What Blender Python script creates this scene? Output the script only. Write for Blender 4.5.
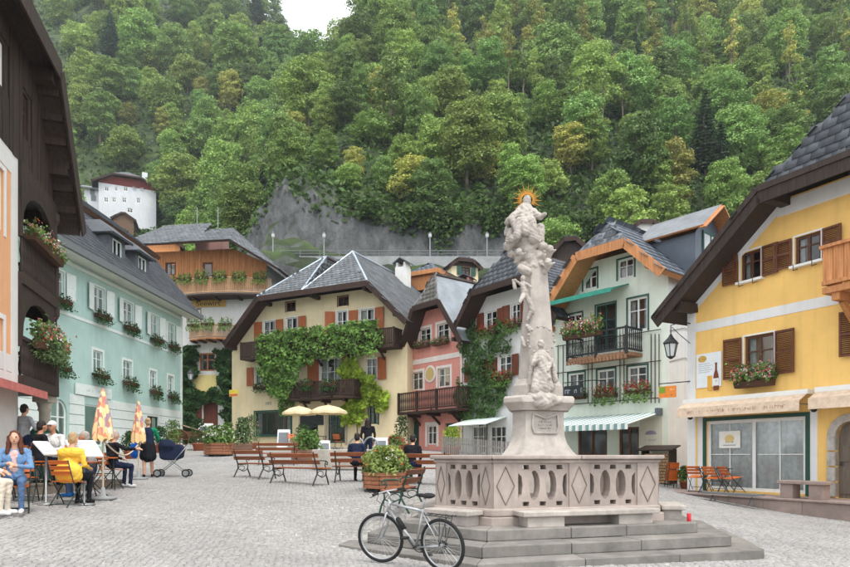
import bpy, math, random
import numpy as np
from mathutils import Vector, Matrix
from mathutils.geometry import tessellate_polygon
R = math.radians
rng = np.random.default_rng(7)
random.seed(7)
for o in list(bpy.data.objects): bpy.data.objects.remove(o)
SC = bpy.context.scene
COL = SC.collection

# ---------------------------------------------------------------- camera
F, HZ, CX, CAMZ = 640.0, 455.0, 425.0, 1.6
cd = bpy.data.cameras.new('camera'); cam = bpy.data.objects.new('camera', cd); COL.objects.link(cam)
cam.location = (0, 0, CAMZ); cam.rotation_euler = (R(90), 0, 0)
cd.sensor_width = 36; cd.lens = 36 * F / 850; cd.shift_y = (HZ - 283.5) / 850
cd.clip_start = 0.1; cd.clip_end = 3000
SC.camera = cam
# ---------------------------------------------------------------- light: bright overcast day
SUN_EL, SUN_AZ = R(64), R(155)          # azimuth clockwise from +Y
w = bpy.data.worlds.new('World'); SC.world = w; w.use_nodes = True
nt = w.node_tree; nt.nodes.clear()
sky = nt.nodes.new('ShaderNodeTexSky'); sky.sky_type = 'NISHITA'; sky.sun_disc = False
sky.sun_elevation = SUN_EL; sky.sun_rotation = SUN_AZ; sky.air_density = 1.0; sky.dust_density = 3.0
veil = nt.nodes.new('ShaderNodeMixRGB'); veil.inputs[0].default_value = 0.86    # closed, even cloud cover
veil.inputs[2].default_value = (11.6, 12.0, 12.4, 1)
bg = nt.nodes.new('ShaderNodeBackground'); bg.inputs[1].default_value = 0.095
wo = nt.nodes.new('ShaderNodeOutputWorld')
nt.links.new(sky.outputs[0], veil.inputs[1]); nt.links.new(veil.outputs[0], bg.inputs[0]); nt.links.new(bg.outputs[0], wo.inputs[0])
sl = bpy.data.lights.new('sun', 'SUN'); sl.energy = 1.5; sl.angle = R(18); sl.color = (1, .95, .88)
so = bpy.data.objects.new('sun', sl); COL.objects.link(so)
sd = Vector((math.sin(SUN_AZ) * math.cos(SUN_EL), math.cos(SUN_AZ) * math.cos(SUN_EL), math.sin(SUN_EL)))
so.rotation_euler = sd.to_track_quat('Z', 'Y').to_euler(); so.location = sd * 60
vs = SC.view_settings; vs.view_transform = 'Standard'; vs.look = 'None'; vs.exposure = 1.02; vs.gamma = 1
vs.use_curve_mapping = False

# ---------------------------------------------------------------- materials
MATS = {}
def srgb(r, g, b):
    f = lambda c: (c / 255 / 12.92 if c / 255 <= .04045 else ((c / 255 + .055) / 1.055) ** 2.4)
    return (f(r), f(g), f(b))
def mat(key, col, rough=.8, var=.18, scale=3.0, bump=.15, bscale=None, kind='noise', spec=.3, metal=0, stretch=(1, 1, 1), col2=None, dirt=0.0, island=0.0, trans=0.0, objrand=0.0, dist=.02, dk=.55, streak=0.0):
    if key in MATS: return MATS[key]
    m = bpy.data.materials.new(key); m.use_nodes = True; t = m.node_tree; N = t.nodes; L = t.links
    b = N['Principled BSDF']; out = N['Material Output']
    b.inputs['Roughness'].default_value = rough; b.inputs['Metallic'].default_value = metal
    b.inputs['Specular IOR Level'].default_value = spec
    tc = N.new('ShaderNodeTexCoord'); mp = N.new('ShaderNodeMapping'); mp.inputs['Scale'].default_value = stretch
    L.new(tc.outputs['Object'], mp.inputs[0])
    n1 = N.new('ShaderNodeTexNoise'); n1.inputs['Scale'].default_value = scale; n1.inputs['Detail'].default_value = 6; n1.inputs['Roughness'].default_value = .65
    L.new(mp.outputs[0], n1.inputs[0])
    c2 = col2 if col2 else tuple(c * (1 - var * 1.6) for c in col)
    c1 = tuple(min(1, c * (1 + var * .5)) for c in col)
    rp = N.new('ShaderNodeValToRGB'); rp.color_ramp.elements[0].position = .3; rp.color_ramp.elements[1].position = .7
    rp.color_ramp.elements[0].color = (*c2, 1); rp.color_ramp.elements[1].color = (*c1, 1)
    L.new(n1.outputs[0], rp.inputs[0]); cur = rp.outputs[0]
    if dirt > 0:
        n3 = N.new('ShaderNodeTexNoise'); n3.inputs['Scale'].default_value = .55; n3.inputs['Detail'].default_value = 8; n3.inputs['Roughness'].default_value = .7
        mp3 = N.new('ShaderNodeMapping'); mp3.inputs['Scale'].default_value = (1.6, 1.6, .5); L.new(tc.outputs['Object'], mp3.inputs[0]); L.new(mp3.outputs[0], n3.inputs[0])
        r3 = N.new('ShaderNodeValToRGB'); r3.color_ramp.elements[0].position = .45; r3.color_ramp.elements[1].position = .75
        r3.color_ramp.elements[0].color = (0, 0, 0, 1); r3.color_ramp.elements[1].color = (dirt, dirt, dirt, 1)
        L.new(n3.outputs[0], r3.inputs[0])
        mx = N.new('ShaderNodeMixRGB'); mx.blend_type = 'MIX'; L.new(r3.outputs[0], mx.inputs[0]); L.new(cur, mx.inputs[1])
        mx.inputs[2].default_value = (*[c * dk + .01 for c in col], 1); cur = mx.outputs[0]
    if streak > 0:
        n4 = N.new('ShaderNodeTexNoise'); n4.inputs['Scale'].default_value = 1.0; n4.inputs['Detail'].default_value = 6
        mp4 = N.new('ShaderNodeMapping'); mp4.inputs['Scale'].default_value = (5, 5, .22); L.new(tc.outputs['Object'], mp4.inputs[0]); L.new(mp4.outputs[0], n4.inputs[0])
        r4 = N.new('ShaderNodeValToRGB'); r4.color_ramp.elements[0].position = .52; r4.color_ramp.elements[1].position = .8; r4.color_ramp.elements[0].color = (0, 0, 0, 1); r4.color_ramp.elements[1].color = (streak, streak, streak, 1); L.new(n4.outputs[0], r4.inputs[0])
        m4 = N.new('ShaderNodeMixRGB'); L.new(r4.outputs[0], m4.inputs[0]); L.new(cur, m4.inputs[1]); m4.inputs[2].default_value = (*[c * .5 + .02 for c in col], 1); cur = m4.outputs[0]
    if island > 0 or objrand > 0:
        hs = N.new('ShaderNodeHueSaturation'); L.new(cur, hs.inputs['Color']); 
        src = []
        if island > 0:
            g = N.new('ShaderNodeNewGeometry'); src.append((g.outputs['Random Per Island'], island))
        if objrand > 0:
            oi = N.new('ShaderNodeObjectInfo'); src.append((oi.outputs['Random'], objrand))
        last = None
        for sk, amt in src:
            mr = N.new('ShaderNodeMapRange'); mr.inputs[3].default_value = 1 - amt; mr.inputs[4].default_value = 1 + amt; L.new(sk, mr.inputs[0])
            if last is None: last = mr.outputs[0]
            else:
                mm = N.new('ShaderNodeMath'); mm.operation = 'MULTIPLY'; L.new(last, mm.inputs[0]); L.new(mr.outputs[0], mm.inputs[1]); last = mm.outputs[0]
        L.new(last, hs.inputs['Value'])
        if objrand > 0:
            mh = N.new('ShaderNodeMapRange'); mh.inputs[3].default_value = .492; mh.inputs[4].default_value = .522
            wn = N.new('ShaderNodeTexWhiteNoise'); wn.noise_dimensions = '1D'; L.new(oi.outputs['Random'], wn.inputs['W']); L.new(wn.outputs[0], mh.inputs[0])
            if trans > 0: L.new(mh.outputs[0], hs.inputs['Hue'])
        cur = hs.outputs[0]
    L.new(cur, b.inputs['Base Color'])
    if bump > 0:
        n2 = N.new('ShaderNodeTexNoise'); n2.inputs['Scale'].default_value = bscale or scale * 9; n2.inputs['Detail'].default_value = 5
        L.new(mp.outputs[0], n2.inputs[0])
        bp = N.new('ShaderNodeBump'); bp.inputs['Strength'].default_value = bump; bp.inputs['Distance'].default_value = dist
        L.new(n2.outputs[0], bp.inputs['Height']); L.new(bp.outputs[0], b.inputs['Normal'])
        rr = N.new('ShaderNodeMapRange'); rr.inputs[3].default_value = max(0, rough - .12); rr.inputs[4].default_value = min(1, rough + .12)
        L.new(n2.outputs[0], rr.inputs[0]); L.new(rr.outputs[0], b.inputs['Roughness'])
    if trans > 0:
        tl = N.new('ShaderNodeBsdfTranslucent'); L.new(cur, tl.inputs[0])
        ms = N.new('ShaderNodeMixShader'); ms.inputs[0].default_value = trans
        L.new(b.outputs[0], ms.inputs[1]); L.new(tl.outputs[0], ms.inputs[2]); L.new(ms.outputs[0], out.inputs[0])
    MATS[key] = m
    return m
def plaster(key, rgb, dirt=.22): return mat(key, srgb(*rgb), rough=.92, var=.07, scale=1.3, bump=.22, bscale=38, dirt=dirt * 1.5, spec=.15, dk=.74, streak=.3)
def wood(key, rgb, rough=.7, var=.28, axis='z'):
    st = {'z': (9, 9, .7), 'x': (.7, 9, 9), 'y': (9, .7, 9)}[axis]
    return mat(key, srgb(*rgb), rough=rough, var=var, scale=2.2, bump=.3, bscale=6, stretch=st, objrand=.12, dist=.006)
def paint(key, rgb, rough=.5): return mat(key, srgb(*rgb), rough=rough, var=.06, scale=5, bump=.06, bscale=40)
def cloth(key, rgb): return mat(key, srgb(*rgb), rough=.95, var=.16, scale=7, bump=.3, bscale=120, spec=.1, dist=.004)
def leafm(key, rgb, var=.35, objrand=.0, island=.35, rgb2=None):
    return mat(key, srgb(*rgb), rough=.55, var=var, scale=.9, bump=0, island=island, trans=.28, objrand=objrand, spec=.25, col2=srgb(*rgb2) if rgb2 else None)
def glass_mat():
    m = bpy.data.materials.new('window_glass'); m.use_nodes = True; t = m.node_tree; N = t.nodes; L = t.links; N.clear()
    o = N.new('ShaderNodeOutputMaterial'); tr = N.new('ShaderNodeBsdfTransparent'); tr.inputs[0].default_value = (.93, .96, .96, 1)
    gl = N.new('ShaderNodeBsdfGlossy'); gl.inputs[1].default_value = .04
    fr = N.new('ShaderNodeFresnel'); fr.inputs[0].default_value = 1.75
    no = N.new('ShaderNodeTexNoise'); no.inputs['Scale'].default_value = 1.7; bp = N.new('ShaderNodeBump'); bp.inputs['Strength'].default_value = .12; bp.inputs['Distance'].default_value = .03
    L.new(no.outputs[0], bp.inputs['Height']); L.new(bp.outputs[0], gl.inputs['Normal'])
    mx = N.new('ShaderNodeMixShader'); L.new(fr.outputs[0], mx.inputs[0]); L.new(tr.outputs[0], mx.inputs[1]); L.new(gl.outputs[0], mx.inputs[2]); L.new(mx.outputs[0], o.inputs[0])
    return m
GLASS = glass_mat()
WHITE = paint('white_paint', (232, 232, 228))
OFFW = plaster('white_plaster', (226, 226, 224))
DARKW = wood('dark_brown_wood', (62, 44, 36))
BLACKW = wood('blackened_wood', (64, 52, 46), var=.4)
ORW = wood('orange_larch_wood', (205, 140, 88), rough=.55)
LARCH = wood('larch_boards', (196, 132, 82))
SHUT = wood('shutter_orange_brown', (176, 98, 58), rough=.6)
SHUTB = wood('shutter_red_brown', (122, 66, 44), rough=.6)
IRON = mat('black_iron', (.02, .021, .023), rough=.5, var=.2, bump=.1, spec=.4)
SLATE = mat('grey_slate', srgb(120, 124, 128), rough=.62, var=.25, scale=1.5, bump=.2, island=.22, dirt=.35)
SLATED = mat('dark_slate', srgb(92, 96, 102), rough=.6, var=.25, scale=1.5, bump=.2, island=.2, dirt=.3)
SHING = mat('weathered_shingle', srgb(128, 124, 118), rough=.85, var=.3, scale=2, bump=.3, island=.25, dirt=.4)
METAL = mat('zinc_sheet', srgb(170, 182, 192), rough=.42, var=.1, scale=1, bump=.05, metal=.35, dirt=.2)
METALD = mat('dark_zinc_sheet', srgb(96, 104, 114), rough=.45, var=.15, scale=1, bump=.05, metal=.3, dirt=.2)
GALV = mat('galvanised_steel', srgb(150, 154, 156), rough=.4, var=.1, bump=.05, metal=.6)
CURT = cloth('white_curtain', (225, 225, 222))
GREENP = paint('dark_green_paint', (38, 78, 66))
GREY = paint('grey_paint', (110, 114, 116))
LEAF = leafm('shrub_leaf', (112, 146, 72)); LEAFD = leafm('ivy_leaf', (58, 92, 46)); LEAFL = leafm('vine_leaf', (116, 154, 72), var=.4, island=.45); LEAFY = leafm('yellow_vine_leaf', (160, 186, 64))
LEAFG = leafm('grey_green_leaf', (120, 146, 96))
REDF = leafm('red_blossom', (214, 40, 44), var=.2); PINKF = leafm('pink_blossom', (232, 128, 140), var=.2); WHITEF = leafm('white_blossom', (238, 236, 226), var=.1); ORF = leafm('orange_blossom', (226, 118, 66), var=.2)
BARK = mat('bark', srgb(122, 112, 98), rough=.95, var=.3, scale=4, bump=.5, stretch=(1, 1, .3))

# ---------------------------------------------------------------- mesh builder
def V(*a): return Vector(a)
class MB:
    def __init__(s): s.v = []; s.f = []; s.m = []
    def add(s, vs, fs, mi=0):
        n = len(s.v); s.v += [tuple(x) for x in vs]; s.f += [tuple(i + n for i in f) for f in fs]; s.m += [mi] * len(fs); return s
    def box(s, c, d, rz=0, mi=0, M=None):
        hx, hy, hz = d[0] / 2, d[1] / 2, d[2] / 2
        P = [V(x, y, z) for z in (-hz, hz) for y in (-hy, hy) for x in (-hx, hx)]
        if M is not None: P = [M @ p for p in P]
        elif rz: q = Matrix.Rotation(rz, 3, 'Z'); P = [q @ p for p in P]
        c = Vector(c); return s.add([p + c for p in P], [(0, 2, 3, 1), (4, 5, 7, 6), (0, 1, 5, 4), (2, 6, 7, 3), (0, 4, 6, 2), (1, 3, 7, 5)], mi)
    def bb(s, x0, x1, y0, y1, z0, z1, mi=0): return s.box(((x0 + x1) / 2, (y0 + y1) / 2, (z0 + z1) / 2), (abs(x1 - x0), abs(y1 - y0), abs(z1 - z0)), 0, mi)
    def beam(s, a, b, w, h, up=(0, 0, 1), mi=0):
        a = Vector(a); b = Vector(b); d = (b - a); L = d.length; d.normalize(); u = Vector(up)
        sx = d.cross(u)
        if sx.length < 1e-5: sx = d.cross(V(1, 0, 0))
        sx.normalize(); uz = sx.cross(d)
        M = Matrix((d, sx, uz)).transposed(); return s.box((a + b) / 2, (L, w, h), 0, mi, M)
    def tube(s, pts, r, n=6, mi=0, cap=True, closed=False):
        pts = [Vector(p) for p in pts]; k = len(pts); rs = r if isinstance(r, (list, tuple)) else [r] * k
        vs = []; fs = []; px = None
        for i, p in enumerate(pts):
            if closed: d = pts[(i + 1) % k] - pts[i - 1]
            else: d = pts[min(i + 1, k - 1)] - pts[max(i - 1, 0)]
            d.normalize()
            if px is None:
                a = d.cross(V(0, 0, 1)); 
                if a.length < .05: a = d.cross(V(1, 0, 0))
            else:
                a = px - d * px.dot(d)
            a.normalize(); px = a; b = d.cross(a)
            for j in range(n):
                t = 2 * math.pi * j / n; vs.append(p + (a * math.cos(t) + b * math.sin(t)) * rs[i])
        for i in range(k if closed else k - 1):
            i2 = (i + 1) % k
            for j in range(n): fs.append((i * n + j, i * n + (j + 1) % n, i2 * n + (j + 1) % n, i2 * n + j))
        if cap and not closed: fs.append(tuple(range(n - 1, -1, -1))); fs.append(tuple((k - 1) * n + j for j in range(n)))
        return s.add(vs, fs, mi)
    def lathe(s, prof, n=12, c=(0, 0, 0), mi=0, sx=1, sy=1, a0=0):
        vs = []; fs = []; k = len(prof)
        for r, z in prof:
            for j in range(n):
                t = 2 * math.pi * j / n + a0; vs.append((c[0] + r * math.cos(t) * sx, c[1] + r * math.sin(t) * sy, c[2] + z))
        for i in range(k - 1):
            for j in range(n): fs.append((i * n + j, i * n + (j + 1) % n, (i + 1) * n + (j + 1) % n, (i + 1) * n + j))
        fs.append(tuple(range(n - 1, -1, -1))); fs.append(tuple((k - 1) * n + j for j in range(n)))
        return s.add(vs, fs, mi)
    def ell(s, c, r, nu=10, nv=6, M=None, mi=0):
        prof = [(max(1e-4, math.sin(math.pi * i / nv)), -math.cos(math.pi * i / nv)) for i in range(nv + 1)]
        t = MB().lathe(prof, nu); c = Vector(c)
        P = [V(x * r[0], y * r[1], z * r[2]) for x, y, z in t.v]
        if M is not None: P = [M @ p for p in P]
        return s.add([p + c for p in P], t.f, mi)
    def prism(s, poly, z0, z1, mi=0):
        n = len(poly); vs = [(x, y, z0) for x, y in poly] + [(x, y, z1) for x, y in poly]
        return s.add(vs, [tuple(range(n - 1, -1, -1)), tuple(range(n, 2 * n))] + [(i, (i + 1) % n, n + (i + 1) % n, n + i) for i in range(n)], mi)
    def slab(s, poly, nrm, t, mi=0, mi2=None):
        """polygon (3D) as top, extruded by t against its normal"""
        n = len(poly); d = Vector(nrm).normalized() * t; P = [Vector(p) for p in poly]; Q = [p - d for p in P]
        m2 = mi if mi2 is None else mi2
        a = (P[1] - P[0]).cross(P[2] - P[0]); fl = a.dot(d) < 0
        k = len(s.v); s.v += [tuple(p) for p in P + Q]
        top = tuple(range(k, k + n)); bot = tuple(range(k + 2 * n - 1, k + n - 1, -1))
        if fl: top = top[::-1]; bot = bot[::-1]
        s.f += [top, bot]; s.m += [mi, m2]
        for i in range(n):
            j = (i + 1) % n; q = (k + i, k + n + i, k + n + j, k + j); s.f.append(q if not fl else q[::-1]); s.m.append(m2)
        return s
    def quad(s, a, b, c, d, mi=0): return s.add([a, b, c, d], [(0, 1, 2, 3)], mi)
    def mesh(s, name, mats, smooth=False):
        me = bpy.data.meshes.new(name); me.from_pydata(s.v, [], s.f)
        ms = mats if isinstance(mats, (list, tuple)) else [mats]
        for m in ms: me.materials.append(m)
        if len(ms) > 1: me.polygons.foreach_set('material_index', np.array(s.m, dtype=np.int32))
        if smooth: me.polygons.foreach_set('use_smooth', np.ones(len(s.f), dtype=bool))
        me.update(); return me
    def obj(s, name, mats, parent=None, smooth=False, loc=None, rz=0): return put(name, s.mesh(name, mats, smooth), parent, loc, rz)
def put(name, me, parent=None, loc=None, rz=0, sc=None):
    o = bpy.data.objects.new(name, me); COL.objects.link(o)
    if parent is not None: o.parent = parent
    if loc is not None: o.location = loc
    if rz: o.rotation_euler = (0, 0, rz)
    if sc is not None: o.scale = sc
    return o
def smooth_by_angle(o, ang=35):
    me = o.data; me.polygons.foreach_set('use_smooth', np.ones(len(me.polygons), dtype=bool))
    try: me.set_sharp_from_angle(angle=R(ang))
    except Exception: pass
    return o
def bevel(o, wd=.01, seg=2):
    b = o.modifiers.new('bevel', 'BEVEL'); b.width = wd; b.segments = seg; b.limit_method = 'ANGLE'; b.angle_limit = R(40); return o
def tag(o, label=None, cat=None, group=None, kind=None):
    if label: o['label'] = label
    if cat: o['category'] = cat
    if group: o['group'] = group
    if kind: o['kind'] = kind
    return o
def thing(name, label, cat, loc=(0, 0, 0), rz=0, group=None):
    o = put(name, None, None, loc, rz); o.empty_display_size = .2; return tag(o, label, cat, group)
def copy_tree(o, parent=None):
    c = o.copy(); COL.objects.link(c)
    if parent is not None: c.parent = parent
    for ch in o.children: copy_tree(ch, c)
    return c
def stuff(o): o['kind'] = 'stuff'; return o

# ---------------------------------------------------------------- pixel helpers and terrain of the square
def ray(px, py): return V((px - CX) / F, 1.0, (HZ - py) / F)
def at(px, py, Y): r = ray(px, py); return V(r.x * Y, Y, CAMZ + r.z * Y)
GC = np.array([(-.65, 8.9, .10), (.2, 8.2, .10), (4.9, 9.0, -.02), (9.8, 16.9, .04), (8.2, 21, .45), (-1.2, 15.2, .7), (-1.5, 10.3, .09), (-2.7, 11.4, .24), (-.4, 12.6, .42), (-2.6, 17.5, .84), (-7, 11.6, .66), (-5, 7, .42),
  (-8.2, 18.9, .92), (-16, 38, 2.0), (-13, 43.3, 2.2), (-6.5, 39.5, 2.1), (-1, 37, 1.9), (2, 34.3, 1.75), (5.7, 29.4, 1.2), (9.2, 24.6, .45), (-12, 50, 2.4), (-15.6, 27, 1.45),
  (-10.5, 17, .98), (0, 0, -.35), (-8, 2, .25), (9, 2, -.45), (13, 10, -.25), (4.5, 15, .45), (0, 25, 1.25), (5, 20, .75), (12.5, 14, -.1), (-20, 10, .9), (-25, 30, 1.6), (25, 10, -.3), (20, 30, .6), (0, -25, -1.2), (-30, -20, -.6), (30, -20, -1.2), (-30, 60, 3), (30, 60, 2.5), (0, 60, 2.8)], dtype=float)
def _tps(r2): return np.where(r2 > 1e-9, r2 * np.log(r2 + 1e-12), 0)
_n = len(GC); _A = np.zeros((_n + 3, _n + 3))
_d2 = ((GC[:, None, :2] - GC[None, :, :2]) ** 2).sum(-1)
_A[:_n, :_n] = _tps(_d2) + np.eye(_n) * 4.0; _A[:_n, _n] = 1; _A[:_n, _n + 1:] = GC[:, :2]; _A[_n, :_n] = 1; _A[_n + 1:, :_n] = GC[:, :2].T
_w = np.linalg.solve(_A, np.concatenate([GC[:, 2], np.zeros(3)]))
def Gn(x, y):
    x = np.asarray(x, float); y = np.asarray(y, float); xc = np.clip(x, -32, 32); yc = np.clip(y, -26, 62)
    r2 = (xc[..., None] - GC[:, 0]) ** 2 + (yc[..., None] - GC[:, 1]) ** 2
    return (_tps(r2) * _w[:_n]).sum(-1) + _w[_n] + _w[_n + 1] * xc + _w[_n + 2] * yc
def G(x, y): return float(Gn(x, y))
def onground(px, Y): x = (px - CX) / F * Y; return V(x, Y, G(x, Y))
def gp(px, py):
    """point of the sloping square seen at a pixel"""
    r = ray(px, py); Y = 5.0
    while Y < 60:
        if CAMZ + r.z * Y <= G(r.x * Y, Y): break
        Y += .05
    return V(r.x * Y, Y, G(r.x * Y, Y))
def wpx(p): return (CX + F * p[0] / p[1], HZ - F * (p[2] - CAMZ) / p[1])
# ================================================================ GROUND
def cobble_mat():
    m = bpy.data.materials.new('cobble_ground'); m.use_nodes = True; t = m.node_tree; N = t.nodes; L = t.links; b = N['Principled BSDF']
    tc = N.new('ShaderNodeTexCoord'); vo = N.new('ShaderNodeTexVoronoi'); vo.inputs['Scale'].default_value = 8.5; vo.inputs['Randomness'].default_value = .55
    L.new(tc.outputs['Object'], vo.inputs[0])
    ve = N.new('ShaderNodeTexVoronoi'); ve.feature = 'DISTANCE_TO_EDGE'; ve.inputs['Scale'].default_value = 8.5; ve.inputs['Randomness'].default_value = .55; L.new(tc.outputs['Object'], ve.inputs[0])
    n = N.new('ShaderNodeTexNoise'); n.inputs['Scale'].default_value = .5; n.inputs['Detail'].default_value = 8; L.new(tc.outputs['Object'], n.inputs[0])
    r = N.new('ShaderNodeValToRGB'); r.color_ramp.elements[0].position = .3; r.color_ramp.elements[1].position = .7
    r.color_ramp.elements[0].color = (*srgb(142, 139, 134), 1); r.color_ramp.elements[1].color = (*srgb(176, 173, 169), 1); L.new(n.outputs[0], r.inputs[0])
    bw = N.new('ShaderNodeRGBToBW'); L.new(vo.outputs['Color'], bw.inputs[0])
    mr = N.new('ShaderNodeMapRange'); mr.inputs[3].default_value = .72; mr.inputs[4].default_value = 1.18; L.new(bw.outputs[0], mr.inputs[0])
    mx = N.new('ShaderNodeMixRGB'); mx.blend_type = 'MULTIPLY'; mx.inputs[0].default_value = 1; L.new(r.outputs[0], mx.inputs[1]); L.new(mr.outputs[0], mx.inputs[2])
    er = N.new('ShaderNodeMapRange'); er.inputs[1].default_value = .0; er.inputs[2].default_value = .09; L.new(ve.outputs[0], er.inputs[0])
    m2 = N.new('ShaderNodeMixRGB'); m2.inputs[1].default_value = (*srgb(142, 138, 132), 1); L.new(er.outputs[0], m2.inputs[0]); L.new(mx.outputs[0], m2.inputs[2])
    L.new(m2.outputs[0], b.inputs['Base Color']); b.inputs['Roughness'].default_value = .8; b.inputs['Specular IOR Level'].default_value = .25
    bp = N.new('ShaderNodeBump'); bp.inputs['Strength'].default_value = .7; bp.inputs['Distance'].default_value = .03; L.new(er.outputs[0], bp.inputs['Height']); L.new(bp.outputs[0], b.inputs['Normal'])
    return m
COBG = cobble_mat()
COBS = mat('cobble_stone', srgb(150, 148, 146), rough=.8, var=.12, scale=.5, bump=.35, bscale=30, island=.11, dirt=.4, dist=.008)
JOINT = mat('sandy_joint', srgb(128, 122, 112), rough=.95, var=.2, scale=4, bump=.3)

def grid_obj(name, xs, ys, hf, material, parent=None):
    X, Y = np.meshgrid(xs, ys); Z = hf(X, Y); nx, ny = len(xs), len(ys)
    co = np.stack([X, Y, Z], -1).reshape(-1, 3)
    i = np.arange((ny - 1) * (nx - 1)); r = i // (nx - 1); c = i % (nx - 1); a = r * nx + c
    q = np.stack([a, a + 1, a + nx + 1, a + nx], -1)
    me = mesh_np(name, co, q, material, smooth=True); return put(name, me, parent)
def mesh_np(name, co, q, mats, smooth=False, mi=None):
    me = bpy.data.meshes.new(name); k = q.shape[1]
    me.vertices.add(len(co)); me.vertices.foreach_set('co', np.ascontiguousarray(co, dtype=np.float32).ravel())
    me.loops.add(q.size); me.loops.foreach_set('vertex_index', np.ascontiguousarray(q, dtype=np.int32).ravel())
    me.polygons.add(len(q)); me.polygons.foreach_set('loop_start', np.arange(0, q.size, k, dtype=np.int32))
    try: me.polygons.foreach_set('loop_total', np.full(len(q), k, dtype=np.int32))
    except Exception: pass
    for m in (mats if isinstance(mats, (list, tuple)) else [mats]): me.materials.append(m)
    if mi is not None: me.polygons.foreach_set('material_index', np.asarray(mi, dtype=np.int32))
    if smooth: me.polygons.foreach_set('use_smooth', np.ones(len(q), dtype=bool))
    me.update(calc_edges=True); return me

def ease(x, a, b): t = np.clip((x - a) / (b - a), 0, 1); return t * t * (3 - 2 * t)
def nz(x, y, s, k=0):
    return (np.sin(x / s * 1.7 + 1.3 + k) * np.cos(y / s * 1.3 - .7 + k) + .5 * np.sin(x / s * 3.9 + y / s * 2.1 + k * 2) + .3 * np.cos(y / s * 6.1 - x / s * 4.7)) / 1.8
def Hn(X, Y):
    X = np.asarray(X, float); Y = np.asarray(Y, float)
    cl = 2.4 + 16.0 * ease(Y, 50.5, 57.5) + .35 * ease(Y, 57.5, 61) + 5.4 * ease(Y, 61, 63.2)
    cr_ = ease(X, 9, 16); cl = cl * (1 - cr_) + cr_ * (2.4 + 21.7 * ease(Y, 46, 66))
    hr = cl + .86 * np.clip(Y - 62.6, 0, None)
    xe = -15 + .03 * (Y - 62); hr = hr - (1.25 + .6 * ease(Y, 120, 170)) * np.clip(xe - X, 0, None)
    hl = 2.4 + 13.6 * ease(Y, 53, 70) + .55 * np.clip(Y - 70, 0, 50) + (1.14 + .0006 * np.clip(-X - 60, 0, 200)) * np.clip(Y - 120, 0, 132) - .9 * np.clip(X + 86, 0, 90) * ease(Y, 160, 240) - .5 * np.clip(Y - 262, 0, None)
    d = hr - hl; k = 5.0; h = np.maximum(hr, hl) + np.exp(-np.abs(d) / k) * k * .25
    am = ease(Y, 64, 90)
    rk = np.exp(-((X + 13.5) / 5.5) ** 2) * ease(Y, 55, 61) * (1 - ease(Y, 64, 74)); h = h + rk * (3.0 + 1.6 * nz(X, Y * 1.5, 1.9, 3) + .8 * nz(X, Y, .8, 5))
    h = h - 4.5 * (1 - ease(Y, 44, 51))
    return h + am * (2.6 * nz(X, Y, 17) + 1.2 * nz(X, Y, 6, 2)) + .5 * nz(X, Y * 2, 3, 4) * ease(Y, 50, 54)
def H(x, y): return float(Hn(x, y))

g_o = grid_obj('ground', np.concatenate([np.linspace(-318, -34, 14), np.linspace(-32, 32, 129), np.linspace(34, 318, 14)]),
               np.concatenate([np.linspace(-318, -28, 12), np.linspace(-26, 62, 177)]), Gn, COBG)
g_o['kind'] = 'structure'

# raised cobbles over the visible square (one uncountable paving)
def inpoly(px, py, poly):
    inside = np.zeros(len(px), bool); n = len(poly)
    for i in range(n):
        x0, y0 = poly[i]; x1, y1 = poly[(i + 1) % n]
        c = ((y0 > py) != (y1 > py)) & (px < (x1 - x0) * (py - y0) / (y1 - y0 + 1e-12) + x0); inside ^= c
    return inside
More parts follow.
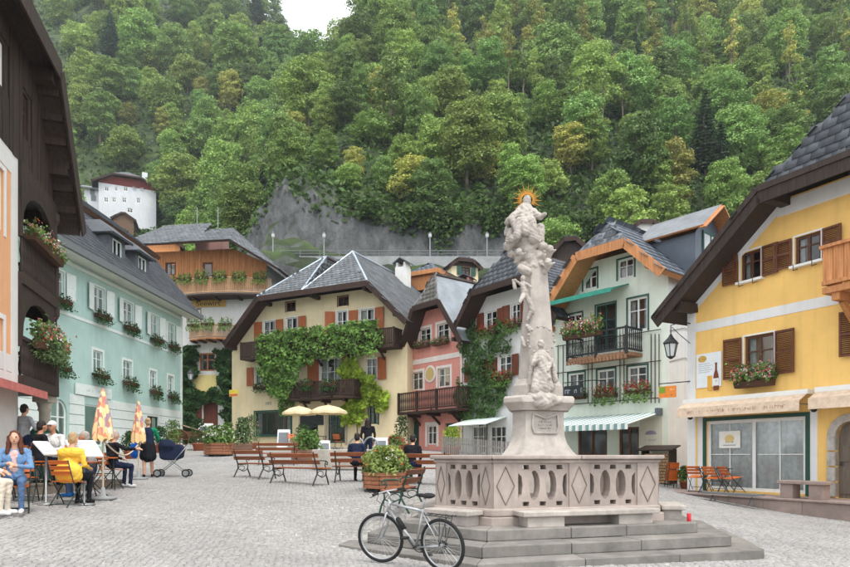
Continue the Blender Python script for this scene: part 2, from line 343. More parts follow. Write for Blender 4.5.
# Trinity column plan (triangular plan with blunt corners)
CC = V(2.05, 11.9); ANG = R(16.8)
def hexa(ra, rb, c=CC, ang=ANG):
    a = (2 * (2 * math.sqrt(3) * rb) - 2 * math.sqrt(3) * ra) / 3; 
    b = 2 * math.sqrt(3) * ra; b = (b - a) / 2
    pts = []
    q = Matrix.Rotation(ang, 2)
    for k in range(3):
        rot = Matrix.Rotation(ang + k * 2 * math.pi / 3, 2)
        for u in (-a / 2, a / 2): p = rot @ Vector((u, -ra)); pts.append((c[0] + p.x, c[1] + p.y))
    return pts
RA, RB = 2.13, 2.66
STEPS = [(hexa(RA + .86, RB + .86), .17), (hexa(RA + .45, RB + .45), .335), (hexa(RA, RB), .5)]
def cobbles():
    ys = []; y = 6.0; row = 0
    C = []
    while y < 30:
        wd = .092; xs = np.arange(-.72 * y - .3, min(.72 * y, 12.5) + .3, wd * 1.06) + (row % 2) * wd * .5
        xs = xs + rng.normal(0, .014, len(xs)); bow = .32 * np.abs(np.sin(xs * 1.15 + .35 * np.sin(y * .8)))
        C.append(np.stack([xs, y + bow + rng.normal(0, .013, len(xs)), np.full(len(xs), wd)], -1)); y += wd * 1.02; row += 1
    C = np.concatenate(C)
    keep = ~inpoly(C[:, 0], C[:, 1], STEPS[0][0]); C = C[keep]; n = len(C)
    z = Gn(C[:, 0], C[:, 1]); hw = C[:, 2] * .47 * rng.uniform(.88, 1.05, n); hh = C[:, 2] * .45 * rng.uniform(.85, 1.05, n)
    hgt = rng.uniform(.007, .014, n); tl = rng.normal(0, .05, (n, 2)); rot = rng.normal(0, .24, n)
    base = [(-1, -1), (1, -1), (1, 1), (-1, 1)]
    vs = []
    for lev, sc, hz in ((0, 1, -.012), (1, .94, .6), (2, .62, 1)):
        for bx, by in base:
            jx = bx * hw * sc * rng.uniform(.9, 1.05, n); jy = by * hh * sc * rng.uniform(.9, 1.05, n)
            x = jx * np.cos(rot) - jy * np.sin(rot); yv = jx * np.sin(rot) + jy * np.cos(rot)
            zz = z + (hgt * hz if hz > 0 else -.01) + (tl[:, 0] * x + tl[:, 1] * yv)
            vs.append(np.stack([C[:, 0] + x, C[:, 1] + yv, zz], -1))
    co = np.stack(vs, 1).reshape(-1, 3); b = (np.arange(n) * 12)[:, None]
    fs = []
    for l in (0, 4):
        for i in range(4): j = (i + 1) % 4; fs.append([l + i, l + j, l + 4 + j, l + 4 + i])
    fs.append([8, 9, 10, 11])
    q = (b[:, :, None] + np.array(fs)[None]).reshape(-1, 4)
    return mesh_np('cobbles', co, q, COBS, smooth=True)
co_o = put('cobblestones', cobbles()); tag(co_o, 'pale grey cobblestones paving the sloping market square', 'cobblestones', kind='stuff')

# ================================================================ WOODED MOUNTAIN
def hill_mat():
    m = bpy.data.materials.new('hillside'); m.use_nodes = True; t = m.node_tree; N = t.nodes; L = t.links; b = N['Principled BSDF']; b.inputs['Roughness'].default_value = .95
    tc = N.new('ShaderNodeTexCoord'); n = N.new('ShaderNodeTexNoise'); n.inputs['Scale'].default_value = .35; n.inputs['Detail'].default_value = 9; L.new(tc.outputs['Object'], n.inputs[0])
    r = N.new('ShaderNodeValToRGB'); r.color_ramp.elements[0].position = .35; r.color_ramp.elements[1].position = .7
    r.color_ramp.elements[0].color = (*srgb(34, 46, 26), 1); r.color_ramp.elements[1].color = (*srgb(78, 100, 46), 1); L.new(n.outputs[0], r.inputs[0])
    mp = N.new('ShaderNodeMapping'); mp.inputs['Scale'].default_value = (1, 1, .35); L.new(tc.outputs['Object'], mp.inputs[0])
    n2 = N.new('ShaderNodeTexNoise'); n2.inputs['Scale'].default_value = .9; n2.inputs['Detail'].default_value = 10; n2.inputs['Roughness'].default_value = .7; L.new(mp.outputs[0], n2.inputs[0])
    r2 = N.new('ShaderNodeValToRGB'); r2.color_ramp.elements[0].position = .3; r2.color_ramp.elements[1].position = .72
    r2.color_ramp.elements[0].color = (*srgb(44, 46, 46), 1); r2.color_ramp.elements[1].color = (*srgb(118, 120, 120), 1); L.new(n2.outputs[0], r2.inputs[0])
    g = N.new('ShaderNodeNewGeometry'); sx = N.new('ShaderNodeSeparateXYZ'); L.new(g.outputs['True Normal'], sx.inputs[0])
    mr = N.new('ShaderNodeMapRange'); mr.inputs[1].default_value = .36; mr.inputs[2].default_value = .5; L.new(sx.outputs[2], mr.inputs[0])
    mx = N.new('ShaderNodeMixRGB'); L.new(mr.outputs[0], mx.inputs[0]); L.new(r2.outputs[0], mx.inputs[1]); L.new(r.outputs[0], mx.inputs[2]); L.new(mx.outputs[0], b.inputs['Base Color'])
    bp = N.new('ShaderNodeBump'); bp.inputs['Distance'].default_value = 1.2; bp.inputs['Strength'].default_value = .9; L.new(n2.outputs[0], bp.inputs['Height']); L.new(bp.outputs[0], b.inputs['Normal'])
    return m
hill = grid_obj('hill', np.concatenate([np.linspace(-318, -100, 34), np.linspace(-98, 98, 150), np.linspace(100, 318, 34)]),
                np.concatenate([np.linspace(44, 66, 50), np.linspace(66.8, 330, 160)]), Hn, hill_mat())
hill['kind'] = 'structure'

def leafquads(C, Nr, S, asp=.62):
    n = len(C); Nr = Nr / (np.linalg.norm(Nr, axis=1, keepdims=True) + 1e-9)
    t = rng.normal(size=(n, 3)); a = np.cross(Nr, t); a /= np.linalg.norm(a, axis=1, keepdims=True) + 1e-9; b = np.cross(Nr, a)
    S = np.asarray(S)[:, None]
    v = np.stack([C - a * S, C + b * S * asp + Nr * S * .18, C + a * S, C - b * S * asp + Nr * S * .18], 1).reshape(-1, 3)
    return v, np.arange(n * 4).reshape(n, 4)
def unit(n):
    v = rng.normal(size=(n, 3)); return v / np.linalg.norm(v, axis=1, keepdims=True)
def blobleaves(cents, rads, per, size, flat=.8, up=.35, jit=.9):
    Cs, Ns, Ss = [], [], []
    for c, r in zip(cents, rads):
        k = int(per * r * r); u = unit(k); u[:, 2] = np.where(u[:, 2] < -.35, -u[:, 2] * .6, u[:, 2]); rr = r * rng.uniform(.45, 1.08, k) ** .6
        Cs.append(np.array(c) + u * rr[:, None] * np.array([1, 1, flat])); nn = u * .8 + rng.normal(size=(k, 3)) * jit * .6; nn[:, 2] += up; Ns.append(nn); Ss.append(size * rng.uniform(.6, 1.3, k))
    return np.concatenate(Cs), np.concatenate(Ns), np.concatenate(Ss)
TREEM = [leafm('tree_leaf_fresh', (144, 168, 86), objrand=.32, island=.4), leafm('tree_leaf_mid', (124, 152, 82), objrand=.42, island=.42), leafm('tree_leaf_yellowish', (172, 172, 90), objrand=.35, island=.4)]
FIRM = leafm('conifer_needle', (62, 86, 58), objrand=.3, island=.35)
def trunk_mesh(h, r, limbs, name='trunk'):
    m = MB(); pts = [(0, 0, -1.2)] + [(math.sin(i * 1.3) * .06 * i, math.cos(i * 1.7) * .06 * i, h * i / 6) for i in range(1, 7)]
    m.tube(pts, [r * (1 - i / 7.5) for i in range(7)], 6)
    for (z, dx, dy, dz) in limbs: m.tube([(0, 0, z), (dx * .5, dy * .5, z + dz * .6), (dx, dy, z + dz)], [r * .45, r * .3, r * .12], 5)
    return m.mesh(name, BARK, True)
def broad(seed, h, rad, low=.28, nl=20, leaf=.21, m=0):
    st = np.random.default_rng(seed); cents = []; rads = []; limbs = []
    for i in range(nl):
        t = (i + .5) / nl; z = h * (low + (1 - low) * t * .95); prof = math.sin(math.pi * min(1, .16 + .8 * t) ** .95) ** .5
        a = i * 2.4 + st.uniform(-.4, .4); rr = rad * prof * st.uniform(.35, .8)
        cents.append((rr * math.cos(a), rr * math.sin(a), z)); rads.append(rad * st.uniform(.3, .48) * (.65 + .5 * prof))
        if i % 3 == 0: limbs.append((z * .75, rr * math.cos(a), rr * math.sin(a), z * .25))
    C, Nn, S = blobleaves(cents, rads, 100, leaf); v, q = leafquads(C, Nn, S)
    return trunk_mesh(h * .9, h * .018, limbs), mesh_np('crown', v, q, TREEM[m])
def slender(seed, h, rad, m=0):
    st = np.random.default_rng(seed); cents = []; rads = []; limbs = []
    for i in range(13):
        t = i / 12; z = h * (.48 + .5 * t); a = st.uniform(0, 6.3); rr = rad * (1 - .6 * t) * st.uniform(.2, .8)
        cents.append((rr * math.cos(a), rr * math.sin(a), z)); rads.append(rad * st.uniform(.3, .5) * (1.1 - .5 * t))
        if i % 2 == 0: limbs.append((z * .85, rr * math.cos(a), rr * math.sin(a), z * .15))
    C, Nn, S = blobleaves(cents, rads, 105, .2); v, q = leafquads(C, Nn, S)
    return trunk_mesh(h * .95, h * .011, limbs), mesh_np('crown', v, q, TREEM[m])
def conifer(seed, h, rad):
    st = np.random.default_rng(seed); Cs, Ns, Ss = [], [], []
    z = h * .12
    while z < h * .99:
        rr = rad * (1 - z / h) ** .8 + .12; k = max(5, int(9 * rr + 4))
        for i in range(k):
            a = st.uniform(0, 6.3); L = rr * st.uniform(.7, 1.1); n = max(4, int(L * 9)); t = st.uniform(.1, 1, n)
            x = np.stack([np.cos(a) * t * L + st.normal(0, .1, n), np.sin(a) * t * L + st.normal(0, .1, n), z - .28 * L * t ** 1.5 + st.normal(0, .07, n)], -1)
            Cs.append(x); nn = st.normal(size=(n, 3)) * .5; nn[:, 2] += 1; nn[:, 0] += np.cos(a) * .6; nn[:, 1] += np.sin(a) * .6; Ns.append(nn); Ss.append(st.uniform(.16, .34, n))
        z += h * .035
    v, q = leafquads(np.concatenate(Cs), np.concatenate(Ns), np.concatenate(Ss), .45)
    return trunk_mesh(h * .97, h * .014, []), mesh_np('crown', v, q, FIRM)
BROADS = [broad(1, 11, 3.3, .14, 26, m=0), broad(2, 13, 3.9, .16, 30, m=1), broad(3, 9.5, 3.7, .1, 24, m=1), broad(4, 13, 2.9, .2, 24, m=0), broad(5, 10, 3.1, .12, 22, m=2), broad(6, 14.5, 4.3, .16, 34, m=0), broad(7, 15, 3.2, .16, 28, m=1), broad(8, 8, 3.9, .06, 22, m=0)]
SLEND = [slender(11, 14, 2.4, 0), slender(12, 15.5, 2.1, 2), slender(13, 13, 2.3, 0)]
FIRS = [conifer(21, 15, 3.0), conifer(22, 18, 3.3), conifer(23, 12, 2.6)]
KINDS = {'b': ([BROADS[0], BROADS[3], BROADS[5], BROADS[7]], 'broad leafy tree with a fresh green crown on the wooded mountainside', 'fresh green trees on the mountainside', 'leafy_tree'),
         'm': ([BROADS[1], BROADS[2], BROADS[6]], 'broad leafy tree with a deep green crown on the wooded mountainside', 'deep green trees on the mountainside', 'deep_green_tree'),
         'y': ([BROADS[4]], 'leafy tree already turning yellow on the wooded mountainside', 'yellowing trees on the mountainside', 'yellowing_tree'),
         's': (SLEND, 'slender pale stemmed tree with a narrow high crown on the mountainside', 'slender trees on the mountainside', 'slender_tree'),
         'f': (FIRS, 'dark pointed spruce standing among the leafy trees on the mountainside', 'spruces on the mountainside', 'spruce_tree')}
def plant_tree(kind, x, y, s, z=None):
    P, lab, grp, nm = KINDS[kind]
    tr, cr = P[rng.integers(len(P))]
    o = thing(nm, lab, 'tree', (x, y, (H(x, y) if z is None else z) - .2), rng.uniform(0, 6.3), grp); o.scale = (s * rng.uniform(1.0, 1.4), s * rng.uniform(1.0, 1.4), s * rng.uniform(.85, 1.15))
    put('trunk', tr, o); put('crown', cr, o)
cnt = {k: 0 for k in KINDS}
Yp = 51.5
while Yp < 266:
    sp = 5.0 + max(0, Yp - 64) * .028; x = -.74 * Yp
    while x < .74 * Yp:
        xx = x + rng.uniform(-.55, .55) * sp; yy = Yp + rng.uniform(-.5, .5) * sp; x += sp
        z = H(xx, yy); e = (z - CAMZ) / yy
        pxx = CX + F * xx / yy; pyy = HZ - F * e
        if e > .745 or e < .14 or pxx < 60: continue
        if 66 < pxx < 172 and 111 < yy < 133: continue           # clearing of the white house
        if 75 < pxx < 160 and pyy > 225 and yy < 118: continue
        if yy < 63.4 and not (pxx > 556 or pxx < 262): continue
        if yy < 67 and 262 < pxx < 335 and xx < -8: continue
        if yy < 60 and pxx < 262 and (yy < 58 or z < 13): continue
        if yy < 56 and pyy > 300: continue
        big = .50 + .50 * min(1, max(0, yy - 62) / 110)
        fr = rng.uniform()
        conif = .03 + .16 * (pxx < 420) * (yy > 200) + .10 * (yy > 150) * (pxx > 300)
        if fr < conif: k = 'f'; s = big * rng.uniform(.75, 1.15)
        elif 80 < yy < 150 and pxx > 430 and fr < .36: k = 's'; s = big * rng.uniform(.95, 1.3)
        else: k = 'y' if rng.uniform() < .06 else ('b' if rng.uniform() < .56 else 'm'); s = big * rng.uniform(.6, 1.3)
        if cnt[k] >= 299: k = {'b': 'm', 'm': 'b'}.get(k, 'f')
        if cnt[k] >= 299: continue
        cnt[k] += 1; plant_tree(k, xx, yy, s)
    Yp += sp * .86
print('TREES', cnt)
# undergrowth: one uncountable mass of low leaves on the slope
def undergrowth():
    n = 90000; Y = 62.5 + (rng.uniform(0, 1, n) ** 1.3) * 195; X = rng.uniform(-.74, .74, n) * Y; Z = Hn(X, Y)
    pxx = CX + F * X / Y
    ok = (Z - CAMZ) / Y < .74; X, Y, Z = X[ok], Y[ok], Z[ok]; n = len(X)
    mound = np.clip(nz(X, Y, 2.4, 1) + .3, 0, 1) * 1.9
    C = np.stack([X, Y, Z + mound * rng.uniform(.3, 1, n) + .1], -1); Nn = rng.normal(size=(n, 3)) * .7; Nn[:, 2] += .6; Nn[:, 1] -= .4
    k = 22000; x2 = rng.uniform(-6.5, 17, k); x2 = x2[(np.sin(x2 * .8 + 1) + .6 * np.sin(x2 * 2.3) + rng.normal(0, .25, k)) > -.25]; k = len(x2); dr = np.clip(rng.exponential(1.0, k), 0, 3.4) * (.55 + .45 * np.sin(x2 * .9) * np.sin(x2 * .37 + 1)); y2 = 62.4 - rng.uniform(-.9, .9, k); C2 = np.stack([x2, y2, Hn(x2, np.full(k, 63.3)) + .6 - np.abs(dr) * 1.2 + rng.normal(0, .2, k)], -1)
    N2 = rng.normal(size=(k, 3)) * .6; N2[:, 1] -= .7; N2[:, 2] += .4; C = np.concatenate([C, C2]); Nn = np.concatenate([Nn, N2]); Y = np.concatenate([Y, np.full(k, 50.)]); n = len(C)
    v, q = leafquads(C, Nn, rng.uniform(.2, .45, n) * np.where(Y == 50., .6, 1 + (Y - 62) / 200)); return mesh_np('undergrowth', v, q, leafm('undergrowth_leaf', (70, 98, 40), island=.45))
tag(put('undergrowth', undergrowth()), 'low green undergrowth covering the forest floor on the slope', 'undergrowth', kind='stuff')
# ================================================================ HOUSE KIT
def tri_holes(outer, holes):
    loops = [[V(x, z, 0) for x, z in outer]] + [[V(x, z, 0) for x, z in h] for h in holes]
    flat = [p for l in loops for p in l]; return flat, tessellate_polygon(loops)
def arch_pts(u0, u1, w0, w1, n=9):
    """opening with a round head"""
    r = (u1 - u0) / 2; c = (u0 + u1) / 2; rise = min(r, (w1 - w0) * .6); zs = w1 - rise
    return [(u0, w0), (u1, w0)] + [(c + r * math.cos(math.pi * i / n), zs + rise * math.sin(math.pi * i / n)) for i in range(n + 1)]
class House:
    def __init__(s, name, label, A, B, cat='house', group=None):
        s.A = V(*A); s.B = V(*B); d = s.B - s.A; s.W = d.length; s.d = d.normalized(); s.n = V(s.d.y, -s.d.x)   # n: outward (towards the square)
        s.z0 = min(G(*A), G(*B)) - .4; s.rz = math.atan2(s.d.y, s.d.x)
        s.o = thing(name, label, cat, (A[0], A[1], s.z0), s.rz, group); s.holes = []; s.nz = []
    def P(s, px, py, v=0.0):
        """pixel -> local (u, v, w) on the plane v behind the facade (negative: in front)"""
        r = ray(px, py); o = s.A - s.n * v
        t = (o.x * s.n.x + o.y * s.n.y) / (r.x * s.n.x + r.y * s.n.y)
        p = r * t; q = V(p.x, p.y) - s.A; return V(q.dot(s.d), v, CAMZ + p.z - s.z0)
    def world(s, u, v, w): p = s.A + s.d * u - s.n * v; return V(p.x, p.y, s.z0 + w)
    def rect(s, px0, py0, px1, py1, v=0.0):
        pc = (px0 + px1) / 2; py = (py0 + py1) / 2
        return s.P(px0, py, v).x, s.P(px1, py, v).x, s.P(pc, py1, v).z, s.P(pc, py0, v).z     # u0,u1,w0,w1
    def wall(s, outline, m, thick=.16, name='wall'):
        hs = [h for h in s.holes]; flat, tris = tri_holes(outline, hs); mb = MB()
        mb.add([(p.x, 0, p.y) for p in flat], [t for t in tris])
        k = 0; bm = []
        for h in hs:
            n = len(h)
            for i in range(n):
                (x0, z0), (x1, z1) = h[i], h[(i + 1) % n]; mb.quad((x0, 0, z0), (x1, 0, z1), (x1, thick, z1), (x0, thick, z0))
        return mb.obj(name, m, s.o)
    def shell(s, m, depth, hl, hr, wl=0, wr=None):
        """side and back walls"""
        wr = s.W if wr is None else wr; mb = MB()
        mb.quad((wl, 0, 0), (wl, depth, 0), (wl, depth, hl), (wl, 0, hl)); mb.quad((wr, 0, 0), (wr, 0, hr), (wr, depth, hr), (wr, depth, 0))
        mb.quad((wl, depth, 0), (wr, depth, 0), (wr, depth, hr), (wl, depth, hl)); return mb.obj('side_walls', m, s.o)
    # -- windows
    def window(s, box, frame=None, cols=2, rows=2, surround=None, sw=.1, shutters=None, sm=None, sill=None, curtain=.75, arch=False, louvre=False, fw=.06, shw=None, px=True, dark=False, sdepth=.14, sh_ang=0):
        u0, u1, w0, w1 = s.rect(*box) if px else box
        frame = frame or WHITE
        s.holes.append(arch_pts(u0, u1, w0, w1) if arch else [(u0, w0), (u1, w0), (u1, w1), (u0, w1)])
        y0, y1 = .055, .115; m = MB()
        if not arch:
            m.bb(u0 - .005, u0 + fw, y0, y1, w0, w1); m.bb(u1 - fw, u1 + .005, y0, y1, w0, w1); m.bb(u0 + fw, u1 - fw, y0 + .002, y1, w1 - fw, w1); m.bb(u0 + fw, u1 - fw, y0 + .002, y1, w0, w0 + fw)
        else:
            pts = arch_pts(u0 + fw / 2, u1 - fw / 2, w0, w1 - fw / 2, 12); m.tube([(x, .085, z) for x, z in pts[1:] + pts[:1]], fw / 2, 4)
        for i in range(1, cols): x = u0 + (u1 - u0) * i / cols; q = .8 if cols == 2 or i * 2 == cols else .5; m.bb(x - fw * q * .6, x + fw * q * .6, y0 + .006, y1 - .004, w0 + fw, w1 - fw)
        for j in range(1, rows): z = w0 + (w1 - w0) * (j / rows if rows != 2 else .62); m.bb(u0 + fw, u1 - fw, y0 + .012, y1 - .008, z - fw * .28, z + fw * .28)
        wo_ = m.obj('window', frame, s.o)
        MB().quad((u0, .09, w0), (u1, .09, w0), (u1, .09, w1), (u0, .09, w1)).obj('pane', GLASS, wo_)
        if curtain > 0:
            for sd in (-1, 1):
                cm = MB(); n = 10; W = (u1 - u0) * curtain * .5 * rng.uniform(.75, 1.0); xs = [i / n for i in range(n + 1)]
                top = []; 
                for i in range(n):
                    f = lambda t: ((u0 + .02 + W * t) if sd < 0 else (u1 - .02 - W * t), .22 + .025 * math.sin(t * 22))
                    (xa, ya), (xb, yb) = f(xs[i]), f(xs[i + 1]); cm.quad((xa, ya, w0 + .02), (xb, yb, w0 + .02), (xb, yb, w1 - .02), (xa, ya, w1 - .02))
                cm.obj('curtain', CURT, wo_, True)
        if surround is not None:
            q = MB(); e = sw; q.bb(u0 - e, u0 - .004, -.022, .05, w0 - e * .6, w1 + e); q.bb(u1 + .004, u1 + e, -.022, .05, w0 - e * .6, w1 + e); q.bb(u0 - .004, u1 + .004, -.02, .05, w1 + .004, w1 + e * .98); q.obj('window_surround', surround, wo_)
        if sill is not None: bevel(MB().bb(u0 - .1, u1 + .1, -sdepth, .06, w0 - .07, w0 + .004).obj('sill', sill, wo_), .008)
        if shutters:
            W = shw or (u1 - u0) / 2
            for sd in shutters:
                h = w1 - w0; q = MB(); a = .05
                if louvre:
                    q.bb(0, a, -.02, .02, 0, h); q.bb(W - a, W, -.02, .02, 0, h); q.bb(a, W - a, -.019, .019, 0, a * 1.2); q.bb(a, W - a, -.019, .019, h - a * 1.2, h); q.bb(a, W - a, -.019, .019, h * .5 - .03, h * .5 + .03)
                    n = int(h / .055)
                    for i in range(n):
                        z = a + (h - 2 * a) * (i + .5) / n; q.box((W / 2, 0, z), (W - 2 * a, .045, .008), M=Matrix.Rotation(R(38), 3, 'X'))
                else:
                    q.bb(0, W, -.012, .012, 0, h); 
                    for (x0, x1, z0, z1) in ((0, a, 0, h), (W - a, W, 0, h), (a, W - a, 0, a), (a, W - a, h - a, h), (a, W - a, h * .5 - a / 2, h * .5 + a / 2)): q.bb(x0, x1, -.026, -.012, z0, z1)
                sh = q.obj('shutter', sm or SHUT, wo_)
                gap = sw + .02 if surround is not None else .02
                if sd == 'l': sh.location = (u0 - gap, -.04, w0); sh.rotation_euler = (0, 0, math.pi + R(4 + sh_ang)); sh.location.y = -.06
                else: sh.location = (u1 + gap, -.06, w0); sh.rotation_euler = (0, 0, -R(4 + sh_ang))
        return (u0, u1, w0, w1)
    def door(s, box, m, px=True, arch=False, panels=2, glass=False, leaf=True):
        u0, u1, w0, w1 = s.rect(*box) if px else box
        s.holes.append(arch_pts(u0, u1, w0, w1) if arch else [(u0, w0), (u1, w0), (u1, w1), (u0, w1)])
        q = MB(); W = u1 - u0
        pts = arch_pts(u0, u1, w0, w1) if arch else [(u0, w0), (u1, w0), (u1, w1), (u0, w1)]
        n = len(pts); q.add([(x, .12, z) for x, z in pts] + [(x, .17, z) for x, z in pts], [tuple(range(n)), tuple(range(2 * n - 1, n - 1, -1))])
        for i in range(panels):
            x0 = u0 + W * (i + .12) / panels; x1 = u0 + W * (i + .88) / panels; h = w1 - w0
            for (a, b) in ((.06, .42), (.48, .82 if not arch else .68)): q.bb(x0, x1, .095, .12, w0 + h * a, w0 + h * b)
        d = q.obj('door', m, s.o); MB().ell((u0 + W * .12, .06, w0 + (w1 - w0) * .45), (.025, .03, .06)).obj('handle', IRON, d); return (u0, u1, w0, w1)
    # -- roof with half hip. e: eave, k: kink (2D u,w), at v=-of
    def roof(s, eL, kL, kR, eR, of, depth, vh, m, tile=(.3, .3), thick=.16, fascia=None, mats=None, tiles=True, hipdark=None):
        fascia = fascia or DARKW
        a = Vector(eL); b = Vector(kL); c = Vector(kR); d = Vector(eR)
        d1 = b - a; d2 = c - d; den = d1.x * d2.y - d1.y * d2.x; t = ((d.x - a.x) * d2.y - (d.y - a.y) * d2.x) / den; r = a + d1 * t
        s.ridge = r
        EL, KL, KR, ER = [V(p.x, -of, p.y) for p in (a, b, c, d)]; RF = V(r.x, vh, r.y); RB = V(r.x, depth, r.y); ELb = V(a.x, depth, a.y); ERb = V(d.x, depth, d.y)
        rp = MB(); planes = [('l', [EL, KL, RF, RB, ELb]), ('r', [ER, ERb, RB, RF, KR]), ('h', [KL, KR, RF])]
        ro = None
        for i, (nm, poly) in enumerate(planes):
            nn = (poly[1] - poly[0]).cross(poly[2] - poly[0]).normalized()
            if nn.z < 0: nn = -nn
            rp.slab(poly, nn, thick, 0, 1)
        ro = rp.obj('roof', [(mats or {}).get('base', m), fascia], s.o)
        if tiles:
            for nm, poly in planes:
                mm = (mats or {}).get(nm, m)
                if mm is None: continue
                if nm == 'l': ed = (V(0, 1, 0)); dn = (EL - KL)
                elif nm == 'r': ed = V(0, -1, 0); dn = (ER - KR)
                else: ed = (KR - KL); dn = ((KL + KR) / 2 - RF)
                shingles(poly, ed.normalized(), dn, tile, mm, ro)
        # boards along verge and hip eave
        q = 0
        for (p0, p1) in ((EL, KL), (KL, KR), (KR, ER)):
            o2 = V(0, -.03, -thick * .75); MB().beam(p0 + o2, p1 + o2, .05, thick * 1.9, up=(0, 0, 1)).obj('barge_board', fascia, ro)
        return ro
    def purlin(s, u, w, of, m, sz=.2):
        o = MB().bb(u - sz / 2, u + sz / 2, -of + .1, .3, w - sz, w).obj('purlin', m, s.o); return o
    def balcony(s, u0, u1, wf, dp, hgt, m, style='baluster', brackets=3, rail_m=None, slabm=None):
        q = MB(); q.bb(u0, u1, -dp, 0, wf - .14, wf); b = q.obj('balcony', slabm or m, s.o)
        rm = rail_m or m; r = MB()
        for z in (wf + hgt - .04, wf + .12):
            r.bb(u0, u1, -dp - .002, -dp + .07, z - .04, z + .03); r.bb(u0, u0 + .07, -dp + .07, 0, z - .04, z + .03); r.bb(u1 - .07, u1, -dp + .07, 0, z - .04, z + .03)
        n = max(2, int((u1 - u0) / 1.5))
        for i in range(n + 1): x = u0 + .05 + (u1 - u0 - .1) * i / n; r.bb(x - .05, x + .05, -dp - .01, -dp + .08, wf - .1, wf + hgt + .02)
        r.obj('railing', rm, b)
        if style:
            bl = MB(); st = .13; n = int((u1 - u0) / st)
            for i in range(n):
                x = u0 + (i + .5) * (u1 - u0) / n
                if style == 'boards': bl.bb(x - .052, x + .052, -dp + .01, -dp + .035, wf + .02, wf + hgt - .05)
                elif style == 'iron': bl.tube([(x, -dp + .03, wf + .08), (x + .03, -dp - .03, wf + .3), (x, -dp + .03, wf + .5), (x, -dp + .03, wf + hgt - .08)], .011, 4); bl.tube([(x + .065 + .045 * math.cos(t), -dp + .03, wf + .3 + .1 * math.sin(t)) for t in np.linspace(0, 5.6, 9)], .008, 4)
                else: bl.lathe([(.022, 0), (.034, .1), (.02, .3), (.036, .5), (.022, .75), (.03, hgt - .2)], 6, (x, -dp + .035, wf + .14))
            m2 = int(dp / st)
            for i in range(m2):
                y = -dp + (i + .7) * dp / m2
                for x in (u0 + .035, u1 - .035):
                    if style == 'boards': bl.bb(x - .012, x + .012, y - .05, y + .05, wf + .02, wf + hgt - .05)
                    else: bl.lathe([(.022, 0), (.034, .1), (.02, .3), (.036, .5), (.022, .75), (.03, hgt - .2)], 6, (x, y, wf + .14))
            stuff(bl.obj('balusters', rm, b))
        for i in range(brackets):
            x = u0 + (u1 - u0) * (i + .5) / brackets; k = MB(); k.bb(x - .07, x + .07, -dp * .92, .02, wf - .3, wf - .14); k.beam((x, -dp * .6, wf - .25), (x, .02, wf - .75), .1, .12); k.obj('bracket', m, b)
        return b
def shingles(poly, ed, dn, tile, m, parent, lift=.012):
    """overlapping slates covering a roof plane; too small to pick apart singly"""
    P = [Vector(p) for p in poly]; ed = ed.normalized(); nrm = (P[1] - P[0]).cross(P[2] - P[0]).normalized()
    if nrm.z < 0: nrm = -nrm
    dn = (dn - ed * dn.dot(ed)); dn = (dn - nrm * dn.dot(nrm)).normalized(); o = P[0]
    uv = [((p - o).dot(ed), (p - o).dot(dn)) for p in P]; us = [q[0] for q in uv]; vv = [q[1] for q in uv]
    tw, th = tile; nr = int((max(vv) - min(vv)) / th) + 1; nc = int((max(us) - min(us)) / tw) + 2
    r = np.repeat(np.arange(nr), nc); c = np.tile(np.arange(nc), nr)
    u = min(us) + (c + .5 * (r % 2)) * tw + rng.normal(0, .012, len(c)); v = max(vv) - (r + .5) * th + rng.normal(0, .008, len(c))
    ok = inpoly(u, v, uv); u = u[ok]; v = v[ok]; n = len(u)
    if n == 0: return None
    O, E, D, N_ = [np.array(x) for x in (o, ed, dn, nrm)]; hw = tw * .47; t = .016
    a = rng.uniform(.9, 1.15, n)
    def pt(du, dv, h): return O + (u + du)[:, None] * E + (v + dv)[:, None] * D + h[:, None] * N_
    up = np.full(n, lift); lo = lift + t * 1.7 * a; z = np.zeros(n)
    vs = np.stack([pt(-hw, -th * .55, up), pt(hw, -th * .55, up), pt(hw, th * .55, lo), pt(-hw, th * .55, lo), pt(-hw, th * .55, lo - t), pt(hw, th * .55, lo - t), pt(-hw, -th * .55, z), pt(hw, -th * .55, z)], 1).reshape(-1, 3)
    f = np.array([(0, 1, 2, 3), (3, 2, 5, 4), (0, 3, 4, 6), (1, 7, 5, 2)])[:, ::-1]; q = ((np.arange(n) * 8)[:, None, None] + f[None]).reshape(-1, 4)
    return stuff(put('shingles', mesh_np('shingles', vs, q, m), parent))

# ---------------------------------------------------------------- flowers and creepers
def bush(name, n, rx, ry, z0, z1, m, size, parent, seed=0, flowers=None):
    st = np.random.default_rng(seed); a = st.uniform(0, 6.28, n); r = np.sqrt(st.uniform(0, 1, n)); t = st.uniform(0, 1, n) ** .75; taper = 1 - .55 * t ** 2
    lump = 1 + .25 * np.sin(a * 3 + seed) * np.sin(t * 6 + seed)
    C_ = np.stack([r * rx * taper * lump * np.cos(a), r * ry * taper * lump * np.sin(a), z0 + (z1 - z0) * t * (.75 + .25 * lump)], -1); Nn = st.normal(size=(n, 3)) * .6 + C_ * [.8 / rx, .8 / ry, 0]; Nn[:, 2] += .4
    v, q = leafquads(C_, Nn, size * st.uniform(.6, 1.3, n), .5); stuff(put(name, mesh_np(name, v, q, m), parent))
    if flowers:
        for fm, k in flowers:
            a = st.uniform(0, 6.28, k); t = st.uniform(.35, 1, k); tp = 1 - .5 * t ** 2; C_ = np.stack([rx * tp * np.cos(a), ry * tp * np.sin(a), z0 + (z1 - z0) * t * .97], -1)
            Cc = np.repeat(C_, 5, 0) + st.normal(0, .022, (k * 5, 3)); v, q = leafquads(Cc, st.normal(size=(k * 5, 3)) + [0, -.5, .5], st.uniform(.018, .034, k * 5), .8); stuff(put('blossoms', mesh_np('blossoms', v, q, fm), parent))
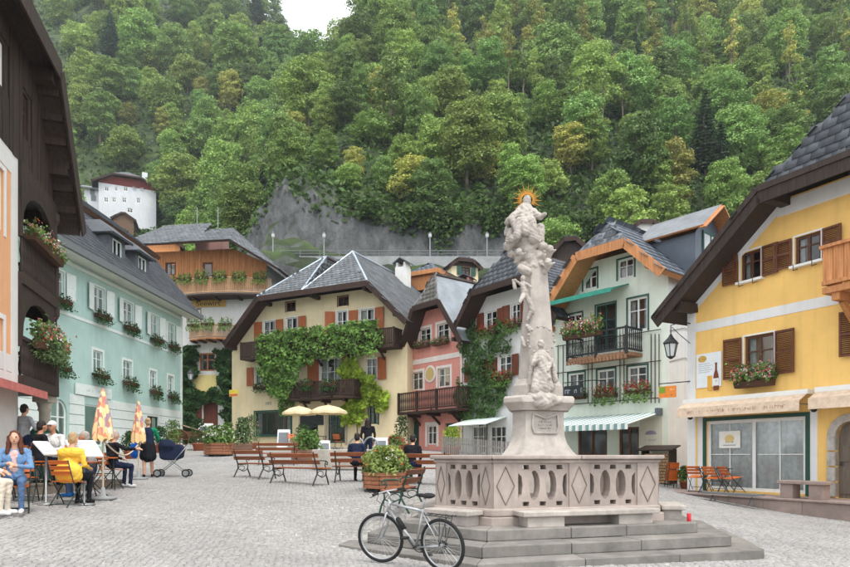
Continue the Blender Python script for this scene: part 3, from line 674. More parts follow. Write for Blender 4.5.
def fl_mesh(name, n, kind, seed, m, size, top=False):
    st = np.random.default_rng(seed)
    x = st.uniform(-.5, .5, n); 
    if kind == 'hang': y = st.normal(0, .09, n); z = .12 + st.uniform(-.38, .22, n); y -= np.clip(.1 - z, 0, .4) * .5 - .0
    else: y = st.normal(0, .09, n); z = .1 + np.abs(st.normal(.1, .12, n))
    if top: z = z * .8 + .1; y = y - .07
    wob = .08 * np.sin(x * 17 + seed); z = z + wob
    C = np.stack([x, y, z], -1); Nn = st.normal(size=(n, 3)) * .6; Nn[:, 1] -= .5; Nn[:, 2] += .5
    v, q = leafquads(C, Nn, size * st.uniform(.6, 1.3, n), .75); return mesh_np(name, v, q, m)
BOXM = wood('flower_box_wood', (84, 56, 40), axis='x')
def _bl(c, n=30, s=.028, sd=1): return fl_mesh('blossoms', n, 'up', sd, c, s, True)
FLK = {'red': (LEAF, [(REDF, 200)]), 'redpink': (LEAF, [(REDF, 200), (PINKF, 60)]), 'pink': (LEAF, [(PINKF, 170), (WHITEF, 60)]), 'green': (LEAFD, [(ORF, 8), (WHITEF, 6)]), 'mixed': (LEAF, [(WHITEF, 90), (PINKF, 110), (ORF, 40)]), 'greenonly': (LEAF, [])}
FLM = {}
def flower_box(h, u0, u1, w, kind, label, group, off=-.2, scale=1.0, wild=1.0, lush=None):
    if kind not in FLM:
        lm, bl = FLK[kind]
        FLM[kind] = [(fl_mesh('foliage', 420, 'hang' if kind in ('green', 'red', 'redpink', 'greenonly') else 'up', 3 + i, lm, .046), [fl_mesh('blossoms', n, 'up', 9 + i + j, m, .026, True) for j, (m, n) in enumerate(bl)]) for i in range(3)]
    p = h.world((u0 + u1) / 2, off, w); L = u1 - u0
    t = thing('flower_box', label, 'flower box', p, h.rz, group)
    b = MB(); b.add([(-L / 2, -.1, 0), (L / 2, -.1, 0), (L / 2, .1, 0), (-L / 2, .1, 0), (-L / 2 - .02, -.13, .17), (L / 2 + .02, -.13, .17), (L / 2 + .02, .12, .17), (-L / 2 - .02, .12, .17)], [(3, 2, 1, 0), (0, 1, 5, 4), (1, 2, 6, 5), (2, 3, 7, 6), (3, 0, 4, 7), (4, 5, 6, 7)]); b.obj('box', BOXM, t)
    n = max(1, int(round(L / 1.1))); l1 = L / n
    for i in range(n):
        fm, bms = FLM[kind][rng.integers(3)]; x = -L / 2 + l1 * (i + .5)
        sc = (l1 * 1.12 * (-1 if rng.uniform() < .5 else 1), scale * wild, scale * rng.uniform(.9, 1.15))
        stuff(put('foliage', fm, t, (x, 0, .02), 0, sc))
        for bm in bms: stuff(put('blossoms', bm, t, (x, 0, .02), 0, sc))
    if lush: bush('foliage', lush[0], L * .52, .34, -.25, lush[1], lush[2], .05, t, 3, lush[3])
    return t
def creeper(h, polys, n, m, size, name, label, cat, off=.05, thick=.28, stems=(), group=None, front=()):
    """leaves hugging a facade inside pixel polygons"""
    t = thing(name, label, cat, h.world(0, 0, 0), h.rz, group); Cs = []
    L = []
    for poly in polys:
        q = [h.P(x, y) for x, y in poly]; uv = [(p.x, p.z) for p in q]; xs = [p[0] for p in uv]; zs = [p[1] for p in uv]
        L.append((uv, (max(xs) - min(xs)) * (max(zs) - min(zs)), min(xs), max(xs), min(zs), max(zs)))
    tot = sum(l[1] for l in L)
    for uv, ar, x0, x1, z0, z1 in L:
        k = int(n * ar / tot); u = rng.uniform(x0, x1, k); ww = rng.uniform(z0, z1, k)
        u2 = u + .18 * np.sin(ww * 5.1) + rng.normal(0, .09, k); w2 = ww + .15 * np.sin(u * 4.3) + rng.normal(0, .09, k)
        ok = inpoly(u2, w2, uv); u, ww = u[ok], ww[ok]
        bul = .5 + .5 * np.sin(u * 3.7 + ww * 2.9) * np.sin(ww * 4.4 - u * 1.3); v = -(off + thick * bul * rng.uniform(.3, 1, len(u)) ** .6)
        Cs.append(np.stack([u, v, ww], -1))
    for poly, k, o2, t2 in front:
        uv = [(p.x, p.z) for p in [h.P(x, y, -o2) for x, y in poly]]; xs = [p[0] for p in uv]; zs = [p[1] for p in uv]; u = rng.uniform(min(xs), max(xs), k); ww = rng.uniform(min(zs), max(zs), k); ok = inpoly(u + rng.normal(0, .1, k), ww + .12 * np.sin(u * 6.1) + rng.normal(0, .1, k), uv); u, ww = u[ok], ww[ok]
        bul = .5 + .5 * np.sin(u * 3.7 + ww * 2.9) * np.sin(ww * 4.4 - u * 1.3); Cs.append(np.stack([u, -(o2 + t2 * bul * rng.uniform(.2, 1, len(u))), ww], -1))
    C = np.concatenate(Cs); k = len(C); Nn = rng.normal(size=(k, 3)) * .55; Nn[:, 1] -= .8; Nn[:, 2] += .35
    v, q = leafquads(C, Nn, size * rng.uniform(.6, 1.25, k), .8); stuff(put('foliage', mesh_np('foliage', v, q, m), t))
    if stems:
        sm = MB()
        for st in stems:
            pts = [h.P(x, y, -.06) for x, y in st]; sm.tube(pts, [.05] + [.03] * (len(pts) - 1), 5)
        sm.obj('stem', BARK, t)
    return t
def text_obj(txt, size, m, parent, loc, rot=(R(90), 0, 0), name='lettering', ext=.004, font=None, sx=1.0, align='CENTER'):
    c = bpy.data.curves.new(name, 'FONT'); c.body = txt; c.size = size; c.align_x = align; c.align_y = 'CENTER'; c.extrude = ext
    o = bpy.data.objects.new(name, c); COL.objects.link(o); dg = bpy.context.evaluated_depsgraph_get(); dg.update()
    me = bpy.data.meshes.new_from_object(o.evaluated_get(dg)); bpy.data.objects.remove(o)
    me.materials.clear(); me.materials.append(m); r = put(name, me, parent, loc); r.rotation_euler = rot; r.scale = (sx, 1, 1); return r

def faded_print(width, hgt, m, parent, loc, name='faded_lettering', seed=1):
    """worn, unreadable lettering: a row of uneven strokes"""
    st = np.random.default_rng(seed); q = MB(); x = -width / 2
    while x < width / 2:
        g = hgt * st.uniform(.3, .75); k = st.integers(0, 4)
        if k < 3:
            q.bb(x, x + g * .22, -.002, .001, -hgt / 2, hgt * st.uniform(.1, .5))
            if k: zc = st.uniform(-.3, .4) * hgt; q.bb(x + g * .22, x + g, -.0016, .001, zc - hgt * .08, zc + hgt * .08)
            if k == 2: q.bb(x + g * .8, x + g, -.0012, .001, -hgt / 2, hgt * st.uniform(-.1, .4))
        else: x += hgt * .25
        x += g * 1.25
    return stuff(q.obj(name, m, parent, loc=loc))
# ================================================================ HOUSES ROUND THE SQUARE
def lineat(p, q, u): return p[1] + (q[1] - p[1]) * (u - p[0]) / (q[0] - p[0])
def gable_outline(h, eL, kL, kR, eR, t=.2):
    W = h.W
    return [(0, 0), (W, 0), (W, lineat(kR, eR, W) - t), (kR[0], kR[1] - t + .05), (kL[0], kL[1] - t + .05), (0, lineat(eL, kL, 0) - t)]
def hipped(h, pEL, pKL, pKR, pER, of):
    eL, kL, kR, eR = [h.P(*p, -of) for p in (pEL, pKL, pKR, pER)]
    k = (kL.z + kR.z) / 2
    return (eL.x, eL.z), (kL.x, k), (kR.x, k), (eR.x, eR.z)
def on_facade(h, u, w, off): return h.world(u, -off, w)

# ---------------------------------------------------------------- cream vine-clad house
CREAM = plaster('cream_plaster', (226, 209, 172)); SANDST = mat('sand_stone', srgb(176, 168, 152), rough=.9, var=.2, scale=3, bump=.4, dirt=.3)
h = House('cream_house', 'big cream plastered house with two balconies, orange shutters and a green vine', (-13.06, 43.3), (-1.04, 37.2)); HC = h
BRF = wood('brown_window_frame', (98, 58, 42))
for bx, sh in (((263.5, 321, 275, 345), 'lr'), ((286, 317.6, 297.6, 345), 'r'), ((336.8, 311, 347, 338), 'l'), ((359.7, 309, 374, 337), 'lr')):
    h.window(bx, WHITE, surround=OFFW, sw=.08, shutters=sh, sm=SHUT, shw=.62, sh_ang=25 if sh == 'l' else 0)
h.window((286, 302, 295, 311.5), BRF, cols=2, rows=1, curtain=0, surround=BRF, sw=.06); h.window((338, 296.5, 348, 306), BRF, cols=2, rows=1, curtain=0, surround=BRF, sw=.06)
h.window((255, 367, 265.4, 385.5), WHITE, shutters='lr', surround=OFFW, sw=.06, shw=.55); h.window((320, 358, 341, 394), WHITE, cols=3, rows=2, shutters='lr', surround=OFFW, sw=.06, shw=.8)
h.window((293, 362, 299, 380), WHITE, surround=OFFW, sw=.05); h.window((366, 358, 377, 380), WHITE, shutters='r', surround=OFFW, sw=.06, shw=.6)
GF = GREENP
sf = h.window((255, 411.5, 291, 435.5), GF, cols=3, rows=1, curtain=.35, surround=GF, sw=.1, fw=.09, sill=GF)
h.window((369, 405, 378, 424), GF, surround=GF, sw=.08); h.window((327, 412, 345, 443), GF, cols=2, rows=2, curtain=.2, fw=.1, surround=SANDST, sw=.18)
h.window((300, 412, 318, 436), GF, cols=2, rows=1, curtain=.2, fw=.08)
OF = 1.0
eL, kL, kR, eR = hipped(h, (224, 343), (257, 297), (367, 281), (406, 320), OF)
h.wall(gable_outline(h, eL, kL, kR, eR), CREAM); h.shell(CREAM, 12, lineat(eL, kL, 0) - .2, lineat(kR, eR, h.W) - .2)
def twin_roof(h, eL, kL, kR, eR, of, depth, vh, hp, m, fascia, thick=.18):
    um = (kL[0] + kR[0]) / 2 - .6; wk = kL[1]
    u1 = eL[0] + (hp - eL[1]) * (kL[0] - eL[0]) / (kL[1] - eL[1]); u2 = eR[0] + (hp - eR[1]) * (kR[0] - eR[0]) / (kR[1] - eR[1])
    EL, KL, KR, ER = [V(p[0], -of, p[1]) for p in (eL, kL, kR, eR)]; M0 = V(um, -of, wk); P1 = V(u1, vh, hp); P2 = V(u2, vh, hp); B = lambda p: V(p.x, depth, p.z)
    pl = [([EL, KL, P1, B(P1), B(EL)], V(0, 1, 0), EL - KL), ([ER, B(ER), B(P2), P2, KR], V(0, 1, 0), ER - KR), ([KL, M0, P1], V(1, 0, 0), (KL + M0) / 2 - P1), ([M0, KR, P2], V(1, 0, 0), (M0 + KR) / 2 - P2),
          ([P1, M0, B(M0), B(P1)], V(0, 1, 0), M0 - P1), ([P2, B(P2), B(M0), M0], V(0, 1, 0), M0 - P2)]
    rp = MB()
    for poly, ed, dn in pl:
        nn = (poly[1] - poly[0]).cross(poly[2] - poly[0]).normalized(); nn = -nn if nn.z < 0 else nn
        rp.slab(poly, nn, thick, 0, 1)
    ro = rp.obj('roof', [m, fascia], h.o)
    for poly, ed, dn in pl: shingles(poly, ed, dn, (.34, .3), m, ro)
    for p0, p1 in ((EL, KL), (KL, KR), (KR, ER)): MB().beam(p0 + V(0, -.03, -.13), p1 + V(0, -.03, -.13), .05, .34).obj('barge_board', fascia, ro)
    rc = MB(); rc.tube([KL + V(0, 0, .03), P1 + V(0, 0, .05), B(P1)], .07, 6, 0); rc.tube([M0 + V(0, 0, .03), P1 + V(0, 0, .05)], .05, 6); rc.tube([M0 + V(0, 0, .03), P2 + V(0, 0, .05)], .05, 6); rc.tube([KR + V(0, 0, .03), P2 + V(0, 0, .05), B(P2)], .07, 6); rc.obj('ridge_cap', METAL, ro)
    return ro
twin_roof(h, eL, kL, kR, eR, OF, 12, 2.2, h.P(318, 258, 2.2).z, SLATE, DARKW)
for u in (.35, h.W - .35): h.purlin(u, lineat(eL, kL, u) - .2 if u < 3 else lineat(kR, eR, u) - .2, OF, DARKW, .24)
for u in (kL[0] + .3, (kL[0] + kR[0]) / 2, kR[0] - .3): h.purlin(u, kL[1] - .22, OF, DARKW, .22)
# white frieze under the hip and soft corner line
uB0 = h.P(240, 340, -1).x; uB1 = h.P(394, 340, -1).x; wB = h.P(317, 351, -1).z
h.balcony(uB0, uB1, wB, 1.0, 1.0, DARKW, 'boards', 5)
l0 = h.P(289, 390, -1).x; l1 = h.P(354, 390, -1).x; wl = h.P(321, 397, -1).z
h.balcony(l0, l1, wl, 1.0, 1.0, DARKW, 'boards', 3)
creeper(h, [[(262, 340), (280, 333), (300, 330), (330, 328), (360, 322), (378, 325), (382, 340), (375, 352), (340, 356), (322, 357), (306, 362), (297, 372), (292, 388), (286, 398), (276, 398), (268, 385), (262, 372), (258, 352)], [(280, 396), (290, 394), (296, 404), (296, 414), (288, 416), (280, 410)]], 9000, LEAFL, .105, 'climbing_vine', 'lush green vine smothering the upper balcony of the cream house', 'vine', off=.1, thick=.5, front=[([(256, 336), (280, 330), (300, 328), (330, 326), (360, 320), (380, 322), (384, 340), (376, 354), (340, 357), (318, 360), (304, 368), (296, 384), (290, 398), (276, 399), (266, 386), (260, 366)], 5200, 1.0, .4)], stems=[[(283, 440), (284, 420), (288, 400), (284, 380), (280, 350)]])
creeper(h, [[(343, 362), (352, 358), (362, 366), (372, 380), (382, 388), (392, 396), (391, 406), (384, 410), (372, 406), (366, 414), (360, 426), (350, 424), (340, 418), (338, 408), (348, 402), (350, 390), (344, 378)]], 5200, LEAFY, .13, 'grape_vine', 'yellow green grape vine climbing beside the lower balcony of the cream house', 'vine', off=.08, thick=.5, stems=[[(358, 446), (357, 425), (352, 400), (350, 370)]])
for k, (a, b, y) in enumerate(((254, 267, 387), (300, 312, 384), (322, 336, 384))):
    p0 = h.P(a, y, -.25 if k == 0 else -1.2); p1 = h.P(b, y, -.25 if k == 0 else -1.2)
    flower_box(h, p0.x, p1.x, p0.z - .15, 'green', ['small window box of trailing greenery on the cream house', 'green planted trough on the lower balcony of the cream house'][k > 0], 'flower boxes of the cream house', off=-.22 if k == 0 else -1.18)
MB().bb(0, h.W, -.05, 0, 0, .55).obj('plinth', SANDST, h.o)
faded_print(1.5, .26, GREY, h.o, (h.P(271, 403).x, -.006, h.P(271, 403).z), seed=4)
q = h.P(312, 418); bd = MB().bb(q.x - .9, q.x + .9, -.06, -.01, q.z - .45, q.z + .45).obj('wall_board', paint('chalkboard', (40, 44, 44)), h.o)

# ---------------------------------------------------------------- pink house
PINK = plaster('pink_plaster', (220, 150, 137)); PW = plaster('pale_rose_trim', (232, 222, 214))
h = House('pink_house', 'narrow pink plastered house with a dark wooden balcony and half hipped roof', (-1.2, 38.5), (2.0, 34.5)); HP = h
UP = []
for bx in ((420, 328.5, 430.5, 344), (437.4, 323.4, 449, 341)): UP.append(h.window(bx, WHITE, surround=PW, sw=.16, sill=PW))
for bx in ((412.5, 372, 423, 390), (438, 368, 450, 387)): h.window(bx, WHITE, surround=PW, sw=.16)
h.window((427.5, 425.5, 436.5, 444.5), WHITE, surround=PW, sw=.2, rows=2)
h.door((409.5, 417, 419, 453), GREENP, arch=True); h.door((445, 423, 457, 453), GREENP)
OF = .9
eL, kL, kR, eR = hipped(h, (401, 346), (412.5, 306), (438.5, 300), (461, 340), OF)
h.wall(gable_outline(h, eL, kL, kR, eR), PINK); h.shell(PINK, 10, lineat(eL, kL, 0) - .2, lineat(kR, eR, h.W) - .2)
h.roof(eL, kL, kR, eR, OF, 10, 0.0, SHING, (.32, .3), fascia=DARKW, mats={'r': None, 'base': mat('old_zinc', srgb(140, 146, 152), rough=.55, var=.2, scale=1.2, bump=.08, metal=.3, dirt=.5)})
for u in (.3, h.W - .3): h.purlin(u, (lineat(eL, kL, u) if u < 1 else lineat(kR, eR, u)) - .2, OF, DARKW)
m = MB(); wb = [h.P(407, 364), h.P(461, 354)]; zb = (wb[0].z + wb[1].z) / 2; m.bb(-.01, h.W + .01, -.03, .0, zb - .14, zb + .14); m.bb(-.012, .14, -.02, 0, .3, lineat(eL, kL, 0) - .3); m.bb(h.W - .14, h.W + .012, -.02, 0, .3, lineat(kR, eR, h.W) - .3); m.obj('trim_band', PW, h.o)
q = h.P(430.5, 374); md = MB(); md.lathe([(.46, 0), (.5, .02), (.46, .05)], 20); o = md.obj('medallion', PW, h.o, loc=(q.x, -.005, q.z)); o.rotation_euler = (R(90), 0, 0)
o = MB().lathe([(.36, 0), (.38, .012)], 20).obj('medallion_disc', plaster('ochre_disc', (206, 178, 120)), h.o, loc=(q.x, -.052, q.z)); o.rotation_euler = (R(90), 0, 0)
a0 = h.P(397.5, 400, -1).x; a1 = h.P(458, 400, -1).x; h.balcony(a0, a1, h.P(428, 410, -1).z, 1.0, 1.12, DARKW, 'baluster', 3)
for u0, u1, w0, w1 in UP: flower_box(h, u0 - .1, u1 + .1, w0 - .25, 'pink', 'window box of pink flowers under an upper window of the pink house', 'flower boxes of the pink house', off=-.22)
o = MB().lathe([(.02, 0), (.13, .05), (.15, .3), (.04, .38), (.02, .5)], 8).obj('lantern', IRON, h.o, loc=(h.P(436, 414).x, -.35, h.P(436, 416).z)); 
MB().tube([(0, 0, .5), (0, .0, .6), (0, .36, .6)], .012, 4).obj('bracket', IRON, o)

# ---------------------------------------------------------------- white house with espalier
WH = plaster('lime_white', (222, 222, 220))
h = House('white_house', 'white plastered house with red brown shutters and a trained tree on its front', (2.0, 34.6), (5.6, 29.8)); HW = h
wl = []
for bx in ((485.5, 311, 497, 331), (511.5, 303.5, 520, 324), (472.5, 361, 481.7, 381), (499, 356, 511.5, 377)): wl.append(h.window(bx, WHITE, shutters='lr', sm=SHUTB, shw=.48, surround=OFFW, sw=.07, curtain=.7))
h.window((472, 426, 488, 454), WHITE, cols=3, rows=2, fw=.07, curtain=.9); h.window((490, 426, 506, 454), WHITE, cols=3, rows=2, fw=.07, curtain=.6)
OF = 1.0
eL, kL, kR, eR = hipped(h, (455, 325), (471, 290.6), (522, 276), (556, 316), OF)
h.wall(gable_outline(h, eL, kL, kR, eR), WH); h.shell(WH, 10, lineat(eL, kL, 0) - .2, lineat(kR, eR, h.W) - .2)
h.roof(eL, kL, kR, eR, OF, 10, 0.1, SLATED, (.34, .3), fascia=DARKW)
for u in (.3, h.W - .3): h.purlin(u, (lineat(eL, kL, u) if u < 1 else lineat(kR, eR, u)) - .2, OF, DARKW)
for u0, u1, w0, w1 in (wl[0], wl[1], wl[3]): flower_box(h, u0 - .15, u1 + .15, w0 - .22, 'red', 'window box of red geraniums on the white shuttered house', 'flower boxes of the white house', off=-.22, scale=1.2)
creeper(h, [[(460, 345), (470, 322), (480, 320), (482, 345), (496, 342), (498, 322), (506, 318), (508, 335), (514, 345), (512, 352), (497, 352), (496, 372), (512, 380), (510, 398), (500, 402), (502, 416), (484, 426), (462, 420), (456, 398), (460, 382), (470, 384), (468, 360)]], 6200, leafm('espalier_leaf', (86, 120, 62)), .085, 'espalier_tree', 'leafy tree trained flat against the white shuttered house', 'tree', off=.05, thick=.35, stems=[[(486, 454), (487, 425), (488, 390), (489, 340)], [(488, 400), (472, 385), (466, 350)], [(488, 390), (502, 380)]])
AWW = cloth('white_awning', (214, 226, 222)); q0 = h.P(470, 421); q1 = h.P(507, 421); m = MB(); m.slab([(q0.x, -1.5, q0.z - .3), (q1.x, -1.5, q0.z - .3), (q1.x, -.02, q0.z + .12), (q0.x, -.02, q0.z + .12)], (0, -.3, 1), .04); m.obj('canopy', AWW, h.o)

# ---------------------------------------------------------------- mint house
MINT = plaster('mint_plaster', (226, 234, 220)); SOFTG = paint('green_frame', (52, 92, 84))
h = House('mint_house', 'pale mint house with green framed windows, iron balcony and orange eaves', (5.7, 29.6), (9.5, 25.0)); HM = h
for bx in ((583.5, 270, 597, 289), (618, 258.5, 634, 278), (567, 314, 582, 333), (628, 297.5, 647.5, 331), (568.5, 373, 584.5, 395), (597.5, 369.5, 615, 393), (628, 366, 647, 389)):
    h.window(bx, WHITE, surround=SOFTG, sw=.075, curtain=.55, fw=.075)
h.window((596, 304, 615.5, 351), SOFTG, cols=2, rows=3, curtain=.2, surround=SOFTG, sw=.06)
h.window((578, 428, 607, 456), wood('brown_shop_frame', (110, 72, 48)), cols=2, rows=1, fw=.1, curtain=0); h.window((619, 427, 639, 462), wood('brown_shop_frame', (110, 72, 48)), cols=2, rows=1, fw=.09, curtain=0)
OF = 1.1
eL, kL, kR, eR = hipped(h, (547, 303), (576, 256.5), (625, 235.8), (662.6, 268.7), OF)
h.wall(gable_outline(h, eL, kL, kR, eR), MINT)
SIDEW = plaster('side_white', (216, 218, 220)); h.shell(SIDEW, 8, lineat(eL, kL, 0) - .2, lineat(kR, eR, h.W) - .2)
ro = h.roof(eL, kL, kR, eR, OF, 8, -.3, METALD, (.6, .42), fascia=ORW, mats={'base': METALD, 'h': SLATE}, thick=.2)
for u in (.3, h.W - .3): h.purlin(u, (lineat(eL, kL, u) if u < 1 else lineat(kR, eR, u)) - .22, OF, ORW, .22)
rf = h.ridge
# snow guards on the hip and the far slope
sg = MB().bb(-.09, .09, -.03, .03, 0, .07).mesh('snow_guard', METALD)
for i in range(3):
    for j in range(5 - i):
        t = (i + .6) / 4; u = kL[0] + (kR[0] - kL[0]) * (.12 + .76 * (j + .5 * (i + 1)) / 5); v = -OF + (-.3 + OF) * t; w = kL[1] + (rf.y - kL[1]) * t; put('snow_guard', sg, ro, (u, v, w + .02))
# dormer facing along the street
a = h.P(640, 230, 2.6); wd = 1.15; pk = a.z + .05; uw = h.W + .35; d0 = MB(); yc = 2.6
lo = pk - 1.25; d0.slab([(rf.x + .3, yc, pk), (uw + .5, yc, pk), (uw + .5, yc - wd - .35, lo + .1), (rf.x + .3, yc - wd - .35, lo + .1)], (0, -.7, .7), .08, 0, 1); d0.slab([(rf.x + .3, yc, pk), (rf.x + .3, yc + wd + .35, lo + .1), (uw + .5, yc + wd + .35, lo + .1), (uw + .5, yc, pk)], (0, .7, .7), .08, 0, 1)
dm = d0.obj('dormer', [SLATE, ORW], h.o); q = MB(); q.add([(uw, yc - wd, lo - 1.6), (uw, yc + wd, lo - 1.6), (uw, yc + wd, lo), (uw, yc, pk - .15), (uw, yc - wd, lo)], [(0, 1, 2, 3, 4)]); q.quad((uw, yc - wd, lo - 1.6), (uw, yc - wd, lo), (rf.x, yc - wd, lo), (rf.x, yc - wd, lo - 1.6)); q.quad((uw, yc + wd, lo - 1.6), (uw, yc + wd, lo), (rf.x, yc + wd, lo), (rf.x, yc + wd, lo - 1.6)); q.obj('dormer_wall', METALD, dm)
q = MB(); q.bb(uw + .005, uw + .06, yc - .6, yc + .6, lo - .95, lo - .85); q.bb(uw + .005, uw + .06, yc - .6, yc + .6, lo + .1, lo + .2)
for y in (-.6, 0, .52): q.bb(uw + .005, uw + .055, yc + y, yc + y + .08, lo - .85, lo + .1)
q.obj('window', SOFTG, dm); MB().quad((uw + .03, yc - .6, lo - .9), (uw + .03, yc + .6, lo - .9), (uw + .03, yc + .6, lo + .15), (uw + .03, yc - .6, lo + .15)).obj('pane', paint('pale_blind', (205, 210, 212)), dm)
for sgn in (-1, 1): MB().beam((uw + .5, yc, pk - .1), (uw + .5, yc + sgn * (wd + .38), lo - .03), .05, .24, (1, 0, 0)).obj('barge_board', ORW, dm)
# balcony with iron scrolls
a0 = h.P(566, 345, -1.1).x; a1 = h.P(627, 345, -1.1).x; wf = h.P(597, 355, -1.1).z
b = h.balcony(a0, a1, wf, 1.1, 1.0, IRON, 'iron', 0, rail_m=IRON, slabm=wood('weathered_balcony', (150, 112, 84)))
sk = MB(); n = int((a1 - a0) / .16)
for i in range(n): x = a0 + (i + .5) * (a1 - a0) / n; sk.lathe([(.07, 0), (.075, .1), (.02, .16)], 6, (x, -1.11, wf - .28), sy=.3)
stuff(sk.obj('fretwork', wood('weathered_balcony', (150, 112, 84)), b))
x0 = a0; flower_box(h, a0, a0 + (a1 - a0) * .62, wf + .78, 'pink', 'long balcony box of pink and white flowers on the mint house', 'balcony flowers of the mint house', off=-1.22, scale=1.7)
for (x0, x1, y) in ((567, 585, 398), (595, 616, 396), (626, 648.5, 392.5)):
    p0 = h.P(x0, y, -.2); p1 = h.P(x1, y, -.2); flower_box(h, p0.x, p1.x, p0.z - .1, 'redpink' if x0 > 580 else 'pink', 'window box of bright red geraniums on the mint house' if x0 > 580 else 'window box of pale pink geraniums behind the hanging sign of the mint house', 'flower boxes of the mint house', scale=1.15)
# trellis
pole = []
for x in (558, 563, 588, 592, 620, 624, 651, 655, 659):
    pt = h.P(x, 334 if x > 600 else 345, -.07); pb = h.P(x, 403, -.07); MB().tube([pb, pt], .02, 5).obj('trellis_pole', GREY if 0 else DARKW, h.o)
for ya, yb in ((346, 330), (374, 360), (407, 396)):
    p0 = h.P(556, ya, -.09); p1 = h.P(661, yb, -.09); zz = (p0.z + p1.z) / 2; MB().tube([(p0.x, -.1, zz), (p1.x, -.1, zz)], .02, 5).obj('trellis_rail', DARKW, h.o)
# awnings
gaw = cloth('green_awning', (70, 150, 132)); p0 = h.P(560, 300); p1 = h.P(629, 283); zz = (p0.z + p1.z) / 2
m = MB(); m.slab([(p0.x, -1.3, zz - .42), (p1.x, -1.3, zz - .42), (p1.x, -.02, zz), (p0.x, -.02, zz)], (0, -.3, 1), .05); m.bb(p0.x, p1.x, -1.35, -1.28, zz - .56, zz - .38); m.obj('green_awning', gaw, h.o)
def stripe_mat():
    m = bpy.data.materials.new('striped_awning'); m.use_nodes = True; N = m.node_tree.nodes; L = m.node_tree.links; b = N['Principled BSDF']; b.inputs['Roughness'].default_value = .9
    tc = N.new('ShaderNodeTexCoord'); sx = N.new('ShaderNodeSeparateXYZ'); L.new(tc.outputs['Object'], sx.inputs[0]); mm = N.new('ShaderNodeMath'); mm.operation = 'MULTIPLY'; mm.inputs[1].default_value = 3.1; L.new(sx.outputs[0], mm.inputs[0])
    fr = N.new('ShaderNodeMath'); fr.operation = 'FRACT'; L.new(mm.outputs[0], fr.inputs[0]); gt = N.new('ShaderNodeMath'); gt.operation = 'GREATER_THAN'; gt.inputs[1].default_value = .5; L.new(fr.outputs[0], gt.inputs[0])
    mx = N.new('ShaderNodeMixRGB'); mx.inputs[1].default_value = (*srgb(222, 228, 224), 1); mx.inputs[2].default_value = (*srgb(120, 150, 148), 1); L.new(gt.outputs[0], mx.inputs[0]); L.new(mx.outputs[0], b.inputs['Base Color']); return m
p0 = h.P(556, 421); p1 = h.P(660, 409); zz = (p0.z + p1.z) / 2; m = MB(); m.slab([(p0.x, -2.2, zz - .5), (p1.x, -2.2, zz - .5), (p1.x, -.02, zz), (p0.x, -.02, zz)], (0, -.4, 1), .03)
n = int((p1.x - p0.x) / .323)
for i in range(n + 1):
    x = p0.x + i * .323; m.bb(x, min(p1.x, x + .3), -2.23, -2.2, zz - .72, zz - .49)
m.obj('striped_awning', stripe_mat(), h.o); MB().bb(p1.x - .05, p1.x + .12, -.3, -.01, zz - .12, zz + .16).obj('awning_cassette', METALD, h.o)
# wall sign plate, wires, box
q = h.P(651, 432); MB().bb(q.x - .5, q.x + .5, -.02, 0, q.z - .55, q.z + .55).obj('wall_plate', plaster('pale_plate', (214, 212, 196)), h.o)
bl_ = paint('plate_print', (150, 146, 164)); MB().lathe([(.26, 0), (.2, .12), (.05, .16)], 10, sy=.02).obj('plate_drawing', bl_, h.o, loc=(q.x, -.022, q.z - .1)); faded_print(.5, .09, bl_, h.o, (q.x, -.024, q.z - .32), seed=5)
m = MB()
for z in (5.2, 6.4): m.tube([(h.W + .02, .1, z), (h.W + .03, 1.2, z + .25), (h.W + .02, 3, z + .05)], .01, 4)
m.obj('cable', IRON, h.o)

# ---------------------------------------------------------------- yellow house
YEL = plaster('yellow_plaster', (242, 198, 118), dirt=.16); LOUV = wood('brown_louvre', (112, 68, 46), rough=.55)
dd = V(.475, -.88).normalized(); A = V(8.63, 21.0); B = A + dd * 11.5
h = House('yellow_house', 'yellow plastered house with brown louvred shutters, white bands and dark eaves', tuple(A), tuple(B)); HY = h
BW = wood('window_brown', (96, 60, 42), rough=.5)
yw = []
for bx, sh in (((741, 250.7, 761, 280), 'lr'), ((795, 234, 821, 263), 'lr'), ((744.5, 334.5, 774, 376.5), 'lr'), ((868, 305, 900, 352), 'lr')):
    yw.append(h.window(bx, BW, cols=2, rows=2, surround=WHITE, sw=.05, shutters=sh, sm=LOUV, louvre=True, shw=.5 if bx[1] < 300 else .58, sill=WHITE, curtain=.45, fw=.075))
# shop front
u0, u1, w0, w1 = h.rect(705, 417, 808, 488); w0 = .92 - h.z0 - .46 + .03; PL = .46; w0 = PL - h.z0 + .06
h.window((u0 + .06, u1 - .06, w0, w1 - .05), WHITE, px=False, cols=2, rows=1, fw=.1, curtain=0); s0 = MB()
for a, b in ((u0 + .16, (u0 + u1) / 2 - .12), ((u0 + u1) / 2 + .12, u1 - .16)):
    x = (a + b) / 2; s0.bb(x - .012, x + .012, .066, .1, w0 + .1, w1 - .15); s0.bb(a, b, .064, .1, w0 + (w1 - w0) * .5 - .012, w0 + (w1 - w0) * .5 + .012)
s0.obj('glazing_bar', WHITE, h.o)
g = MB(); g.bb(u0 - .06, u0 + .055, -.035, .04, w0 - .04, w1 + .06); g.bb(u1 - .055, u1 + .06, -.035, .04, w0 - .04, w1 + .06); g.bb(u0 + .055, u1 - .055, -.033, .04, w1 - .05, w1 + .058); g.obj('shop_front_frame', GREENP, h.o)
g = MB(); g.bb(u0 - .26, u0 - .065, -.015, .0, w0 - .1, w1 + .2); g.obj('white_border', OFFW, h.o); g = MB(); g.bb(u1 + .065, u1 + .26, -.015, 0, w0 - .1, w1 + .2); g.obj('white_border', OFFW, h.o)
cm = MB(); n = 60
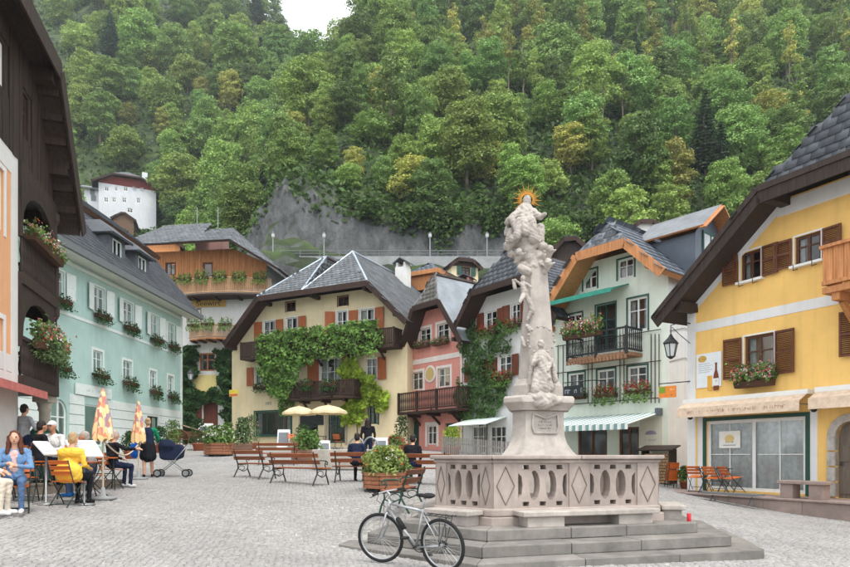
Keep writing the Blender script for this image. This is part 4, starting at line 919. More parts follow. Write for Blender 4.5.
for i in range(n):
    xa = u0 + .1 + (u1 - u0 - .2) * i / n; xb = u0 + .1 + (u1 - u0 - .2) * (i + 1) / n; cm.quad((xa, .135 + .025 * math.sin(i * 1.1), w0), (xb, .135 + .025 * math.sin(i * 1.1 + 1.1), w0), (xb, .135 + .025 * math.sin(i * 1.1 + 1.1), w1), (xa, .135 + .025 * math.sin(i * 1.1), w1))
cm.obj('shop_curtain', cloth('pale_curtain', (242, 246, 246)), h.o, True)
d0, d1, dz0, dz1 = h.rect(836, 421, 868, 500); dz0 = PL - h.z0
h.door((d0, d1, dz0, dz1), wood('old_door', (120, 108, 96)), px=False, arch=True)
stn = mat('pale_granite', srgb(186, 180, 172), rough=.9, var=.25, scale=6, bump=.5, dirt=.25)
pts = arch_pts(d0, d1, dz0, dz1, 9); pts = pts[1:] + pts[:1]; cx_ = (d0 + d1) / 2; zc = dz1 - (d1 - d0) / 2
for i in range(len(pts) - 1):
    (xa, za), (xb, zb) = pts[i], pts[i + 1]
    if i == len(pts) - 1: break
    def outw(x, z):
        dx, dz = x - cx_, max(0, z - zc); l = math.hypot(dx, dz); k = (l + .2) / l; return cx_ + dx * k, (zc + dz * k if z > zc else z)
    segs = [(0, 1)] if i > 0 and i < len(pts) - 2 else [(k / 4, (k + 1) / 4 - .01) for k in range(4)]
    for s0_, s1_ in segs:
        p = (xa + (xb - xa) * s0_, za + (zb - za) * s0_); q = (xa + (xb - xa) * (s1_ - .015), za + (zb - za) * (s1_ - .015)); po = outw(*p); qo = outw(*q)
        mb = MB(); mb.add([(p[0], -.07, p[1]), (q[0], -.07, q[1]), (qo[0], -.07, qo[1]), (po[0], -.07, po[1]), (p[0], .1, p[1]), (q[0], .1, q[1]), (qo[0], .1, qo[1]), (po[0], .1, po[1])], [(0, 1, 2, 3), (7, 6, 5, 4), (0, 4, 5, 1), (1, 5, 6, 2), (2, 6, 7, 3), (3, 7, 4, 0)]); mb.obj('arch_stone', stn, h.o)
OF = .9
eL = h.P(655, 317, -OF); kL = h.P(757.5, 196, -OF); kLr = h.P(850, 147, -OF)
eL = (eL.x, eL.z); kL = (kL.x, (kL.z + kLr.z) / 2); kR = (h.W - kL[0], kL[1]); eR = (h.W - eL[0], eL[1])
h.wall(gable_outline(h, eL, kL, kR, eR), YEL); h.shell(YEL, 11, lineat(eL, kL, 0) - .2, lineat(kR, eR, h.W) - .2)
ro = h.roof(eL, kL, kR, eR, OF, 11, -.3, SLATED, (.36, .26), fascia=BLACKW, thick=.24)
for p0, p1 in (((eL[0], eL[1]), kL), (kL, kR)):
    a = V(p0[0], -OF - .06, p0[1] + .0); b = V(p1[0], -OF - .06, p1[1] + .0); MB().beam(a, b, .07, .16).obj('gutter_board', BLACKW, ro)
for u in (.25, kL[0] + .25): h.purlin(u, lineat(eL, kL, u) - .3, OF, BLACKW, .28)
# white bands
m = MB(); pa = h.P(697, 328); pb = h.P(850, 296); zz = (pa.z + pb.z) / 2; m.bb(.3, h.W, -.014, 0, zz - .14, zz + .14)
m.bb(-.015, .3, -.016, 0, .2, lineat(eL, kL, .15) - .3)
dx = kL[0] - 0; n = 10
for i in range(n):
    ua = .3 + (kL[0] - .3) * i / n; ub = .3 + (kL[0] - .3) * (i + 1) / n; za = lineat(eL, kL, ua) - .25; zb = lineat(eL, kL, ub) - .25
    m.add([(ua, -.013, za - .3), (ub, -.013, zb - .3), (ub, -.013, zb), (ua, -.013, za)], [(0, 1, 2, 3)])
m.bb(kL[0], kR[0], -.0125, 0, kL[1] - .62, kL[1] - .2); m.obj('white_band', OFFW, h.o)
u0b, u1b, w0b, w1b = yw[2]; flower_box(h, u0b - .1, u1b + .12, w0b - .32, 'mixed', 'window box of pink and white flowers on the yellow house', 'flower boxes of the yellow house', off=-.24, scale=1.5)
for (u0_, u1_, w0_, w1_) in yw[:2]:
    m = MB()
    for x in (u0_ + .1, u1_ - .1): m.tube([(x, -.05, w0_ - .1), (x, -.25, w0_ - .18), (x, -.25, w0_ - .02)], .012, 4)
    m.obj('box_holder', IRON, h.o)
# awnings
AWC = cloth('cream_awning', (226, 202, 178))
for x0, x1, y0, y1 in ((689, 814, 402.5, 394), (821, 905, 392, 384)):
    p0 = h.P(x0, y0); p1 = h.P(x1, y1); z = (p0.z + p1.z) / 2; m = MB(); m.bb(p0.x, p1.x, -.3, -.005, z - .03, z + .1); o = m.obj('awning_cassette', WHITE, h.o)
    m = MB(); m.slab([(p0.x + .03, -.62, z - .22), (p1.x - .03, -.62, z - .22), (p1.x - .03, -.28, z - .02), (p0.x + .03, -.28, z - .02)], (0, -.5, 1), .02); m.bb(p0.x + .03, p1.x - .03, -.64, -.615, z - .5, z - .2); aw = m.obj('awning', AWC, h.o)
    if x0 < 800:
        tm = paint('faded_brown_print', (176, 140, 116)); faded_print(1.3, .1, tm, aw, (p0.x + 1.1, -.643, z - .34), seed=6); faded_print(1.9, .11, tm, aw, (p1.x - 1.4, -.643, z - .34), seed=7)
    MB().tube([(p1.x - .1, -.05, z - .3), (p1.x - .1, -.6, z - .3)], .02, 5).obj('awning_arm', GALV, aw)
for x, y in ((696, 417), (820, 409)):
    q = h.P(x, y); m = MB(); m.ell((q.x, -.28, q.z), (.09, .09, .1), 8, 6); m.tube([(q.x, 0, q.z + .02), (q.x, -.25, q.z + .02)], .02, 5); m.obj('spot_lamp', IRON, h.o)
# poster with bottle and glass
u0, u1, w0, w1 = h.rect(697, 353, 722, 391); PO = thing('wall_poster', 'tall white poster with a beer bottle and a glass on the yellow wall', 'poster', h.world(u0, -.02, w0), h.rz); W = u1 - u0; Hh = w1 - w0
MB().bb(0, W, -.012, .012, .12, Hh).obj('sheet', paint('poster_white', (226, 230, 232)), PO)
em = MB().lathe([(.17 * W, 0), (.17 * W, .004)], 18, sy=.7).obj('emblem', paint('poster_gold', (205, 165, 80)), PO, loc=(W * .25, -.013, Hh * .86)); em.rotation_euler = (R(90), 0, 0)
faded_print(W * .24, .08, paint('print_blue', (60, 70, 100)), PO, (W * .25, -.02, Hh * .86), seed=8)
for i in range(5): MB().bb(W * .1, W * (.55 + .1 * (i % 2)), -.015, -.012, Hh * (.72 - .055 * i), Hh * (.73 - .055 * i)).obj('text_line', paint('print_grey', (150, 160, 175)), PO)
bt = MB().lathe([(.001, 0), (.17, 0), (.175, .02), (.175, .55), (.15, .68), (.065, .86), (.06, 1.1), (.075, 1.12), (.07, 1.18), (.001, 1.18)], 16, sy=.12); f = Hh * .72 / 1.18; o = bt.obj('bottle_print', paint('bottle_brown', (120, 62, 36), .3), PO, True, (W * .8, -.02, .0)); o.scale = (f * .75, .1, f)
o = MB().lathe([(.176, .2), (.178, .21), (.178, .5), (.176, .51)], 16, sy=.12).obj('bottle_label', paint('label_white', (230, 230, 226)), PO, True, (W * .8, -.024, 0)); o.scale = (f * .75, .1, f)
o = MB().lathe([(.13, 0), (.15, .05), (.17, .6), (.17, .62)], 14, sy=.1).obj('glass_print', paint('beer_yellow', (228, 170, 60), .3), PO, True, (W * .55, -.018, .02)); o.scale = (f * .7, .1, f)
faded_print(W * .15, .07, paint('print_blue', (60, 70, 100)), PO, (W * .8, -.05, Hh * .24), seed=9)
u0, u1, w0, w1 = h.rect(718, 431, 739, 448, -.0); MBp = MB().bb(u0, u1, .055, .07, w0, w1).obj('window_notice', paint('notice_white', (236, 234, 226)), h.o)
em = MB().lathe([(.16, 0), (.16, .004)], 16, sy=.75).obj('notice_emblem', paint('notice_gold', (222, 196, 130)), h.o, loc=((u0 + u1) / 2, .052, w0 + (w1 - w0) * .56)); em.rotation_euler = (R(90), 0, 0)
faded_print(.26, .06, GREY, h.o, ((u0 + u1) / 2, .05, w0 + (w1 - w0) * .36), seed=10)
MB().bb((u0 + u1) / 2 - .22, (u0 + u1) / 2 + .22, .05, .055, w0 + .08, w0 + .1).obj('notice_line', GREY, h.o)
# larch balcony on the first floor
a0 = h.P(822, 260, -.9).x; wf = h.P(822, 288, -.9).z; b = MB().bb(a0, a0 + 3.2, -.9, 0, wf - .16, wf).obj('balcony', ORW, h.o)
q = MB(); q.bb(a0 - .03, a0 + 3.2, -.98, -.82, wf + .98, wf + 1.06); q.bb(a0 - .03, a0 + .1, -.82, 0, wf + .98, wf + 1.06); q.bb(a0, a0 + 3.2, -.93, -.84, wf + .05, wf + .15); q.obj('railing', ORW, b)
bdm = MB().bb(-.125, .125, -.014, .014, 0, .93); bdm.bb(-.09, -.06, -.03, -.014, .1, .85); bd = bdm.mesh('balcony_board', ORW)
for i in range(12): put('board', bd, b, (a0 + .14 + i * .262, -.885, wf + .06))
for i in range(3): o = put('board', bd, b, (a0 + .03, -.72 + i * .262, wf + .06)); o.rotation_euler = (0, 0, R(-90))
for x in (a0 + .3, a0 + 1.7): m = MB(); m.bb(x - .09, x + .09, -.85, 0, wf - .36, wf - .16); m.beam((x, -.55, wf - .35), (x, 0, wf - .85), .12, .14); m.obj('bracket', ORW, b)
# ---------------------------------------------------------------- teal house
TEAL = plaster('teal_plaster', (178, 207, 199), dirt=.15); PALEW = paint('pale_green_white', (224, 232, 228))
h = House('teal_house', 'long teal plastered house with white shutters and a slate mansard roof', (-15.86, 21.5), (-15.0, 39.5)); HT = h
tw = []
for bx, sh in (((53.5, 270, 64, 297), 'lr'), ((94, 287.5, 104.5, 313), 'lr'), ((123.4, 302, 133, 325), 'lr'), ((150.5, 315, 158, 337), 'lr'), ((168, 324, 174.5, 344), 'lr')):
    tw.append(h.window(bx, PALEW, surround=PALEW, sw=.07, shutters=sh, sm=PALEW, shw=.52, curtain=.8, sh_ang=6))
for bx in ((54.5, 341, 63.5, 364), (93, 351, 102.5, 372), (123, 361, 131.5, 380), (150, 371, 156, 389), (167.8, 376, 173.3, 394)): tw.append(h.window(bx, PALEW, surround=PALEW, sw=.13, curtain=.6))
h.window((51, 399, 67, 446), PALEW, cols=2, rows=2, arch=True, curtain=.4, fw=.1)
DKI = paint('dark_recess', (70, 66, 60))
h.window((85, 405, 103, 446), PALEW, cols=1, rows=1, curtain=0, fw=.08); h.window((147, 416.5, 158, 436), DARKW, cols=2, rows=1, curtain=0, surround=PALEW, sw=.12)
e0 = h.P(52, 233, -.9); e1 = h.P(200, 316, -.9); ze = (e0.z + e1.z) / 2; W = h.W
h.wall([(0, 0), (W, 0), (W, ze - .1), (0, ze - .1)], TEAL); h.shell(TEAL, 9, ze, ze)
# mansard: steep slate slope, overhanging shallow top roof
r = MB(); P0 = [V(-.6, -.95, ze), V(W + .75, -.95, ze), V(W + .35, 2.4, ze + 4.1), V(-.6, 2.4, ze + 4.1)]; r.slab(P0, (0, -.77, .63), .2, 0, 1); P1 = [V(W + .75, -.95, ze), V(W + .75, 9.5, ze), V(W + .35, 7, ze + 4.1), V(W + .35, 2.4, ze + 4.1)]; r.slab(P1, (1, 0, .2), .12, 0, 1)
ro = r.obj('roof', [SLATED, GREY], h.o); shingles(P0, V(1, 0, 0), V(0, -1, -1), (.34, .3), SLATED, ro)
MB().bb(-.6, W + .78, -1.06, -.9, ze - .26, ze + .02).obj('gutter', GREY, ro); MB().slab([(-.6, -.92, ze - .2), (W + .7, -.92, ze - .2), (W + .7, .0, ze - .12), (-.6, 0, ze - .12)], (0, 0, 1), .05).obj('soffit', plaster('soffit_white', (214, 216, 206)), ro)
P2 = [V(-.6, 1.75, ze + 3.75), V(W + .9, 1.75, ze + 3.75), V(W + .9, 5, ze + 6.2), V(-.6, 5, ze + 6.2)]; r = MB(); r.slab(P2, (0, -.6, .8), .22, 0, 1); r.slab([V(W + .9, 1.75, ze + 3.75), V(W + .9, 8.5, ze + 3.75), V(W + .9, 5, ze + 6.2)], (1, 0, 0), .1, 0, 1)
up = r.obj('upper_roof', [SLATED, wood('brown_eave', (110, 78, 58))], h.o); shingles(P2, V(1, 0, 0), V(0, -1, -1), (.34, .3), SLATED, up)
for (xa, ya) in ((62, 234), (118, 258), (143, 274)):
    c = h.P(xa, ya, -.05); u = c.x; w = c.z + .45; dpt = 2.2; m = MB(); m.quad((u - .75, .0, w - .75), (u - .75, dpt, w - .75), (u - .75, dpt, w + .6), (u - .75, 0, w + .6)); m.quad((u + .75, 0, w - .75), (u + .75, 0, w + .6), (u + .75, dpt, w + .6), (u + .75, dpt, w - .75)); m.bb(u - .75, u - .42, -.01, .05, w - .75, w + .6); m.bb(u + .42, u + .75, -.01, .05, w - .75, w + .6); m.bb(u - .42, u + .42, -.01, .05, w + .42, w + .6)
    m.slab([(u - 1.0, -.35, w + .55), (u + 1.0, -.35, w + .55), (u + .65, .5, w + 1.25), (u - .65, .5, w + 1.25)], (0, -.6, .8), .12); m.slab([(u - 1.0, -.35, w + .55), (u - .65, .5, w + 1.25), (u - .65, dpt + .6, w + 1.25), (u - 1.0, dpt + .6, w + .55)], (-.8, 0, .6), .1); m.slab([(u + 1.0, -.35, w + .55), (u + 1.0, dpt + .6, w + .55), (u + .65, dpt + .6, w + 1.25), (u + .65, .5, w + 1.25)], (.8, 0, .6), .1); m.slab([(u - .65, .5, w + 1.25), (u + .65, .5, w + 1.25), (u + .65, dpt + .6, w + 1.3), (u - .65, dpt + .6, w + 1.3)], (0, 0, 1), .08)
    d = m.obj('dormer', SLATED, h.o); q = MB(); q.bb(u - .42, u - .35, .0, .06, w - .7, w + .42); q.bb(u + .35, u + .42, 0, .06, w - .7, w + .42); q.bb(u - .03, u + .03, 0, .06, w - .7, w + .42); q.bb(u - .35, u + .35, .002, .06, w + .36, w + .42); q.obj('dormer_window', PALEW, d); MB().quad((u - .38, .04, w - .7), (u + .38, .04, w - .7), (u + .38, .04, w + .4), (u - .38, .04, w + .4)).obj('dormer_pane', GLASS, d)
# bands and rusticated ground floor
m = MB(); zb = (h.P(52, 315).z + h.P(181, 351).z) / 2; m.bb(0, W, -.03, 0, zb - .07, zb + .07); m.bb(0, W, -.05, 0, ze - .45, ze - .3); m.bb(W - .22, W + .012, -.032, 0, 0, ze - .3); m.obj('white_band', PALEW, h.o)
zt = (h.P(74, 396).z + h.P(181, 411).z) / 2 + .05
hol = [h_ for h_ in h.holes if min(p[1] for p in h_) < zt]; nb = 7; hb = (zt - .35) / nb
for i in range(nb):
    z0 = .35 + i * hb; z1 = z0 + hb - .035; segs = [(0.0, W - .23)]
    for hh in hol:
        xs = [p[0] for p in hh]; zs = [p[1] for p in hh]
        if max(zs) > z0 and min(zs) < z1:
            a, b = min(xs) - .12, max(xs) + .12; segs = [s for (x0, x1) in segs for s in ((x0, min(x1, a)), (max(x0, b), x1)) if s[1] - s[0] > .05]
    for x0, x1 in segs: MB().bb(x0, x1, -.045, 0, z0, z1).obj('facing_board', PALEW, h.o)
MB().bb(0, W, -.03, 0, 0, .33).obj('plinth', SANDST, h.o)
p0 = h.P(74, 381); p1 = h.P(110, 391); m = MB().bb(p0.x, p1.x, -.09, -.05, zt - .0, zt + .5).obj('sign_board', PALEW, h.o); faded_print((p1.x - p0.x) * .7, .14, paint('faint_print', (176, 190, 190)), h.o, ((p0.x + p1.x) / 2 + .3, -.092, zt + .25), seed=11)
for i, (u0, u1, w0, w1) in enumerate(tw):
    flower_box(h, u0 - .12, u1 + .12, w0 - .3, 'green', 'green window box under an upper window of the teal house' if i < 5 else 'trailing window box below a lower window of the teal house', 'flower boxes of the teal house', off=-.2, scale=.95 if i < 5 else 1.15)

# ---------------------------------------------------------------- old timber house with loggia
OLDW = plaster('old_white', (220, 220, 216)); ORP = plaster('orange_painted_plaster', (226, 172, 130))
Bp = V(-10.5, 18.0); dv = V(-.26, .965).normalized(); Ap = Bp - dv * 9.6
h = House('timber_gabled_house', 'old house with blackened timber gable and carved open loggia beside the square', tuple(Ap), tuple(Bp)); HL = h
W = h.W; OF = .6; ul = h.P(17, 300).x
eR = h.P(83, 228, -OF); kR = h.P(60, 65, -OF); wk = kR.z; eL = (W - eR.x, eR.z); kL = (W - kR.x, wk); kR = (kR.x, wk); eR = (eR.x, eR.z)
wb = (h.P(0, 138).z + h.P(48, 199).z) / 2
h.window((-3, 318, 3, 372), WHITE, surround=OFFW, sw=.12, curtain=.6); h.window((-3, 168, 3.5, 230), WHITE, surround=OFFW, sw=.12, curtain=.6)
h.window((-60, 318, -45, 372), WHITE, surround=OFFW, sw=.12); h.window((-60, 168, -45, 230), WHITE, surround=OFFW, sw=.12)
h.wall([(0, 0), (ul, 0), (ul, wb), (0, wb)], ORP)
m = MB(); m.bb(ul - .42, ul + .004, -.02, .0, 0, wb); m.bb(0, ul - .42, -.018, 0, wb - .5, wb); m.bb(0, ul - .42, -.018, 0, 3.3, 3.7); m.obj('corner_strip', OLDW, h.o)
MB().bb(0, ul - .43, -.03, 0, 0, 3.28).obj('ground_floor_facing', OLDW, h.o)
h.holes = []
g0 = [h.window((-2, 40, 4.5, 86), WHITE, curtain=.3, fw=.1), h.window((22, 95, 28, 138), DARKW, curtain=0, fw=.08)]
tp = lineat(kR, eR, W) - .25
gw = [(0, wb), (W, wb), (W, tp), (kR[0], wk - .2), (kL[0], wk - .2), (0, lineat(eL, kL, 0) - .25)]
h.wall(gw, BLACKW, name='timber_gable')
n = int(W / .22); bdm = {}
for i in range(n):
    u = (i + .5) * W / n; top = min(lineat(eL, kL, u), wk, lineat(kR, eR, u)) - .3
    zs = [(wb - .02 * (i % 2), top)]
    for u0, u1, w0, w1 in g0:
        if u0 - .12 < u < u1 + .12: zs = [(wb, w0 - .08), (w1 + .08, top)]
    for z0, z1 in zs:
        if z1 - z0 > .1: MB().bb(u - .1, u + .1, -.035 - .004 * (i % 3), 0, z0, z1).obj('gable_board', BLACKW, h.o)
m = MB(); m.quad((0, 0, 0), (0, 10, 0), (0, 10, tp), (0, 0, tp)); m.quad((W, 1.75, 0), (W, 1.75, wb), (W, 10, wb), (W, 10, 0)); m.quad((W, 0, wb), (W, 0, tp), (W, 10, tp), (W, 10, wb)); m.quad((ul, 0, 0), (ul, 1.75, 0), (ul, 1.75, wb), (ul, 0, wb)); m.quad((ul, 1.75, 0), (W, 1.75, 0), (W, 1.75, wb), (ul, 1.75, wb)); m.obj('side_walls', OLDW, h.o)
ro = h.roof(eL, kL, kR, eR, OF, 10, 1.9, SHING, (.3, .28), fascia=BLACKW, thick=.25)
for i in range(7):
    t = (i + .5) / 7; u = kR[0] + (eR[0] - kR[0]) * t; w = wk + (eR[1] - wk) * t; m = MB(); m.bb(u - .07, u + .07, -OF + .05, .1, w - .52, w - .32); m.obj('rafter', BLACKW, ro)
for u in (W - .25, kR[0] - .2): h.purlin(u, min(wk, lineat(kR, eR, u)) - .3, OF, BLACKW, .3)
# loggia: floors, posts, arches, balustrades
w1f = h.P(50, 386).z; w2f = h.P(50, 297).z; wtop = wb
L = MB(); LD = 1.75
L.bb(ul, W + .15, -.15, LD, w1f - .28, w1f)
lg = L.obj('loggia', BLACKW, h.o); MB().bb(ul, W + .15, -.1, LD, wtop - .3, wtop).obj('loggia_ceiling', BLACKW, lg)
MB().bb(ul, W + .15, -.15, LD, w2f - .28, w2f).obj('loggia_floor', BLACKW, lg)
def arch_panel(u0, u1, z0, z1, y, along='u'):
    """timber spandrel with a round arch cut out"""
    n = 10; r = (u1 - u0) / 2 - .1; c = (u0 + u1) / 2; zs = z1 - .25 - r * .75; pts = [(u0, zs - .3), (u0 + .1, zs - .3)] + [(c - r * math.cos(math.pi * i / n), zs + r * .75 * math.sin(math.pi * i / n)) for i in range(n + 1)] + [(u1 - .1, zs - .3), (u1, zs - .3), (u1, z1), (u0, z1)]
    flat, tr = tri_holes(pts, []); m = MB(); k = len(pts); f3 = (lambda x, z, t: (x, y + t, z)) if along == 'u' else (lambda x, z, t: (y + t, x, z))
    m.add([f3(p.x, p.y, 0) for p in flat], tr); m.add([f3(p.x, p.y, .12) for p in flat], tr)
    for i in range(k):
        (xa, za), (xb, zb) = pts[i], pts[(i + 1) % k]; m.quad(f3(xa, za, 0), f3(xb, zb, 0), f3(xb, zb, .12), f3(xa, za, .12))
    return m.obj('arch_panel', BLACKW, lg)
tn = [(.03, 0), (.05, .12), (.03, .3), (.055, .5), (.03, .72), (.04, .8)]
for wf, wt in ((w1f, w2f - .28), (w2f, wtop - .3)):
    for (u, v) in ((W + .02, -.05), (W + .02, LD - .1)): MB().lathe([(.13, 0), (.13, .9), (.09, 1.0), (.1, 1.5), (.08, wt - wf - .35), (.15, wt - wf - .2), (.15, wt - wf)], 8, (u, v, wf)).obj('post', BLACKW, lg)
    arch_panel(ul, W, wf, wt, -.1); arch_panel(-.02, LD, wf, wt, W, 'v')
    q = MB(); q.bb(ul, W, -.13, -.02, wf + .86, wf + .95); q.bb(W - .02, W + .09, -.05, LD, wf + .86, wf + .95); q.obj('railing', BLACKW, lg)
    bl = MB().lathe(tn, 6).mesh('baluster', BLACKW); k = int((W - ul) / .15)
    for i in range(k): put('baluster', bl, lg, (ul + (i + .5) * (W - ul) / k, -.075, wf + .03))
    for i in range(10): put('baluster', bl, lg, (W + .03, i * LD / 10 + .1, wf + .03))
p = h.world(W - .1, .15, 0); zg = G(p.x, p.y)
sc = thing('stone_column', 'sandstone column carrying the timber loggia', 'column', (p.x, p.y, zg - .15)); hh = w1f - .28 + h.z0 - zg + .15
bevel(MB().bb(-.2, .2, -.2, .2, 0, .3).obj('column_base', SANDST, sc)); MB().lathe([(.17, .3), (.18, .36), (.15, .42), (.14, hh - .45), (.18, hh - .38), (.16, hh - .34), (.21, hh - .18)], 16).obj('shaft', SANDST, sc, True); bevel(MB().bb(-.22, .22, -.22, .22, hh - .18, hh).obj('capital', SANDST, sc))
flower_box(h, ul + .2, W - .1, w2f + .86, 'mixed', 'long mossy trough of flowers along the upper loggia rail', 'loggia flowers', off=-.22, scale=1.0)
flower_box(h, ul + .6, W - .05, w1f + .75, 'mixed', 'overflowing trough of white and pink flowers on the lower loggia rail', 'loggia flowers', off=-.28, scale=1.3, lush=(3800, .75, LEAFG, [(WHITEF, 50), (PINKF, 22), (REDF, 8)]))
# awning over the terrace
aw = cloth('pink_striped_awning', (196, 120, 112)); q = h.P(5, 374, -.1); m = MB(); za = q.z - .1; m.slab([(ul - 4.5, -.6, za - .2), (ul + .1, -.6, za - .2), (ul + .1, -.02, za), (ul - 4.5, -.02, za)], (0, -.3, 1), .03); m.bb(ul - 4.5, ul + .1, -.63, -.6, za - .36, za - .18); m.obj('awning', aw, h.o)

# ---------------------------------------------------------------- inn with curved wooden balconies
INW = plaster('inn_white', (218, 218, 214)); INY = plaster('inn_ochre', (214, 196, 134))
h = House('wooden_topped_inn', 'white inn with an orange timber upper storey and bowed wooden balconies', (-21.5, 49.5), (-11.9, 48.2)); HI = h
W = h.W
h.window((187.5, 309, 200.5, 322), BRF, cols=2, rows=2, curtain=.2, surround=SANDST, sw=.08)
h.window((199.5, 353, 215, 371), wood('orange_window', (176, 110, 60)), cols=2, rows=2, curtain=.3, fw=.1)
u0, u1, w0, w1 = h.rect(203, 402, 218, 450); h.door((u0, u1, .3, w1), wood('inn_door', (96, 50, 36)), px=False)
wtim = h.P(205, 291).z; weave = h.P(205, 250).z
h.wall([(0, 0), (W, 0), (W, wtim), (0, wtim)], INW); h.holes = []
h.window((166, 263, 175, 275), BRF, curtain=.3, cols=2, rows=1, surround=BRF, sw=.05); h.window((203.5, 263, 212, 278), BRF, curtain=0, cols=1, rows=1, surround=BRF, sw=.05)
h.wall([(0, wtim), (W, wtim), (W, weave - 1.2), (W * .72, weave), (0, weave)], LARCH, name='timber_wall'); h.shell(INW, 9, weave - .2, weave - 1.3)
n = 44
for i in range(n):
    u = (i + .5) * W / n; top = weave if u < W * .72 else weave - 1.2 * (u - W * .72) / (W * .28)
    if any(min(p[0] for p in hh) - .18 < u < max(p[0] for p in hh) + .18 for hh in h.holes): continue
    MB().bb(u - .1, u + .1, -.025 - .006 * (i % 2), 0, wtim + .02, top).obj('timber_board', LARCH, h.o)
def bow(t): return -(.5 + 1.05 * max(0.0, math.sin(math.pi * min(1, max(0, t)))) ** .8)
for nm, pxa, pxb, py, hg in (('upper', 160, 268, 291.5, 1.15), ('lower', 184, 232, 335, .95)):
    a = h.P(pxa, py, -1.2).x; b = h.P(pxb, py, -1.2).x; wf = h.P((pxa + pxb) / 2, py, -2).z; n = 40
    pts = [(a + (b - a) * i / n, bow(i / n) * (1 if nm == 'upper' else .75)) for i in range(n + 1)]
    m = MB(); m.add([(x, y, wf - .12) for x, y in pts] + [(x, y, wf) for x, y in pts] + [(b, .1, wf - .12), (b, .1, wf), (a, .1, wf - .12), (a, .1, wf)], [(i, i + 1, n + 2 + i, n + 1 + i) for i in range(n)] + [tuple(range(n, -1, -1)) + (2 * n + 4, 2 * n + 2), tuple(range(n + 1, 2 * n + 2)) + (2 * n + 3, 2 * n + 5)]); bal = m.obj('balcony', DARKW if nm == 'upper' else LARCH, h.o)
    q = MB(); LW = wood('light_rail_wood', (206, 166, 128)); q.tube([(x, y, wf + hg) for x, y in pts], .06, 4); q.tube([(x, y, wf + .1) for x, y in pts], .05, 4)
    q.obj('railing', LW, bal); bl = MB(); k = 84 if nm == 'upper' else 40
    for i in range(k):
        t = (i + .5) / k; x = a + (b - a) * t; y = bow(t) * (1 if nm == 'upper' else .75); bl.box((x, y, wf + hg / 2 + .04), (.06, .03, hg - .12), rz=math.atan2(bow(t + .01) - bow(t - .01), .02 * (b - a)))
    stuff(bl.obj('balusters', LW, bal))
    for i in range(6 if nm == 'upper' else 3):
        k2 = 6 if nm == 'upper' else 3; t = (i + .5) / k2; x = a + (b - a) * t; L_ = (b - a) / k2 * .72; flower_box(h, x - L_ / 2, x + L_ / 2, wf + hg - .08, 'greenonly', 'leafy balcony trough on the bowed balcony of the inn', 'balcony troughs of the inn', off=bow(t) * (1 if nm == 'upper' else .75) - .12, scale=1.4)
    for i in range(5): t = (i + .5) / 5; x = a + (b - a) * t; MB().bb(x - .1, x + .1, bow(t) * .85, 0, wf - .24, wf - .12).obj('joist', DARKW, bal)
p = h.P(210, 303.5); sb = MB().bb(p.x - 1.5, p.x + 1.3, -.08, -.03, p.z - .28, p.z + .28).obj('name_board', paint('ochre_board', (196, 160, 84)), h.o)
text_obj('Seewirt', .56, paint('dark_lettering', (58, 40, 26)), h.o, (p.x - .1, -.085, p.z - .02), sx=1.15)
u0, u1, w0, w1 = h.rect(193, 375, 217, 392); MB().bb(u0, u1, -.04, 0, w0, w1).obj('painted_panel', INY, h.o)
for x0, x1 in ((196, 202), (219.5, 226)): u0, u1, w0, w1 = h.rect(x0, 405, x1, 447); MB().bb(u0, u1, -.05, 0, .3, w1).obj('door_jamb', wood('inn_door', (96, 50, 36)) if x0 < 200 else INW, h.o)
creeper(h, [[(181, 348), (198, 346), (198, 375), (193, 392), (222, 390), (219, 375), (217, 352), (234, 346), (242, 352), (243, 420), (238, 445), (226, 446), (224, 402), (197, 402), (196, 446), (182, 446)]], 14000, LEAFD, .15, 'ivy', 'dark green ivy covering the ground floor of the inn', 'ivy', off=.05, thick=.4)
# roof: low hips with wide eaves
z = weave; ov = 1.7
sl1 = .62
def fz(v): return z + .1 + sl1 * (v + ov)
P = [V(-1.5, -ov, fz(-ov)), V(W * .5, -ov, fz(-ov)), V(W * .36, 3.6, fz(3.6)), V(-.4, 3.6, fz(3.6))]
ex = W * .62; zr = z + 1.5
P2 = [V(W * .3, -ov - .5, z - .05), V(W * .8, -ov - .5, z - .05), V(ex, 2.2, z - .05 + .55 * (2.7 + ov)), V(W * .44, 2.2, z - .05 + .55 * (2.7 + ov))]
k3 = V(W + 1.5, -ov + .2, z - 2.1); P3 = [P2[1], k3, P2[2]]; P4 = [k3, V(W + 1.5, 5, z - 2.1), V(ex, 5, P2[2].z), P2[2]]
r = MB()
for q_ in (P, P2, P3, P4):
    nn = (q_[1] - q_[0]).cross(q_[2] - q_[0]).normalized(); nn = -nn if nn.z < 0 else nn; r.slab(q_, nn, .15, 0, 1)
ro = r.obj('roof', [SLATE, DARKW], h.o)
for q_, e_, d_ in ((P, V(1, 0, 0), V(0, -1, -.6)), (P2, V(1, 0, 0), V(0, -1, -.5)), (P3, (k3 - P2[1]), (P2[1] + k3) / 2 - P2[2]), (P4, V(0, 1, 0), V(1, 0, -.6))): shingles(q_, e_, d_, (.34, .3), SLATE, ro)
c0 = h.P(197, 250, 3.5); c1 = h.P(223, 234, 3.5); m = MB(); m.bb(c0.x, c1.x, 3.2, 4.6, c0.z - 2.2, c1.z); ch = m.obj('chimney', plaster('rose_chimney', (186, 146, 138)), h.o); MB().bb(c0.x - .15, c1.x + .15, 3.05, 4.75, c1.z, c1.z + .18).obj('chimney_cap', IRON, ch)
for x in (197, 218): q = h.P(x, 235, 4); MB().tube([(q.x, 4, q.z), (q.x, 4, q.z + 2.3)], .03, 4).obj('antenna', GALV, h.o)
RZ = 18.75
